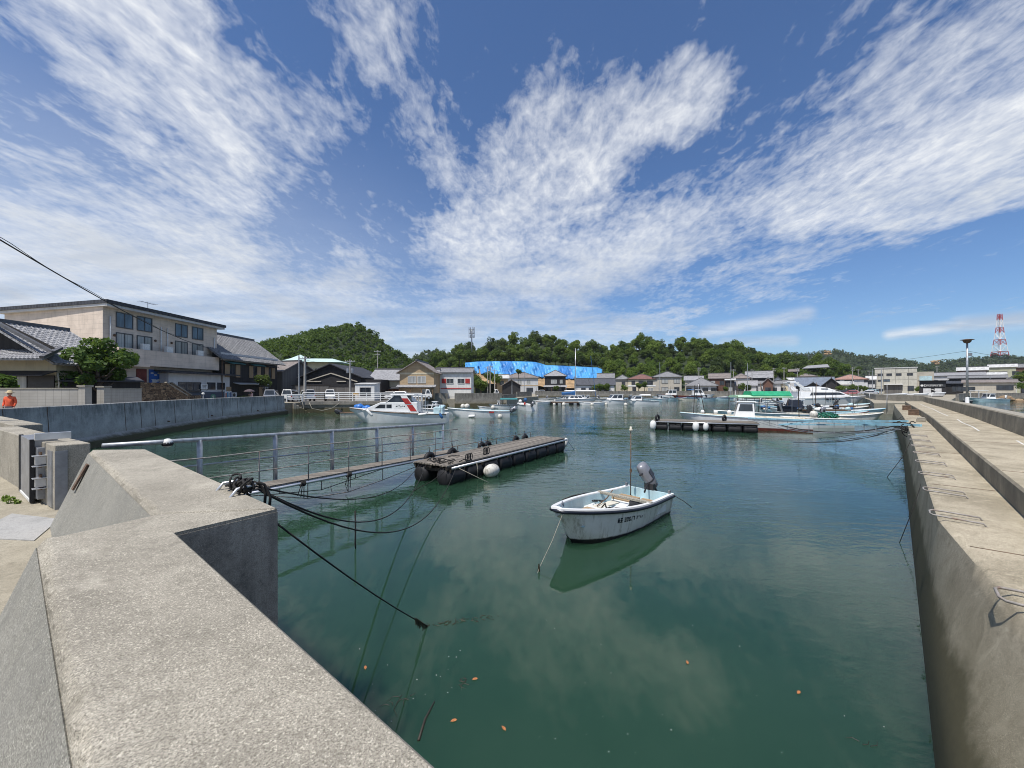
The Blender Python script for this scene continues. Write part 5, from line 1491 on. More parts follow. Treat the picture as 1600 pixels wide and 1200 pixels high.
# registration marks: dark blocky characters as far as they can be read
def hull_pt(x, u, side):          # u 0 gunwale .. 1 chine
    tt = [(r[0], r) for r in rs]; 
    for (xa, ra_), (xb, rb_) in zip(tt, tt[1:]):
        if xa <= x <= xb:
            k = (x-xa)/(xb-xa); r = [ra_[i]*(1-k)+rb_[i]*k for i in range(6)]
            b, zs, ch, zc = r[1], r[2], r[3], r[4]
            y0, z0 = b*.985, zs-.09; y1, z1 = b*.55+ch*.45, zs*.42+zc*.58
            return Vector((x, side*(y0+(y1-y0)*u+.004), z0+(z1-z0)*u))
mb = MB(); side = 1
def glyph(x, w_, strokes, u0=.30, u1=.60):
    for (a, b_, c, d) in strokes:
        P = [hull_pt(x-w_*a, u0+(u1-u0)*b_, side), hull_pt(x-w_*c, u0+(u1-u0)*b_, side), hull_pt(x-w_*c, u0+(u1-u0)*d, side), hull_pt(x-w_*a, u0+(u1-u0)*d, side)]
        mb.slab(P, .003); 
xg = .66
for w_, st_ in ((.06,[(.2,.0,.8,.35),(.0,.35,.45,1),(.55,.35,1,1)]), (.07,[(0,0,1,.2),(0,.4,1,.6),(0,.8,1,1),(.35,.1,.65,.9)]), (.0,[]),
               (.055,[(0,0,1,.22),(.7,.1,1,.9),(0,.45,1,.62),(0,.8,1,1)]), (.055,[(0,0,.3,1),(.7,0,1,1),(0,0,1,.2),(0,.8,1,1)]), (.055,[(0,0,1,.25),(0,.2,.3,.6),(0,.45,1,.65),(.7,.6,1,1),(0,.8,1,1)]), (.05,[(.35,0,.7,1)]), (.055,[(0,0,1,.25),(.65,.2,1,1)])):
    glyph(xg, w_, st_); xg -= (w_+.022 if w_ else .04)
for w_, st_ in ((.03,[(0,0,1,1)]), (.03,[(0,0,1,.4)]), (.02,[(0,.2,1,1)]), (.03,[(0,.3,1,1)])):
    glyph(xg-.06, w_, st_, .34, .58); xg -= .07
mb.build('registration_marks', M['navy'], sk)
bow = sk.matrix_basis @ Vector((0,0,0))
import mathutils
mw = Matrix.Translation(sk.location) @ Matrix.Rotation(sk.rotation_euler.z, 4, 'Z')
pb = mw @ Vector((1.93, .12, .80)); wv_ = Vector(at(842, ondist(893), 0))
wire('thin mooring line from the skiff bow down to the water', [pb, pb.lerp(wv_, .5)-Vector((0,0,.03)), wv_+Vector((0,0,.05)), wv_-Vector((.05,.1,.06))], .006, 'rope', 'bow_line', None, M['rope_pale'])
mb = MB()
for k in range(10): mb.tube([wv_+Vector((0,0,.14-.01*k)), wv_+Vector((rr.uniform(-.03,.03), rr.uniform(-.03,.03), -.01))], [.012,.004], 5)
tag(mb.build('seaweed', M['algae'], None), 'dark weed clinging to the skiff bow line at the water', 'seaweed')
ps = mw @ Vector((-1.95, .70, .50)); wire('short rope trailing from the skiff stern quarter', [ps, ps+Vector((.25,-.02,-.14)), ps+Vector((.45,-.05,-.30))], .009, 'rope', 'stern_line', None, M['rope'])
# ================================================================ town along the left quay
LW = math.pi/2                                     # fronts turned towards the water (+x)
# tiled cottage at the left edge
hs = house('tile_roof_cottage', 'old tile-roofed cottage with pale walls at the left edge behind the block wall', 'house', (-37.3, 28.9, GZ), 0, 8.2, 3.4, 4.15, 'gy', 2.5, 1.0, M['cream'], M['tile_lite'],
      wins=[('f', 1.2, .9, 1.5, 1.9, {'frame': M['framegrey'], 'pane': M['glass_curt']}), ('f', -1.0, .9, 1.8, 1.9, {'pane': M['glass_curt']}), ('r', -.2, 1.0, 1.6, 1.8)], ribs=True)
mb = MB(); lb = [(-5.2,-1.9,3.95),(5.3,-1.9,3.95),(4.4,.0,4.75),(-4.4,.0,4.75)]
ribbed(mb, *lb); mb.slab(lb, .14); uv_slope(mb.build('skirt_roof', M['tile_lite'], hs))
mb = MB(); mb.bar((4.4,0.05,4.85),(5.35,-1.95,4.02),.24,.18); mb.bar((-.0,-.95,7.1),(4.95,-.95,4.45),.22,.20); mb.bar((0,-.95,7.1),(-4.95,-.95,4.45),.22,.20); mb.build('verge_tiles', M['ridge'], hs)
mb = MB(); mb.slab([(-4.3,-.03,4.75),(4.3,-.03,4.75),(0,-.03,6.85)], .02); mb.build('dark_gable_boards', M['charred'], hs)  # dark boarded triangle on the front gable
mb = MB(); mb.slab([(-4.2,-1.0,2.85),(4.2,-1.0,2.85),(4.2,-.02,3.2),(-4.2,-.02,3.2)], .07); mb.build('lean_to_eave', M['sheet_dark'], hs)
mb = MB(); mb.box((3.1,-.05,1.6),(1.9,.08,2.5)); mb.build('dark_opening', M['dooor'], hs)
mb = MB(); mb.tube([(4.32,-.08,3.0),(4.45,-.12,2.4),(4.35,-.08,1.6)], .05, 6); mb.build('downpipe', M['offwhite'], hs, smooth=True)
# block garden walls
def bwall(label, a, b, h, th=.16):
    a = Vector(a); b = Vector(b); d = b-a; t_ = thing('block_wall', label, 'wall', (a.x, a.y, GZ), math.atan2(d.y, d.x), 'concrete block garden walls')
    mb = MB(); mb.box((d.length/2, 0, h/2), (d.length, th, h)); mb.build('blocks', M['blockwall'], t_)
    mb = MB(); mb.box((d.length/2, 0, h+.04), (d.length+.06, th+.06, .08)); mb.build('coping', M['con_top'], t_)
    return t_
bwall('concrete block garden wall in front of the tile-roofed cottage', (-37.5, 23.6), (-27.95, 25.7), 1.86)
t_ = thing('gate_pillar', 'concrete gate pillar with a cap at the end of the cottage block wall', 'pillar', (-27.75, 25.8, GZ)); mb = MB(); mb.box((0,0,1.0),(.42,.42,2.0)); mb.build('shaft', M['blockwall'], t_); mb = MB(); mb.box((0,0,2.06),(.54,.54,.12)); mb.build('cap', M['con_top'], t_)
t_ = thing('gate_pillar', 'darker gate pillar under the garden tree across the dark gateway', 'pillar', (-28.1, 27.3, GZ)); mb = MB(); mb.box((0,0,.98),(.5,.42,1.96)); mb.build('shaft', M['blockwall'], t_); mb = MB(); mb.box((0,0,2.02),(.6,.54,.10)); mb.build('cap', M['con_top'], t_)
bwall('concrete block garden wall under the garden tree before the beige building', (-28.35, 27.7), (-29.4, 31.4), 1.85)
t_ = thing('garden_shed', 'low dark shed standing in the gateway shadow behind the garden tree', 'shed', (-31.5, 30.6, GZ), .9); mb = MB(); mb.box((0,1.2,1.25),(4.2,2.4,2.5)); mb.build('walls', M['charred'], t_); mb = MB(); mb.slab([(-2.3,-.3,2.5),(2.3,-.3,2.5),(2.3,2.7,2.9),(-2.3,2.7,2.9)],.1); mb.build('roof', M['sheet_dark'], t_)
tree('garden_tree', 'leafy spreading garden tree between the cottage and the beige building', (-31.4, 30.4, GZ), 5.7, 2.55, 2.15, 44, M['leaf_garden'], nl=26, nleaf=5200, size=.15, trunk_r=.15, limbs=9, lean=(-.4,.0), crown_z=3.75, spread=1.28, radk=.66)
tree('garden_shrub', 'dark pine branch overhanging the block wall at the far left edge', (-32.9, 25.6, GZ), 3.2, 1.0, .9, 45, M['leaf_garden'], nl=9, nleaf=900, size=.14, trunk_r=.07, limbs=4, cat='shrub')

# beige three-storey building; local x runs along the facade, +x = away from the camera
bt = thing('apartment_building', 'beige three-storey building with a dark flat roof edge and a long balcony', 'building', (-39.5, 38.3, GZ), LW)
BW, BDp, BH = 14.8, 14.6, 10.1
mb = MB(); mb.prism([(0,0),(BW,0),(BW,BDp),(4.0,BDp)], 0, BH-.25); mb.build('wall', M['beige'], bt)
mb = MB(); mb.prism([(-.5,-.9),(BW+.5,-.9),(BW+.5,BDp+.5),(3.5,BDp+.5)], BH, BH+.34); ro = mb.build('roof', M['sheet_dark'], bt)
uv_slope(ro)
mb = MB(); mb.prism([(-.38,-.78),(BW+.38,-.78),(BW+.38,BDp+.4),(3.62,BDp+.4)], BH-.25, BH-.004); mb.build('eave_soffit', M['palegrey'], bt)
mb = MB(); mb.tube([(8.0,3,BH+.3),(8.0,3,BH+1.9)], .03, 6); mb.tube([(6.9,3,BH+1.8),(9.1,3,BH+1.8)], .02, 6)
for k in range(5): mb.tube([(7.1+.45*k,2.6,BH+1.8),(7.1+.45*k,3.4,BH+1.8)], .014, 5)
mb.build('roof_aerial', M['grey_metal'], bt)
def bwin(x, z, w_, hh, pane='glass_blue', mull=1): window_on(bt, 'f', 0, 0, x, z, w_, hh, M['framegrey'], M[pane], mull, .05)
for x, w_ in ((2.15,1.75),(4.35,1.75),(9.1,1.75),(11.55,1.75)): bwin(x, 8.12, w_*.92, 1.38, 'glass_blue'); bwin(x, 5.9, w_*.92, 1.55, 'glass_curt')
for x, z0, z1 in ((.62,4.6,9.0),(6.25,5.0,8.8),(7.1,5.0,8.8),(14.2,4.8,8.6)):
    mb = MB(); mb.tube([(x,-.10,z0),(x,-.10,z1)], .06, 8); mb.build('vent_pipe', M['fender'], bt, smooth=True)
for x in (1.1, 5.6, 7.7, 13.6):
    mb = MB(); mb.ell((x,-.06,7.2),(.14,.09,.14),10,6); mb.build('wall_lamp', M['rust'], bt, smooth=True)
mb = MB(); mb.box((7.2,-.95,5.15),(13.3,.14,1.65)); mb.box((.6,-.5,5.15),(.12,.9,1.65)); mb.box((13.8,-.5,5.15),(.12,.9,1.65)); mb.box((7.2,-.5,4.36),(13.3,1.0,.14)); mb.build('balcony', M['beige'], bt)
for x in (3.75, 6.65, 11.1):
    mb = MB(); mb.box((x,-.62,6.3),(.85,.32,.66)); mb.build('air_conditioner', M['fender'], bt, bevel=.02)
mb = MB(); mb.box((.0,-1.1,4.2),(5.2,2.2,.2)); mb.build('entrance_slab', M['beige'], bt)
mb = MB(); mb.box((3.95,-.06,2.95),(1.1,.1,2.1)); mb.build('door', M['redbrown'], bt)
t_ = bt
mb = MB(); mb.box((5.62,-.06,3.05),(1.6,.06,1.9)); mp = mb.build('mural_panel', mk('mural_blue', (.02,.11,.42), .5, .3, 1.6), bt)
mb = MB(); rr = random.Random(2)
for k in range(7):
    cx, cz = 5.15+.15*k+rr.uniform(-.06,.06), 2.35+.5*abs(math.sin(k*1.3)); n = 9
    poly = [(cx+.26*math.cos(a)*(1+.3*math.sin(3*a)), cz+.15*math.sin(a)*(1+.3*math.cos(2*a))) for a in [2*math.pi*i/n for i in range(n)]]
    mb.slab([(x,-.10-.001*k,z) for x, z in poly], .008)
for k in range(3):
    cx, cz = 5.15+.42*k, 3.6-.2*(k%2); poly = [(cx+.2*math.cos(a), cz+.09*math.sin(a)) for a in [2*math.pi*i/9 for i in range(9)]]; mb.slab([(x,-.10-.001*k,z) for x, z in poly], .008)
mb.build('white_swirls', M['palegrey'], mp)
# brown stone stair in front
st = thing('stone_stair', 'brown rubble stone outdoor stair with pale sloping copings before the beige building', 'stairs', (-37.2, 38.6, GZ), LW)
mb = MB(); mb.box((1.1,-.6,1.25),(3.4,1.2,2.5)); mb.loft([[(x,y,z) for x, z in ((2.8,0),(5.6,0),(5.6,1.12),(5.4,1.12),(2.8,2.5))] for y in (-1.2,-.9)]); mb.build('stone_wall', M['stone'], st)
mb = MB(); mb.loft([[(x,y,z) for x, z in ((5.0,0),(9.2,0),(9.2,1.1),(7.8,1.1),(5.2,2.5),(5.0,2.5))] for y in (.25,.55)]); mb.build('stone_wall', M['stone'], st)
for dx, y in ((2.75,-1.05),(5.15,.40)):
    mb = MB(); mb.bar((dx,y,2.56),(dx+2.7,y,1.15),.36,.11); mb.build('coping', M['con_top'], st)
mb = MB()
for k in range(8): mb.box((3.0+.36*k,-.33,(2.35-.25*k)/2),(.36,1.1,2.35-.25*k))
mb.build('steps', M['con_ground'], st)
t_ = thing('bollard_light', 'short white garden lamp on a post before the stone stair', 'lamp', (-34.4, 44.2, GZ)); mb = MB(); mb.tube([(0,0,0),(0,0,1.25)], .035, 8); mb.build('post', M['fender'], t_); mb = MB(); mb.ell((0,0,1.34),(.16,.16,.13)); mb.build('lamp_head', M['fender'], t_, smooth=True)

# cafe annexe with blue siding
cf = thing('cafe_annexe', 'single-storey white cafe annexe with blue corrugated siding below its windows', 'cafe', (-38.35, 44.3, GZ), LW)
cf.scale = (1.09, 1, 1.0)
mb = MB(); mb.box((4.4,.5,1.85),(8.8,1.0,3.7)); mb.build('wall', M['palegrey'], cf)
mb = MB(); mb.box((4.6,-.05,.75),(8.2,.1,1.5)); mb.build('siding', M['corr_blue'], cf)
mb = MB(); mb.slab([(-.6,-.9,3.78),(9.6,-.9,3.78),(9.6,1.0,4.02),(-.6,1.0,4.02)], .16); ro = mb.build('roof', M['sheet_dark'], cf); uv_slope(ro)
window_on(cf, 'f', 0, 0, 2.7, 1.65, 2.9, .95, M['framegrey'], M['glass'], 2); window_on(cf, 'f', 0, 0, 5.75, 1.75, 1.35, .95, M['framewhite'], M['glass'], 0); window_on(cf, 'f', 0, 0, 7.3, 1.75, 1.35, .95, M['framewhite'], M['glass'], 0)
mb = MB(); mb.box((2.7,-.2,1.58),(3.0,.4,.06)); mb.build('counter', M['navy'], cf)
mb = MB(); mb.box((4.55,-.14,2.15),(.95,.06,.62)); sb_ = mb.build('notice_board', M['fender'], cf)
mb = MB()
for k in range(3): mb.box((4.55,-.175,2.30-.15*k),(.62-.1*k,.01,.05))
mb.build('notice_lines', M['blackplastic'], sb_)
mb = MB(); pts_ = [(5.95+.42*math.cos(a), .72+.50*math.sin(a)) for a in [2*math.pi*i/20 for i in range(20)]]; mb.slab([(x,-.115,z) for x, z in pts_], .02); rs_g = mb.build('round_sign', mk('green_sign', (.10,.27,.17), .6, .3, 3), cf)
mb = MB(); mb.ell((5.95,-.125,.66),(.10,.02,.15),10,6); mb.ell((5.95,-.125,.92),(.16,.02,.10),10,6); mb.build('sign_figure', M['offwhite'], rs_g)
mb = MB(); mb.box((4.2,-.6,.28),(.5,.4,.55)); tagless = mb.build('white_box', M['fender'], cf, bevel=.02)
mb = MB(); mb.slab([(4.9,-1.15,.28),(7.2,-1.15,.22),(7.0,-1.1,.40),(5.6,-1.1,.48)], .5); o = mb.build('red_kayak', M['red'], None); o.location = (-38.35, 44.6, GZ); o.rotation_euler = (0,0,LW); tag(o, 'red kayak end lying in front of the cafe siding', 'kayak')
mb = MB(); mb.box((8.35,-.12,.95),(1.15,.12,1.2)); pbd = mb.build('poster_board', M['fender'], cf)
for k, c in enumerate(((.5,.15,.10),(.10,.30,.45),(.35,.45,.5),(.05,.10,.25))):
    mb = MB(); mb.box((7.95+.27*k,-.19,.95+.06*(k%2)),(.20,.012,.8)); mb.build('poster', mk('poster_print', c, .6, .4, 6), pbd)
mb = MB(); mb.box((8.35,-.1,.2),(1.0,.4,.3)); mb.build('wooden_crate', M['timber'], cf)
mb = MB(); mb.box((9.35,-.1,1.05),(.75,.35,.65)); ac = mb.build('air_conditioner', M['fender'], cf, bevel=.02)
mb = MB(); mb.lathe([(.05,0),(.23,0),(.24,.02),(.05,.03)], (9.25,-.275,1.05), 16, Matrix.Rotation(math.pi/2,3,'X')); mb.build('fan_grille', M['blackplastic'], ac)

# dark timber house
dh = house('timber_house', 'two-storey black boarded timber house with a big grey tile roof and wooden shutters', 'house', (-38.4, 58.6, GZ), LW, 12.6, 9.0, 6.35, 'gx', 3.4, .9, M['charred'], M['tile'],
     wins=[], doors=[(4.6,1.2,2.1,M['dooor'])], ribs=True)
mb = MB(); mb.box((0,-.04,6.2),(12.6,.08,1.05)); mb.build('plaster_band', M['palegrey'], dh)
mb = MB(); mb.slab([(-6.33,1.0,6.4),(-6.33,8.0,6.4),(-6.33,4.5,9.3)], .03); mb.build('gable_plaster', M['buff'], dh)
for x in (-5.2,-3.1,-.3,1.5,3.4,5.1):
    mb = MB(); mb.box((x,-.08,4.35),(.85,.07,1.75)); mb.build('shutter', M['shutterwood'], dh)
for x in (-4.15, .6, 4.25): window_on(dh, 'f', 12.6, 9, x, 3.6, 1.0, 1.6, M['framegrey'], M['glass'], 1)
for x0, x1 in ((-5.5,-2.4),(-.6,2.2),(2.9,5.6)):
    mb = MB(); mb.slab([(x0,-.75,5.35),(x1,-.75,5.35),(x1,-.02,5.6),(x0,-.02,5.6)], .06); mb.build('window_hood', M['teal'] if x0 < 0 else M['sheet_dark'], dh)
mb = MB(); mb.slab([(-4,-.95,2.55),(2.6,-.95,2.55),(2.6,-.02,2.75),(-4,-.02,2.75)], .07); mb.build('lower_hood', M['sheet_lite'], dh)
for x in (-4.9, 1.9):
    mb = MB(); mb.box((x,-.06,1.2),(.9,.06,1.9)); mb.build('shutter', M['shutterwood'], dh)
mb = MB(); mb.tube([(-6.2,-.12,6.2),(-6.2,-.12,.0)], .06, 7); mb.build('downpipe', M['rust'], dh)
window_on(dh, 'f', 12.6, 9, 3.2, .5, 1.1, 1.6, M['framewhite'], M['glass'], 1)
tree('street_tree', 'young thin leafy tree in front of the black timber house', (-36.0, 57.4, GZ), 4.9, 1.35, 1.7, 46, M['leaf_dark'], nl=12, nleaf=1000, size=.17, trunk_r=.06, limbs=5)
rng = np.random.default_rng(8)
o = bpy.data.objects.new('potted_shrubs', quads_mesh('potted_shrubs', leaf_cloud(rng, np.array([[-36.6,53.4+.6*k,GZ+.5] for k in range(5)]), np.array([.5]*5), 700, .12), M['leaf_garden'])); COL.objects.link(o); tag(o, 'low dark shrubs by the wall between cafe and timber house', 'shrub')

# grey shed, verdigris building, black hall
house('grey_shed', 'grey weathered two-storey shed with a dull brown roof beside the timber house', 'shed', (-37.4, 69.6, GZ), LW-.35, 6.5, 6.5, 4.9, 'gy', 1.7, .5, M['greyboards'], M['tile_brown'], wins=[('f',.6,2.6,1.0,1.5,{'pane':M['glass_curt']}),('l',0,2.8,1.0,1.2)])
mb = MB(); t_ = thing('boundary_wall', 'dark grey boarded fence between the shed and the black hall', 'fence', (-36.5, 66.6, GZ)); mb.box((2.6,.1,1.2),(6.2,.12,2.4)); mb.build('boards', M['greyboards'], t_); mb = MB(); mb.box((2.6,.1,2.44),(6.3,.22,.08)); mb.build('cap', M['tile_brown'], t_) if False else mb.build('cap', M['twig'], t_)
tb_ = thing('villa', 'cream villa with pale verdigris roofs and a round turret on the slope behind the shed', 'house', (-62.5, 118, GZ+3.5), .1)
mb = MB(); mb.box((3,4,3),(9,8,7)); mb.box((11,5,1.2),(9,7,4.6)); mb.box((18,6,-.4),(8,6,3.2)); mb.build('wall', M['cream'], tb_)
mb = MB(); mb.lathe([(3.9,4.6),(4.1,4.7),(4.1,6.6),(3.9,6.65)], (-1.5,2.5,0), 14); mb.build('turret', M['brownwall'], tb_)
mb = MB(); mb.lathe([(.1,8.7),(2.5,7.55),(5.2,6.65),(5.1,6.5),(.1,6.55)], (-1.5,2.5,0), 14); mb.build('turret_roof', M['teal_roof'], tb_)
mb = MB()
for (cx, cy, z, sx_r, sy_r) in ((4.5,3.5,6.3,7.5,5.5),(11.5,4.5,3.5,6.2,5.0),(18.5,5.5,1.25,6.0,4.5)):
    mb.loft([[(cx+i*sx_r, cy+j*sy_r, z) for i, j in ((-1,-1),(1,-1),(1,1),(-1,1))], [(cx+i*sx_r*.45, cy+j*sy_r*.15, z+1.3) for i, j in ((-1,-1),(1,-1),(1,1),(-1,1))]])
mb.build('roof', M['teal_roof'], tb_)
for x, z in ((2,2.6),(4.6,2.6),(9,1.0),(11.3,1.0),(13.5,1.0)): window_on(tb_, 'f', 0, 0, x, z, 1.5, 1.6, M['framewhite'], M['glass_blue'], 1, .12) if x < 7 else None
for x in (9.0, 11.4, 13.6):
    mb = MB(); mb.box((x, 1.44, 1.9),(1.6,.1,1.7)); f_ = mb.build('window', M['framewhite'], tb_); mb = MB(); mb.box((x,1.38,1.9),(1.4,.06,1.5)); mb.build('pane', M['glass_blue'], f_)
bh = house('black_hall', 'wide low black boarded hall with a dark sheet gable roof facing the harbour', 'hall', (-31.2, 68.5, GZ), -.02, 10.4, 13, 3.9, 'gy', 2.2, .55, M['blackwall'], M['sheet_dark'], ridgecap=False)
mb = MB(); mb.bar((-4.6,-.12,3.1),(0,-.12,4.55),.12,.16); mb.bar((4.6,-.12,3.1),(0,-.12,4.55),.12,.16); mb.box((-3,-.1,3.15),(2.6,.1,.16)); mb.box((1.8,-.1,3.15),(1.6,.1,.16)); mb.build('pale_trim', M['tile_brown'] if False else M['buff'], bh)
mb = MB(); mb.box((-.3,-.5,1.05),(9.6,.1,2.1)); mb.build('board_fence', M['greyboards'], bh)
mb = MB(); mb.box((6.9,2.4,1.75),(3.4,4.4,3.5)); mb.build('annexe', M['blackwall'], bh)
for x in (6.0, 7.4):
    mb = MB(); mb.box((x,.14,1.5),(.55,.1,1.9)); mb.build('door', M['offwhite'] if x > 7 else M['tan'], bh)
kh = house('white_kiosk', 'small white box kiosk with one dark window behind the railing', 'kiosk', (-23.2, 62.5, GZ), .05, 3.0, 3.0, 2.6, 'shed', .2, .12, M['whitewall'], M['sheet_lite'], wins=[('f',.1,.85,1.5,1.15,{'pane':M['glass'],'frame':M['framegrey']})], eave_t=.08)
house('long_tile_house', 'long low cream house with tiled roof and rusty red boarding behind the white car', 'house', (-20.2, 73, GZ), 0, 11.5, 8, 3.6, 'gx', 1.9, .6, M['cream'], M['tile_lite'], wins=[('f',4.2,.6,1.6,1.2,{'frame':M['framewhite']}),('f',1.8,.6,1.5,1.3,{'pane':M['glass']})], band=None)
mb = MB(); t_ = thing('red_boarding', 'rusty red boarded lean-to under the long tiled house', 'lean-to', (-20.4, 72.2, GZ)); mb.box((-.2,.3,.95),(10.6,.5,1.9)); mb.build('boarding', M['brownwall'], t_); mb = MB(); mb.slab([(-5.8,-.5,1.95),(5.4,-.5,1.95),(5.4,.75,2.25),(-5.8,.75,2.25)], .08); mb.build('lean_to_roof', M['sheet_dark'], t_)
house('gabled_house', 'two-storey tan and black gabled house with a tile skirt roof left of the white building', 'house', (-16.9, 70.5, GZ), 0, 6.1, 8.5, 4.9, 'gy', 1.9, .55, M['tan'], M['tile_brown'], wins=[('f',-.85,2.95,1.35,1.1,{'frame':M['framewhite']}),('f',.85,2.95,1.35,1.1,{'frame':M['framewhite']}),('f',1.6,.5,1.4,1.2,{'frame':M['framewhite']})], lower=(2.6,.9,M['tile_lite']), band=(4.45,.3,.03,M['cream']))
wb_ = house('white_red_building', 'white two-storey building with red shutters and a thin red stripe', 'building', (-11.3, 76.2, GZ), .03, 6.9, 7, 5.0, 'gx', .9, .35, M['whitewall'], M['tile'], wins=[('f',-.6,2.95,1.25,.85,{'pane':M['glass'],'frame':M['framewhite']}),('f',1.5,2.95,1.25,.85,{'pane':M['glass'],'frame':M['framewhite']})])
for x in (-1.75, 2.75):
    mb = MB(); mb.box((x,-.05,3.38),(.85,.06,.9)); mb.build('red_shutter', M['red'], wb_)
mb = MB(); mb.box((0,-.02,1.95),(6.96,.1,.16)); mb.build('red_stripe', M['red'], wb_)
mb = MB(); mb.tube([(-2.4,-.06,4.9),(-2.4,-.06,0)], .05, 6); mb.build('downpipe', M['fender'], wb_)

# promenade edge: railing, steps, walls
rl = thing('guard_railing', 'white steel guard railing with three bars along the back quay edge', 'railing', (-28.5, 55.6, GZ+.12))
def rail_run(pts, root, h=1.12, post_d=1.9, mat=None):
    for a, b in zip(pts, pts[1:]):
        a = Vector(a); b = Vector(b); L = (b-a).length; n = max(1, int(L/post_d))
        for i in range(n+1):
            p = a.lerp(b, i/n); mb = MB(root.location); mb.box(p+Vector((0,0,h/2)), (.10,.10,h)); mb.build('post', mat or M['whitecar'], root)
        mb = MB(root.location)
        for z in (.32, .62, .88): mb.tube([a+Vector((0,0,z)), b+Vector((0,0,z))], .04, 6)
        mb.tube([a+Vector((0,0,h)), b+Vector((0,0,h))], .065, 8); mb.build('bars', mat or M['whitecar'], root)
rail_run([(-28.7,54.4,GZ+.2),(-26.3,55.75,GZ+.2),(-12.8,56.3,GZ+.1)], rl)
rl2 = thing('guard_railing', 'short stepped guard railing beside the harbour steps at the end of the stained wall', 'railing', (-30.1, 53.0, GZ+.1))
rail_run([(-30.2,53.2,GZ+.1),(-28.75,54.35,GZ+.1)], rl2, 1.0)
sp = thing('harbour_steps', 'concrete harbour steps going down to the water by the railing', 'steps', (-29.6, 53.2, 0))
mb = MB()
for k in range(6): mb.box((.30+.28*k, .30+.18*k-.1, (1.3-.24*k)/2-.3), (.30,1.5,1.3-.24*k+.6), rz=.6)
mb.build('steps', M['con_old'], sp)
ed = thing('quay_edge', 'old undercut concrete quay edge under the white railing', 'quay edge', (-20, 55.8, 0))
mb = MB(ed.location); rings = []
for x, y in ((-29.0,54.5),(-26.3,55.5),(-12.4,56.0),(-12.3,57.5)): rings.append([(x,y,GZ+.14),(x,y-.12,GZ+.12),(x,y-.12,GZ-.32),(x+.0,y+.02,GZ-.36),(x,y+.1,-1),(x,y+1,-1),(x,y+1,GZ+.14)])
mb.loft(rings); mb.build('edge', M['con_old'], ed)
wire('pale hose or thick rope sagging down the quay under the railing', [(-27.9,54.6,1.4),(-27.5,54.5,.6),(-26.3,54.9,.28),(-25,55.2,.6),(-24.0,55.3,1.35)], .05, 'hose', 'hanging_hose', None, M['rope_pale'])
wire('frayed pale rope hanging from the corner of the steps', [(-28.5,54.0,1.45),(-28.3,53.8,.9),(-28.2,53.7,.3),(-28.0,53.6,-.1)], .035, 'rope', 'hanging_rope', None, M['rope_pale'])
def wallseg(label, a, b, z, mat='con_old'):
    a = Vector(a); b = Vector(b); t_ = thing('parapet_wall', label, 'wall', (a.x,a.y,0), math.atan2(b.y-a.y, b.x-a.x), 'stained concrete walls along the back quay')
    L = (b-a).length; mb = MB(); mb.box((L/2,.2,(z-1)/2+.0), (L,.4,z+1)); mb.build('wall', M[mat], t_, bevel=.02)
    mb = MB(); mb.box((L/2,-.12,.15),(L,.5,1.0)); mb.build('footing', M[mat], t_)
    return t_
wallseg('stained concrete wall behind the stern of the white cruiser', (-15.2,70.8), (-11.6,71.8), 2.5)
wallseg('long stained concrete wall below the white and red building', (-10.4,72.0), (-1.9,73.6), 2.5)
wallseg('short buff concrete wall right of the long stained wall', (-1.6,73.8), (1.0,86), 2.2)
wallseg('buff concrete wall beyond the small boats in the middle distance', (1.2,92), (4.8,96), 2.6)

# vehicles
car('parked_van', 'silver van parked beyond the end of the stained quay wall', (-33.0, 54.5, GZ), 1.95, 'van', M['silvercar'])
car('parked_van', 'grey-blue van half hidden behind the silver van', (-32.5, 58.3, GZ), 1.75, 'van', M['whitecar'])
car('parked_car', 'white car with a pinkish bonnet seen behind the two poles', (-31.2, 60.5, GZ), 2.3, 'van', M['whitecar'])
car('small_truck', 'small white pickup truck parked before the black hall facing the water', (-28.6, 62.5, GZ), -1.2, 'truck', M['whitecar'])
car('parked_car', 'white hatchback parked before the red boarding', (-19.0, 66.2, GZ), 3.2, 'hatch', M['whitecar'])
car('small_truck', 'small white pickup truck in front of the white and red building', (-15.6, 69.2, GZ), .15, 'truck', M['whitecar'])
car('parked_car', 'dark car end showing behind the kiosk', (-21.0, 67.6, GZ), 3.1, 'hatch', M['darkcar'])
mb = MB(); mb.box((0,0,.35),(.9,.12,.25)); mb.box((-.35,0,.1),(.06,.06,.5)); mb.box((.35,0,.1),(.06,.06,.5)); o = mb.build('barrier_board', mk('yellow_paint', (.60,.32,.02), .5, .2, 4), None); o.location = (-22.2,56.3,GZ+.75); tag(o, 'yellow barrier board by the white railing', 'barrier')

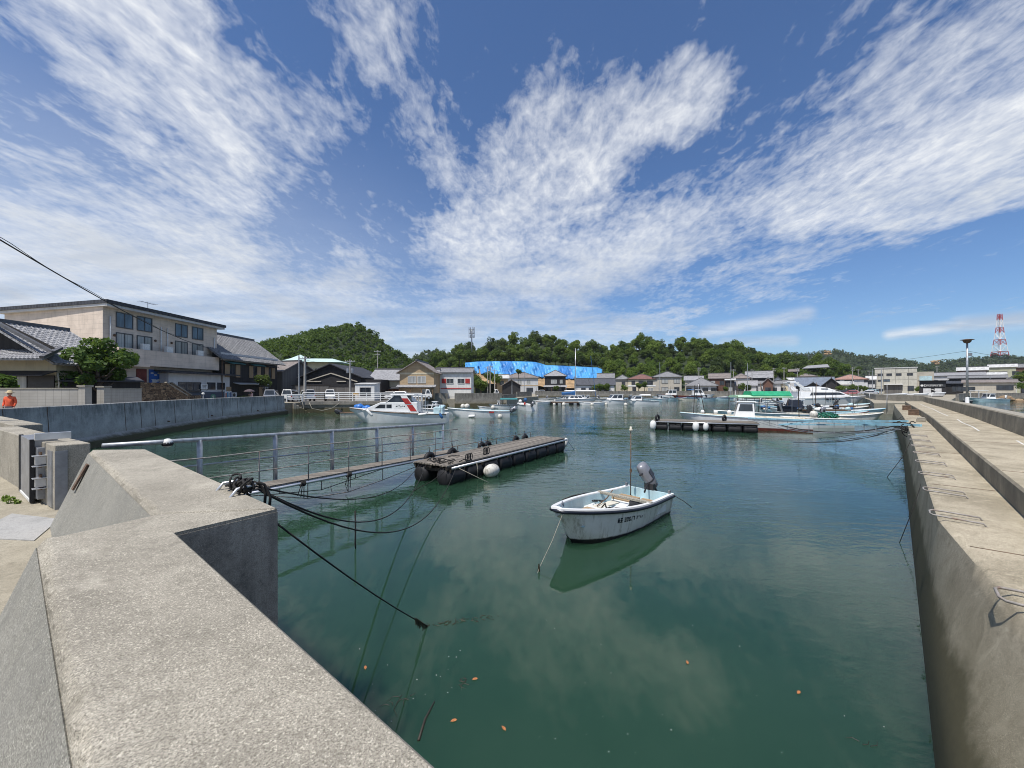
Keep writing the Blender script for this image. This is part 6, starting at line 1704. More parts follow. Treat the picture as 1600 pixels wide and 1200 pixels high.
# people
def stand(x, y, rz, h, top, bottom, label, hat=True, arms='down', brolly=False):
    k = h/1.72
    t_ = thing('person', label, 'person', (x, y, GZ), rz)
    J = [(0,0,.92),(0,0,1.12),(0,.01,1.32),(0,.01,1.44),(0,0,1.52),   # pelvis, waist, chest, neck base, neck
         (.19,.01,1.39),(.25,.02,1.12),(.24,-.08,.88),(-.19,.01,1.39),(-.25,.02,1.12),(-.22,-.10,.90),
         (.10,0,.86),(.11,.0,.48),(.11,.02,.08),(.11,-.12,.03),(-.10,0,.86),(-.11,.0,.48),(-.11,.02,.08),(-.11,-.12,.03)]
    if brolly: J[9] = (-.24,-.10,1.12); J[10] = (-.16,-.28,1.30)
    E = [(0,1),(1,2),(2,3),(3,4),(2,5),(5,6),(6,7),(2,8),(8,9),(9,10),(0,11),(11,12),(12,13),(13,14),(0,15),(15,16),(16,17),(17,18)]
    Rr = [.15,.145,.165,.08,.055,.075,.055,.038,.075,.055,.038,.10,.072,.05,.045,.10,.072,.05,.045]
    me = bpy.data.meshes.new('body'); me.from_pydata([tuple(c*k for c in j) for j in J], E, []); me.materials.append(top)
    o = bpy.data.objects.new('body', me); COL.objects.link(o); o.parent = t_
    sk_ = o.modifiers.new('skin', 'SKIN'); sk_.use_smooth_shade = True
    if len(me.skin_vertices):
        for i, r in enumerate(Rr): me.skin_vertices[0].data[i].radius = (r*k, r*k)
        me.skin_vertices[0].data[0].use_root = True
    o.modifiers.new('sub', 'SUBSURF').levels = 1
    mb = MB()
    mb.loft([[(.0+a*math.cos(q), b*math.sin(q), z*k) for q in [2*math.pi*i/12 for i in range(12)]] for z, a, b in ((.90,.185,.145),(.80,.18,.14),(.72,.17,.13))]); 
    for s in (1,-1): mb.loft([[(s*.105*k+a*math.cos(q), a*math.sin(q)+.005, z*k) for q in [2*math.pi*i/10 for i in range(10)]] for z, a in ((.80,.105),(.50,.09),(.10,.075))])
    mb.build('trousers', bottom, t_, smooth=True)
    mb = MB(); mb.ell((0,-.01,1.61*k),(.078,.098,.118),12,10); mb.ell((0,-.108,1.60*k),(.014,.02,.02),6,5)
    for s in (1,-1): mb.ell((s*.08,0,1.61*k),(.014,.025,.033),6,5)
    hd = mb.build('head', M['skin'], t_, smooth=True)
    mb = MB()
    for s in (1,-1): mb.ell((s*.03,-.098,1.63*k),(.012,.008,.009),6,4)
    mb.build('eyes', M['black'], hd)
    mb = MB(); mb.ell((0,.015,1.655*k),(.086,.10,.095),12,8); mb.build('hair', M['black'], t_, smooth=True)
    if hat:
        mb = MB(); mb.lathe([(.20,1.645*k),(.205,1.655*k),(.11,1.69*k),(.10,1.77*k),(.06,1.80*k),(.01,1.805*k)], n=16); mb.build('hat', M['straw'], t_, smooth=True)
    for s, j in ((1,7),(-1,10)):
        p = Vector(J[j])*k; mb = MB(); mb.box(p+Vector((0,0,-.06)),(.035,.075,.09))
        for f in range(4): mb.tube([p+Vector((0,-.03+.02*f,-.10)), p+Vector((-s*.008,-.03+.02*f,-.15)), p+Vector((-s*.025,-.03+.02*f,-.175+.008*abs(f-1.5)))], [.0095,.009,.007], 6)
        mb.tube([p+Vector((0,-.03,-.05)), p+Vector((-s*.01,-.065,-.09)), p+Vector((-s*.02,-.065,-.125))], [.011,.010,.008], 6)
        mb.build('hand', M['skin'], t_, smooth=True, auto=50)
    return t_
stand(-28.1, 22.2, .3, 1.72, M['orange'], M['cloth_dark'], 'person in an orange jacket and straw hat walking behind the stained wall at far left')
stand(-33.2, 50.6, -.6, 1.58, M['cloth_pink'], M['cloth_dark'], 'person in a pale pink top walking under a dark mauve umbrella', hat=False, brolly=True)
ub = thing('umbrella', 'dark mauve open umbrella held by the person in pale pink', 'umbrella', (-33.35, 50.4, GZ+1.15), 0)
mb = MB(); mb.tube([(0,0,0),(0,0,.72)], .012, 6); mb.build('shaft', M['grey_metal'], ub)
mb = MB(); mb.lathe([(.62,.36),(.60,.42),(.48,.53),(.28,.63),(.05,.68),(.01,.70)], n=8); mb.build('canopy', M['umbrella'], ub)

# poles and wires on the left
utility_pole('thin pale pole left of the thick concrete pole at the steps', at(467, 58, GZ), 6.8, 0, r=.13, steel=True)
utility_pole('thick concrete utility pole standing by the harbour steps', at(476.5, 57.2, GZ), 6.6, 1, r=.22)
utility_pole('concrete utility pole with transformers in front of the black hall', at(547, 64, GZ), 6.6, 1, True, r=.20)
utility_pole('tall slim utility pole behind the white kiosk', at(590, 96, GZ), 11.2, 2, r=.16)
WG_ = 'overhead cables on the left'
wl = thing('utility_pole', 'utility pole standing out of view left of the flood gate', 'utility pole', (-15.8, 8.2, GZ)); mb = MB(); mb.tube([(0,0,-.2),(0,0,8.4)], [.17,.12], 10); mb.build('shaft', M['con_old_pole'], wl, smooth=True)
e_ = (-39.0, 52.9, 9.0)
pts_ = sag((-15.8,8.2,9.6), (-40.4,53.3,8.7), .85, 30)
wire('thick overhead cable sweeping down from the upper left to the timber house', pts_, .030, group=WG_)
wire('thinner overhead cable twisted along the thick one', [Vector(p)+Vector((.03*math.sin(i*1.7),0,.05+.05*math.cos(i*1.3))) for i, p in enumerate(pts_)], .014, group=WG_)
wire('overhead cable crossing the beige side wall to the cafe corner', sag((-50,33,10.0), (-38.6,53.0,7.6), .25, 16), .022, group=WG_)
wire('second overhead cable crossing the beige side wall', sag((-50,33,9.7), (-38.3,52.6,6.6), .2, 16), .016, group=WG_)
wire('overhead cable from the timber house to the thick pole', sag((-38.6,53.0,7.4), at(476.5,57.2,7.6), .5), .015, group=WG_)
wire('overhead cable between thick pole and transformer pole', sag(at(476.5,57.2,7.5), at(547,64,7.5), .35), .015, group=WG_)
wire('overhead cable from transformer pole to the tall slim pole', sag(at(547,64,7.5), at(590,96,12), .5), .015, group=WG_)
# ================================================================ village round the head of the harbour
def px_house(name, label, px0, px1, D, yr, ye, roof, wall, rmat, depth=8, wins=(), rz=0.0, cat='house', **kw):
    """a house whose front stands at distance D between two bearings, ridge and eave heights given as bearings"""
    az_ = math.atan(((px0+px1)/2-800)/F); rz = rz-az_       # fronts turned to the harbour
    w_ = (px1-px0)/F*D*math.cos(az_); x = ((px0+px1)/2-800)/F*D
    hr = hz(yr, D+depth/2*math.cos(az_))-GZ; he = hz(ye, D)-GZ
    over = kw.pop('over', .5)
    return house(name, label, cat, (x, D, GZ), rz, w_-2*over, depth, he, roof, max(.3, hr-he), over, wall, rmat, wins=wins, eave_t=.16, **kw)
def row(n, w_, z, ww, hh, kw=None):
    return [('f', -w_/2+w_*(i+.5)/n, z, ww, hh, kw or {}) for i in range(n)]
FW = {'frame': M['framewhite']}; GL_ = {'pane': M['glass']}
VH = 'houses round the head of the harbour'
px_house('village_house', 'cream two-storey house with twin grey gables under the blue tarpaulin', 786, 843, 141, 583, 590, 'hip', M['palegrey'], M['tile_brown'], 9, [('f',-.6,3.7,1.5,1.2,FW),('f',2.6,3.7,1.3,1.2,FW),('f',3.0,.8,2.2,1.4,GL_)], band=(2.9,.3,.05,M['tan']))
px_house('dark_shed', 'dark gabled boathouse shed below the cream house', 782, 816, 112, 594, 602, 'gy', M['blackwall'], M['tile_brown'], 8, cat='shed')
px_house('village_house', 'small tan house with pale sheet roof left of the dark gabled shed', 772, 796, 126, 586, 591, 'gx', M['tan'], M['sheet_lite'], 6, [('f',0,3.2,1.2,1.1,GL_)])
px_house('village_house', 'black two-storey house with pale hip roof below the tarpaulin', 849, 886, 145, 579, 587, 'hip', M['blackwall'], M['tile_lite'], 8, [('f',-.5,3.9,1.9,1.2,FW),('f',2.2,3.9,.9,1.2,FW),('f',-1.6,.7,1.9,1.6,GL_),('f',1.4,.7,1.7,1.6,GL_)], lower=(3.2,1.5,M['tile_lite']))
px_house('village_house', 'long low dark-roofed house with a pale gable end right of the black house', 897, 962, 145, 592, 601, 'gx', M['whitewall'], M['tile_dark'], 8, row(4, 11, .9, 1.5, 1.3, GL_))
px_house('village_house', 'pale grey gabled upper house behind the long low roof', 932, 961, 157, 584, 592, 'gx', M['palegrey'], M['tile'], 7, [('f',-.5,3.9,1.6,1.3,FW)])
px_house('village_house', 'grey tiled house wing left of the maroon roofed house', 960, 985, 152, 586.5, 592, 'hip', M['buff'], M['tile'], 8, [('f',.4,3.4,1.2,1.2,GL_)])
px_house('village_house', 'cream two-storey house with a maroon roof and balcony', 979, 1026, 146, 585.5, 592, 'hip', M['cream'], M['tile_red'], 8.5, [('f',-2.9,3.4,1.2,1.4,GL_),('f',2.9,3.4,1.9,1.4,GL_),('f',-.2,3.4,1.6,1.4,GL_),('f',3.1,.7,1.7,1.5,FW),('f',-2.6,.5,1.2,2,GL_)], band=(2.75,.5,.12,M['whitewall']))
px_house('village_house', 'beige two-storey house with a grey hip roof and two pairs of windows', 1018, 1067, 143, 581.5, 588.5, 'hip', M['buff'], M['tile'], 9, [('f',-.8,3.9,2.1,1.5),('f',3.2,3.9,1.9,1.5),('f',-.8,.9,2.1,1.5),('f',3.2,.9,1.6,1.5,GL_)])
px_house('village_house', 'pale grey tiled roof showing behind the low hip roof', 1068, 1100, 158, 588, 594, 'gx', M['buff'], M['tile_lite'], 8)
px_house('village_house', 'single-storey house with a wide grey hip roof behind the blue covered boats', 1068, 1123, 146, 591, 601.5, 'hip', M['palegrey'], M['tile'], 10, row(4, 11, .8, 1.7, 1.4, GL_), over=.8)
px_house('village_house', 'brown gable-sided two-storey house right of the wide hip roof', 1106, 1142, 152, 584, 591, 'gx', M['brownwall'], M['tile_brown'], 8, [('f',-2.2,3.4,1.3,1.4,FW),('f',.9,3.4,1.5,1.4,GL_),('f',2.2,.6,1.4,1.7,GL_)])
px_house('village_house', 'narrow black house front with an awning behind the tall pole', 1132, 1150, 147, 592, 594, 'shed', M['blackwall'], M['sheet_lite'], 5, [('f',0,1.0,1.2,1.3,FW)])
px_house('village_house', 'white two-storey house with a grey hip roof and one dark window', 1142, 1174, 156, 584, 590.5, 'hip', M['whitewall'], M['tile_brown'], 8, [('f',.4,3.9,1.2,1.3,GL_),('f',-2,3.9,.7,1.3,GL_),('f',2.6,3.9,.8,1.3)])
px_house('village_house', 'low house with a pale lean-to roof and bushes before the white house', 1144, 1184, 148, 595, 602, 'gx', M['palegrey'], M['tile_lite'], 6, [('f',-1.5,.7,2.2,1.5,GL_)])
px_house('village_house', 'large house with a broad silver tiled roof high in the village', 1163, 1208, 160, 580.5, 590, 'gx', M['blackwall'], M['tile_lite'], 9, [('f',-1.0,3.4,2.6,1.3,FW),('f',3,3.4,1.4,1.3,GL_)])
px_house('village_house', 'porch-fronted house with a little pointed gable behind the green canopy', 1180, 1222, 147, 596, 599.5, 'gx', M['palegrey'], M['tile'], 7, [('f',-1.2,.8,2.1,1.6,GL_),('f',1.9,.8,1.2,1.5,GL_)])
px_house('porch_gable', 'small pointed brown entrance gable between two porch roofs', 1190, 1210, 145.5, 590.5, 597.5, 'gy', M['brownwall'], M['tile_lite'], 3, [('f',0,.7,1.6,1.6,GL_)], cat='porch')
px_house('village_house', 'white gabled end wall house right of the porch gable', 1203, 1228, 152, 589, 596, 'gy', M['whitewall'], M['tile_dark'], 8, [('f',.3,.9,1.2,1.6,GL_)])
px_house('village_house', 'cream cottage with one brown window left of the big white yacht', 1214, 1234, 146, 595, 599, 'gx', M['cream'], M['tile'], 6, [('f',0,.9,1.2,1.4,GL_)])
px_house('village_house', 'long blue-grey tiled hall with black gable walls behind the white yacht', 1240, 1304, 140, 590, 602.5, 'gx', M['blackwall'], M['tile_blue'], 10, [])
px_house('dark_gable', 'small black gable with curved eaves in front of the blue-grey hall', 1257, 1284, 137, 598, 603.5, 'gy', M['blackwall'], M['tile_dark'], 5, cat='house')
px_house('dark_gable', 'larger black gable end at the right of the blue-grey hall', 1280, 1318, 134, 591.5, 603, 'gy', M['blackwall'], M['tile_dark'], 8, [('f',0,.6,3.5,1.0,FW)], cat='house')
px_house('village_house', 'pale silver roof peeping between the pole and the blue-grey hall', 1228, 1256, 158, 590.5, 594, 'gx', M['palegrey'], M['sheet_lite'], 7)
px_house('village_house', 'small dark roofed house among the trees above the village', 1231, 1249, 172, 577.5, 580.5, 'gx', M['blackwall'], M['tile_brown'], 6, [('f',0,7.4,1.8,1.2,GL_)])
px_house('village_house', 'long brownish roof on the slope above the blue-grey hall', 1238, 1278, 168, 584.5, 588, 'hip', M['tan'], M['tile_brown'], 7)
t_ = thing('hillside_shelter', 'grey tiled open shelter on tall posts among the trees on the slope', 'shelter', at(1273, 180, hz(590,180)), -.65)
mb = MB(); w_ = 15/620*180*2*.5
for x in (-3.6, 3.4): mb.box((x+.1,0,1.9),(.35,.35,6.2))
mb.build('posts', M['con_old_pole'], t_); mb = MB(); mb.slab([(-4.6,-2.2,4.2),(5.2,-2.2,4.6),(4.6,1.6,6.0),(-2.6,1.6,5.6)], .25); uv_slope(mb.build('roof', M['tile_lite'], t_))
px_house('apartment_block', 'pinkish roofed two-storey apartment block with long white balconies', 1299, 1358, 150, 585.5, 592.5, 'hip', M['palegrey'], M['tile_pink'], 10, [('f',-3.6,4.4,1.0,1.2,GL_),('f',4.4,4.4,1.0,1.2,GL_),('f',5.6,1.0,.9,1.3,GL_),('f',-.3,4.6,2.6,1.0,GL_)], cat='apartment block')
mb = MB(); t_ = thing('balcony_front', 'white balcony front and garage wall of the pink-roofed block', 'balcony', at(1327.5, 149.3, GZ), -.70); mb.box((-1.3,.0,4.2),(5.2,.7,1.15)); mb.box((.6,.0,1.1),(3.4,.7,2.2)) ; mb.box((-3.4,.05,1.5),(1.6,.6,3.0)); mb.build('front', M['whitewall'], t_); 
px_house('village_house', 'narrow grey house squeezed between pink-roofed block and concrete building', 1352, 1370, 152, 588, 593, 'gx', M['palegrey'], M['sheet_lite'], 7, [('f',0,3.8,2.2,1.1,GL_),('f',0,.9,2.2,1.3,GL_)])
# concrete factory building
cb = thing('concrete_building', 'pale panelled three-storey concrete building with small dark windows and a shutter bay', 'building', at(1399, 150, GZ), -.768); W2 = (1432-1366)/620*150*.72
mb = MB(); mb.box((0,5,4.85),(W2,10,9.7)); mb.build('wall', M['panelconc'], cb)
mb = MB(); mb.box((0,5,9.82),(W2+.4,10.4,.28)); mb.build('roof_edge', M['palegrey'], cb)
mb = MB(); mb.box((W2/2+2.2,6.5,4.1),(4.4,7,8.2)); mb.build('rear_wing', M['buff'], cb)
for x in (-4.2,-1.7,.9,3.9): window_on(cb, 'f', W2, 10, x, 6.9, 1.4, .75, M['framegrey'], M['glass'], 1)
window_on(cb, 'f', W2, 10, -4.3, 4.75, 1.1, .55, M['framegrey'], M['glass'], 1); window_on(cb, 'f', W2, 10, -2.4, 4.7, 1.7, .75, M['framegrey'], M['glass_blue'], 1)
window_on(cb, 'f', W2, 10, -4.4, 1.0, 1.9, .8, M['framegrey'], M['glass'], 2); window_on(cb, 'f', W2, 10, 4.1, 1.2, 1.5, 1.7, M['framegrey'], M['glass'], 1)
mb = MB(); mb.box((-.6,-.03,1.7),(4.8,.2,3.4)); mb.build('shutter', M['greyboards'], cb); mb = MB(); mb.slab([(-3.2,-1.1,3.5),(2.1,-1.1,3.5),(2.1,-.02,3.75),(-3.2,-.02,3.75)], .12); mb.build('awning', M['sheet_lite'], cb)
for z in (6.5,8.0): window_on(cb, 'f', W2, 10, 0, 0, .01, .01, M['framegrey'], M['glass'], 0) if False else None
mb = MB(); mb.box((W2/2+2.3,2.94,5.6),(3.2,.1,2.0)); mb.build('blue_grey_panel', M['paleblue'], cb)
# black shop with white lettering
sh = thing('black_shop', 'low black shop front with a long white sign above pale doors', 'shop', at(1457, 128, GZ), -.813); W3 = (1478-1437)/620*128*.70
mb = MB(); mb.box((0,4,2.2),(W3,8,4.4)); mb.build('wall', M['blackwall'], sh); mb = MB(); mb.box((0,3.8,4.5),(W3+.5,8.6,.2)); mb.build('roof', M['sheet_dark'], sh)
for x, ww in ((-1.2,1.75),(1.25,1.5)):
    mb = MB(); mb.box((x,-.04,1.0),(ww,.1,2.0)); mb.build('pale_door', M['palegrey'], sh)
mb = MB(); mb.bar((-.2,-.2,1.7),(.8,-.2,1.3),.1,.2); mb.bar((-.2,-.15,.7),(.4,-.15,.55),.1,.25); mb.build('leaning_boards', M['fender'], sh)
sg = MB(); sg.box((.0,-.08,2.95),(5.6,.12,.95)); sgo = sg.build('sign_board', M['blackplastic'], sh)
lt = MB(); lt.lathe([(.02,0),(.33,0),(.33,.03),(.02,.03)], (-2.35,-.17,2.95), 16, Matrix.Rotation(math.pi/2,3,'X')); lt.build('round_emblem', M['fender'], sgo)
lt = MB(); lt.box((-1.72,-.17,2.95),(.12,.04,.62)); lt.box((-1.72,-.17,3.22),(.38,.04,.10)); lt.box((-1.72,-.17,2.68),(.38,.04,.10)); lt.build('letter_mark', M['fender'], sgo)
lt = MB(); rr = random.Random(3); x = -1.35
for k in range(14):
    w_ = rr.uniform(.14,.24)
    lt.box((x+w_/2,-.17,2.95+.22),(w_,.04,.08)); 
    if k % 3 != 1: lt.box((x+w_/2,-.17,2.95-.22),(w_,.04,.08))
    lt.box((x+.04,-.17,2.95),(.08,.04,.5)) if k % 2 == 0 else lt.box((x+w_/2,-.17,2.95),(w_,.04,.09))
    x += w_+.07
lt.build('lettering', M['fender'], sgo)
# long dark houses at the far right
RH = [('long low tiled warehouse with pale lower wall at the far right shore', 1500, 1590, 118, 594, 599, 'gx', M['buff'], M['tile_brown'], [('f',3,1.6,3.0,1.2,GL_),('f',-4.5,1.3,3.6,1.1,GL_)]),
      ('dark boarded long house with small white windows and tiled roof', 1478, 1574, 134, 587.5, 592, 'gx', M['blackwall'], M['tile'], row(5, 17, 3.6, .9, .7, FW)),
      ('grey tiled house row behind the dark long house', 1455, 1540, 150, 582.5, 588, 'gx', M['palegrey'], M['tile_lite'], row(4, 16, 4.4, 1.4, .9, GL_)),
      ('house with a pale bright hip roof and dark gable at the right', 1493, 1545, 172, 574, 580, 'gx', M['brownwall'], M['sheet_lite'], row(3, 11, 7.0, 1.8, 1.2, GL_)),
      ('house with a wide pale roof and cream posts high at the right edge', 1542, 1590, 178, 569.5, 575, 'gx', M['greenish'], M['sheet_lite'], row(3, 11, 8.0, 1.7, 1.6, GL_)),
      ('grey tiled house with a row of small white windows at the right edge', 1575, 1640, 186, 569, 575, 'gx', M['brownwall'], M['tile'], row(5, 15, 8.8, 1.2, 1.0, FW)),
      ('house with a bright pale roof patch in the middle of the right cluster', 1541, 1574, 150, 582, 587, 'gx', M['blackwall'], M['sheet_lite'], []),
      ('gabled grey house at the right end of the dark long house', 1570, 1602, 140, 586, 593, 'gy', M['palegrey'], M['tile_lite'], []),
      ('dark olive gabled boathouse at the right picture edge', 1584, 1632, 120, 593, 603, 'gy', M['greenish'], M['tile_brown'], [('f',0,.6,3,1.6,GL_)]),
      ('black lean-to building beside the shop at the right', 1474, 1512, 130, 596, 601, 'shed', M['blackwall'], M['sheet_dark'], [('f',1,1.0,3.4,1.6,GL_)])]
for lab, p0, p1, D, yr, ye, rf, wl_, rm, wn_ in RH: px_house('village_house', lab, p0, p1, D, yr, ye-1.4, rf, wl_, rm, 8, wn_)

# hillside tarpaulin with bare soil
tp = thing('tarpaulin', 'bright blue tarpaulin sheets covering the cut hillside above the houses', 'tarpaulin', at(832, 177, 8))
TPX = [(727,566.5,574),(733,566,580),(745,565,583),(760,564.5,584),(776,564.5,586),(790,564.2,587),(805,564.5,588),(820,565,588),(836,565.5,588),(846,568,589),(853,570.5,591),(862,570.8,592),(880,571.5,592),(900,572.5,592),(920,573.5,592),(934,574,592),(941,577,590)]
def tarp_pt(px, k, top, bot):
    y = top+(bot-top)*k; D = 182-9*k + min(1, k*4)*(.8*math.sin(px*.35+k*5)+.5*math.sin(px*1.1-k*9)+.3*math.sin(px*.2+k*17))
    return ((px-800)/F*D, D, hz(y, D)-.2*k*math.sin(px*.8+k*3))
SHEETS = [(727,748),(746,768),(766,783),(781,800),(798,815),(813,832),(830,851),(849,872),(870,893),(891,916),(914,941)]
BL = [(.07,.29,.60),(.05,.23,.53),(.10,.35,.66),(.035,.17,.45),(.08,.31,.62)]
for i, (a, b_) in enumerate(SHEETS):
    top_i = lambda p: interp([(q[0],q[1]) for q in TPX], p); bot_i = lambda p: interp([(q[0],q[2]) for q in TPX], p)
    vs = []; fs = []; nx, ny = 14, 12; sl_ = 5*(1 if i not in (0,10) else 0)
    for j in range(ny+1):
        for k in range(nx+1):
            px = a+(b_-a)*k/nx+sl_*(j/ny)*(1 if i < 7 else .8); px = min(px, 943)
            p = Vector(tarp_pt(px, j/ny, top_i(px), bot_i(px)))+Vector((0,-.06*(i%2),0)); vs.append(tuple(p))
    for j in range(ny):
        for k in range(nx): q_ = j*(nx+1)+k; fs.append((q_, q_+1, q_+nx+2, q_+nx+1))
    mb = MB(tp.location); mb.add(vs, fs); o = mb.build('sheet', mk('blue_tarpaulin_sheet', BL[i % 5], .45, .18, .35, bump=.08, bscale=1.4, dirt=(.20,.45,.80), dirt_amt=.22, dirt_scale=.5), tp, smooth=True)
    so_ = o.modifiers.new('thick', 'SOLIDIFY'); so_.thickness = .04
# soil bank under and behind
mb = MB(); vs = []; fs = []; pxs = list(range(735, 942, 5))
for j, (D, dy) in enumerate(((183.5,4.0),(182.9,3.5),(173.8,None),(168,8),(162,14))):
    for px in pxs:
        top = interp([(q[0],q[1]) for q in TPX], px); bot = interp([(q[0],q[2]) for q in TPX], px)
        y = top+dy if j < 2 else (bot if j == 2 else bot+dy)
        vs.append((((px-800)/F*D), D+.6, max(GZ-.2, hz(y, D)-.1)))
n_ = len(pxs)
for j in range(4):
    for i in range(n_-1): fs.append((j*n_+i, j*n_+i+1, (j+1)*n_+i+1, (j+1)*n_+i))
mb.add(vs, fs); struct(mb.build('soil_bank', M['soil'], None, smooth=True))
# extra trees: along the top of the tarpaulin and low bushes between the houses
rnd = random.Random(5)
for i, px in enumerate(range(716, 948, 9)):
    top = interp([(q[0],q[1]) for q in TPX], px); D = 186+rnd.uniform(0,5)
    hill_tree((px+rnd.uniform(-3,3)-800)/F*D, D, hz(top, D)-1.0, rnd.uniform(.62,.85), rnd.choice([0,1,3,4,2]), 'dark tree standing on the brink just above the blue tarpaulin', 'trees along the brink above the tarpaulin', 1.12)
BUSH = [(742,596,118,.7,1),(752,600,112,.75,0),(733,590,125,.8,3),(765,588,130,.6,1),(776,592,124,.55,5),(810,580,135,.4,0),(1134,607,146,.38,0),(1160,604,146,.45,2),(1168,606,146,.40,3),(1313,606,132,.45,0),(1330,606,146,.5,1),(1343,606,146,.48,0),(1352,608,146,.40,2),(1430,606,150,.5,5),(1436,608,140,.35,6),(938,604,143,.55,0),(948,605,143,.5,1),(930,606,143,.4,2),(998,602,141,.45,0),(1007,601,141,.42,1),(975,606,141,.4,5),
        (870,606,143,.4,0),(1236,588,165,.6,1),(1255,583,176,.6,5),(1290,582,178,.7,0),(1297,585,174,.6,2),(1310,580,185,.75,6),(1325,578,190,.8,0),(1340,579,190,.7,1),(1262,578,186,.7,2),(1222,582,172,.7,0),(1226,577,180,.8,1),(1240,572,188,.7,5),(1598,590,135,.7,0),(1605,585,150,.8,1),(1596,603,112,.35,5),(1262,592,160,.35,0),(1226,594,150,.35,1),(640,586,112,.55,1),(655,590,112,.5,0),(575,592,110,.6,0),(612,596,108,.6,5),(562,590,110,.55,1),(452,616,63,.25,6)]
for i, (px, py, D, s, k) in enumerate(BUSH):
    z = hz(py, D)-5.2*s
    hill_tree((px-800)/F*D, D, max(z, GZ-4.0*s) if D < 160 else z, s, k, 'rounded green shrub or small tree growing among the village houses', 'shrubs among the village houses')
# shore walls
def shore_wall(label, pts, z, mat='con_old', name='shore_wall', th=.5):
    t_ = thing(name, label, 'wall', (*pts[0], 0)); mb = MB(t_.location); rings = []
    for i, p in enumerate(pts):
        a = Vector((*pts[max(i-1,0)],0)); b = Vector((*pts[min(i+1,len(pts)-1)],0)); d = (b-a).normalized(); n = Vector((d.y,-d.x,0)); P = Vector((*p,0))
        rings.append([tuple(P+n*.1+Vector((0,0,-1))), tuple(P+Vector((0,0,z))), tuple(P-n*th+Vector((0,0,z))), tuple(P-n*th+Vector((0,0,-1)))])
    mb.loft(rings); mb.build('wall', M[mat], t_); return t_
shore_wall('grey shore wall in front of the village under the tarpaulin', [(8.2,139.6),(30,139.4),(60,138.7)], 2.5)
shore_wall('grey shore wall behind the white yacht and green canopy boats', [(60,138.6),(85,125.6),(85.2,118)], 2.5)
shore_wall('low wall beside the parking place left of the quay head', [(85,104.6),(82,84.8),(68,66)], 2.1, 'con_top')
shore_wall('pale outer wall along the far right shore', [(95.3,84.6),(118,102.6),(135,104.6),(170,106)], 2.2)
mb = MB(); rr = random.Random(8)
for k in range(70):
    u = rr.random(); x = 122+u*60; y = 103.3+u*1.5+rr.uniform(-2.5,.5); s = rr.uniform(.4,1.1); mb.ell((x,y,rr.uniform(.1,.9)), (s*1.4,s,s*.8), 7, 5, Matrix.Rotation(rr.uniform(0,3),3,'Z'))
o = tag(mb.build('foreshore_rocks', M['rock'], None), 'tan rocks and soil bank along the far right shore', 'rocks'); o['kind'] = 'stuff'

# poles in the village
PL = [(762,112,573,1,0),(766,116,571,2,0),(773,112,577,1,1),(800,112,587,0,0),(819,112,572,0,1),(898,145,588,1,0),(1031,139,566,0,0),(1092,150,574,2,0),(1142,128,566,0,1),(1146,150,577,1,0),(1168,141,567,0,0),(1175,150,577,1,0),(1209,147,575,2,0),(1225,140,574,1,0),(1246,152,575,2,0),(1332,147,574,2,0),(1341,158,577,1,0),(1358,165,579,1,0),(1363,146,577,0,0),(1377,100,578,0,1),(1464,160,572,1,0),(1547,126,588,0,0)]
names = ['pole group left of the village, leftmost pole','tallest pole of the group left of the village','pole with a lamp arm right of the pole group','slim lamp pole before the dark gabled shed','tall lamp pole before the cream house','short pole beside the sailing boat mast','plain pole before the beige hip-roofed house','pole with crossarms above the low hip roof','tall bare pole right of the brown gable house','pole behind the black awning house','slender pole before the white house','pole with one arm before the silver tiled roof','pole with crossarms behind the porch gable','dark pole left of the white yacht','pole with transformers above the blue-grey hall','dark pole in front of the pink-roofed block','pole behind the pink-roofed block','far pole left of the concrete building','pale pole at the left corner of the concrete building','slim lamp pole on the pier before the concrete building','far pole behind the black shop','thin pole before the long low warehouse']
for (px, D, py, arms, tr_), lab in zip(PL, names):
    h_p = hz(py, D)-GZ; utility_pole(lab, at(px, D, GZ), h_p, arms, False, r=.17 if arms else .12, steel=not arms)
    if tr_:
        mb = MB(); mb.box((0,0,0),(1.1,.3,.14)); o = bpy.data.objects[-1] if False else None
for a, b_ in ((0,1),(1,5),(7,9),(9,11),(11,12),(12,14),(14,15),(15,17)):
    pa, pb_ = PL[a], PL[b_]; wire('thin overhead cable strung between village poles', sag(at(pa[0],pa[1],hz(pa[2]+3,pa[1])), at(pb_[0],pb_[1],hz(pb_[2]+3,pb_[1])), .8), .018, group='overhead cables of the village')
# cell tower on the hill
D = 205; ct = thing('cell_tower', 'slim grey mobile phone mast with antenna rings above the trees', 'tower', at(737, D, hz(556,D))); H = hz(514,D)-hz(556,D)
mb = MB(); mb.tube([(0,0,0),(0,0,H*.98)], [.42,.30], 10); mb.build('shaft', M['galv'], ct, smooth=True)
for z in (H*.70, H*.84, H*.97):
    mb = MB(); mb.tube([(1.3*math.cos(a),1.3*math.sin(a),z) for a in [2*math.pi*k/16 for k in range(17)]], .09, 6)
    for k in range(4): mb.tube([(0,0,z),(1.3*math.cos(k*1.57),1.3*math.sin(k*1.57),z)], .07, 5)
    rg_ = mb.build('platform_ring', M['galv'], ct)
    mb = MB()
    for k in range(6): a = k*1.047; mb.box((1.4*math.cos(a),1.4*math.sin(a),z+.5),(.25,.25,1.7))
    mb.build('antennas', M['grey_metal'], rg_)
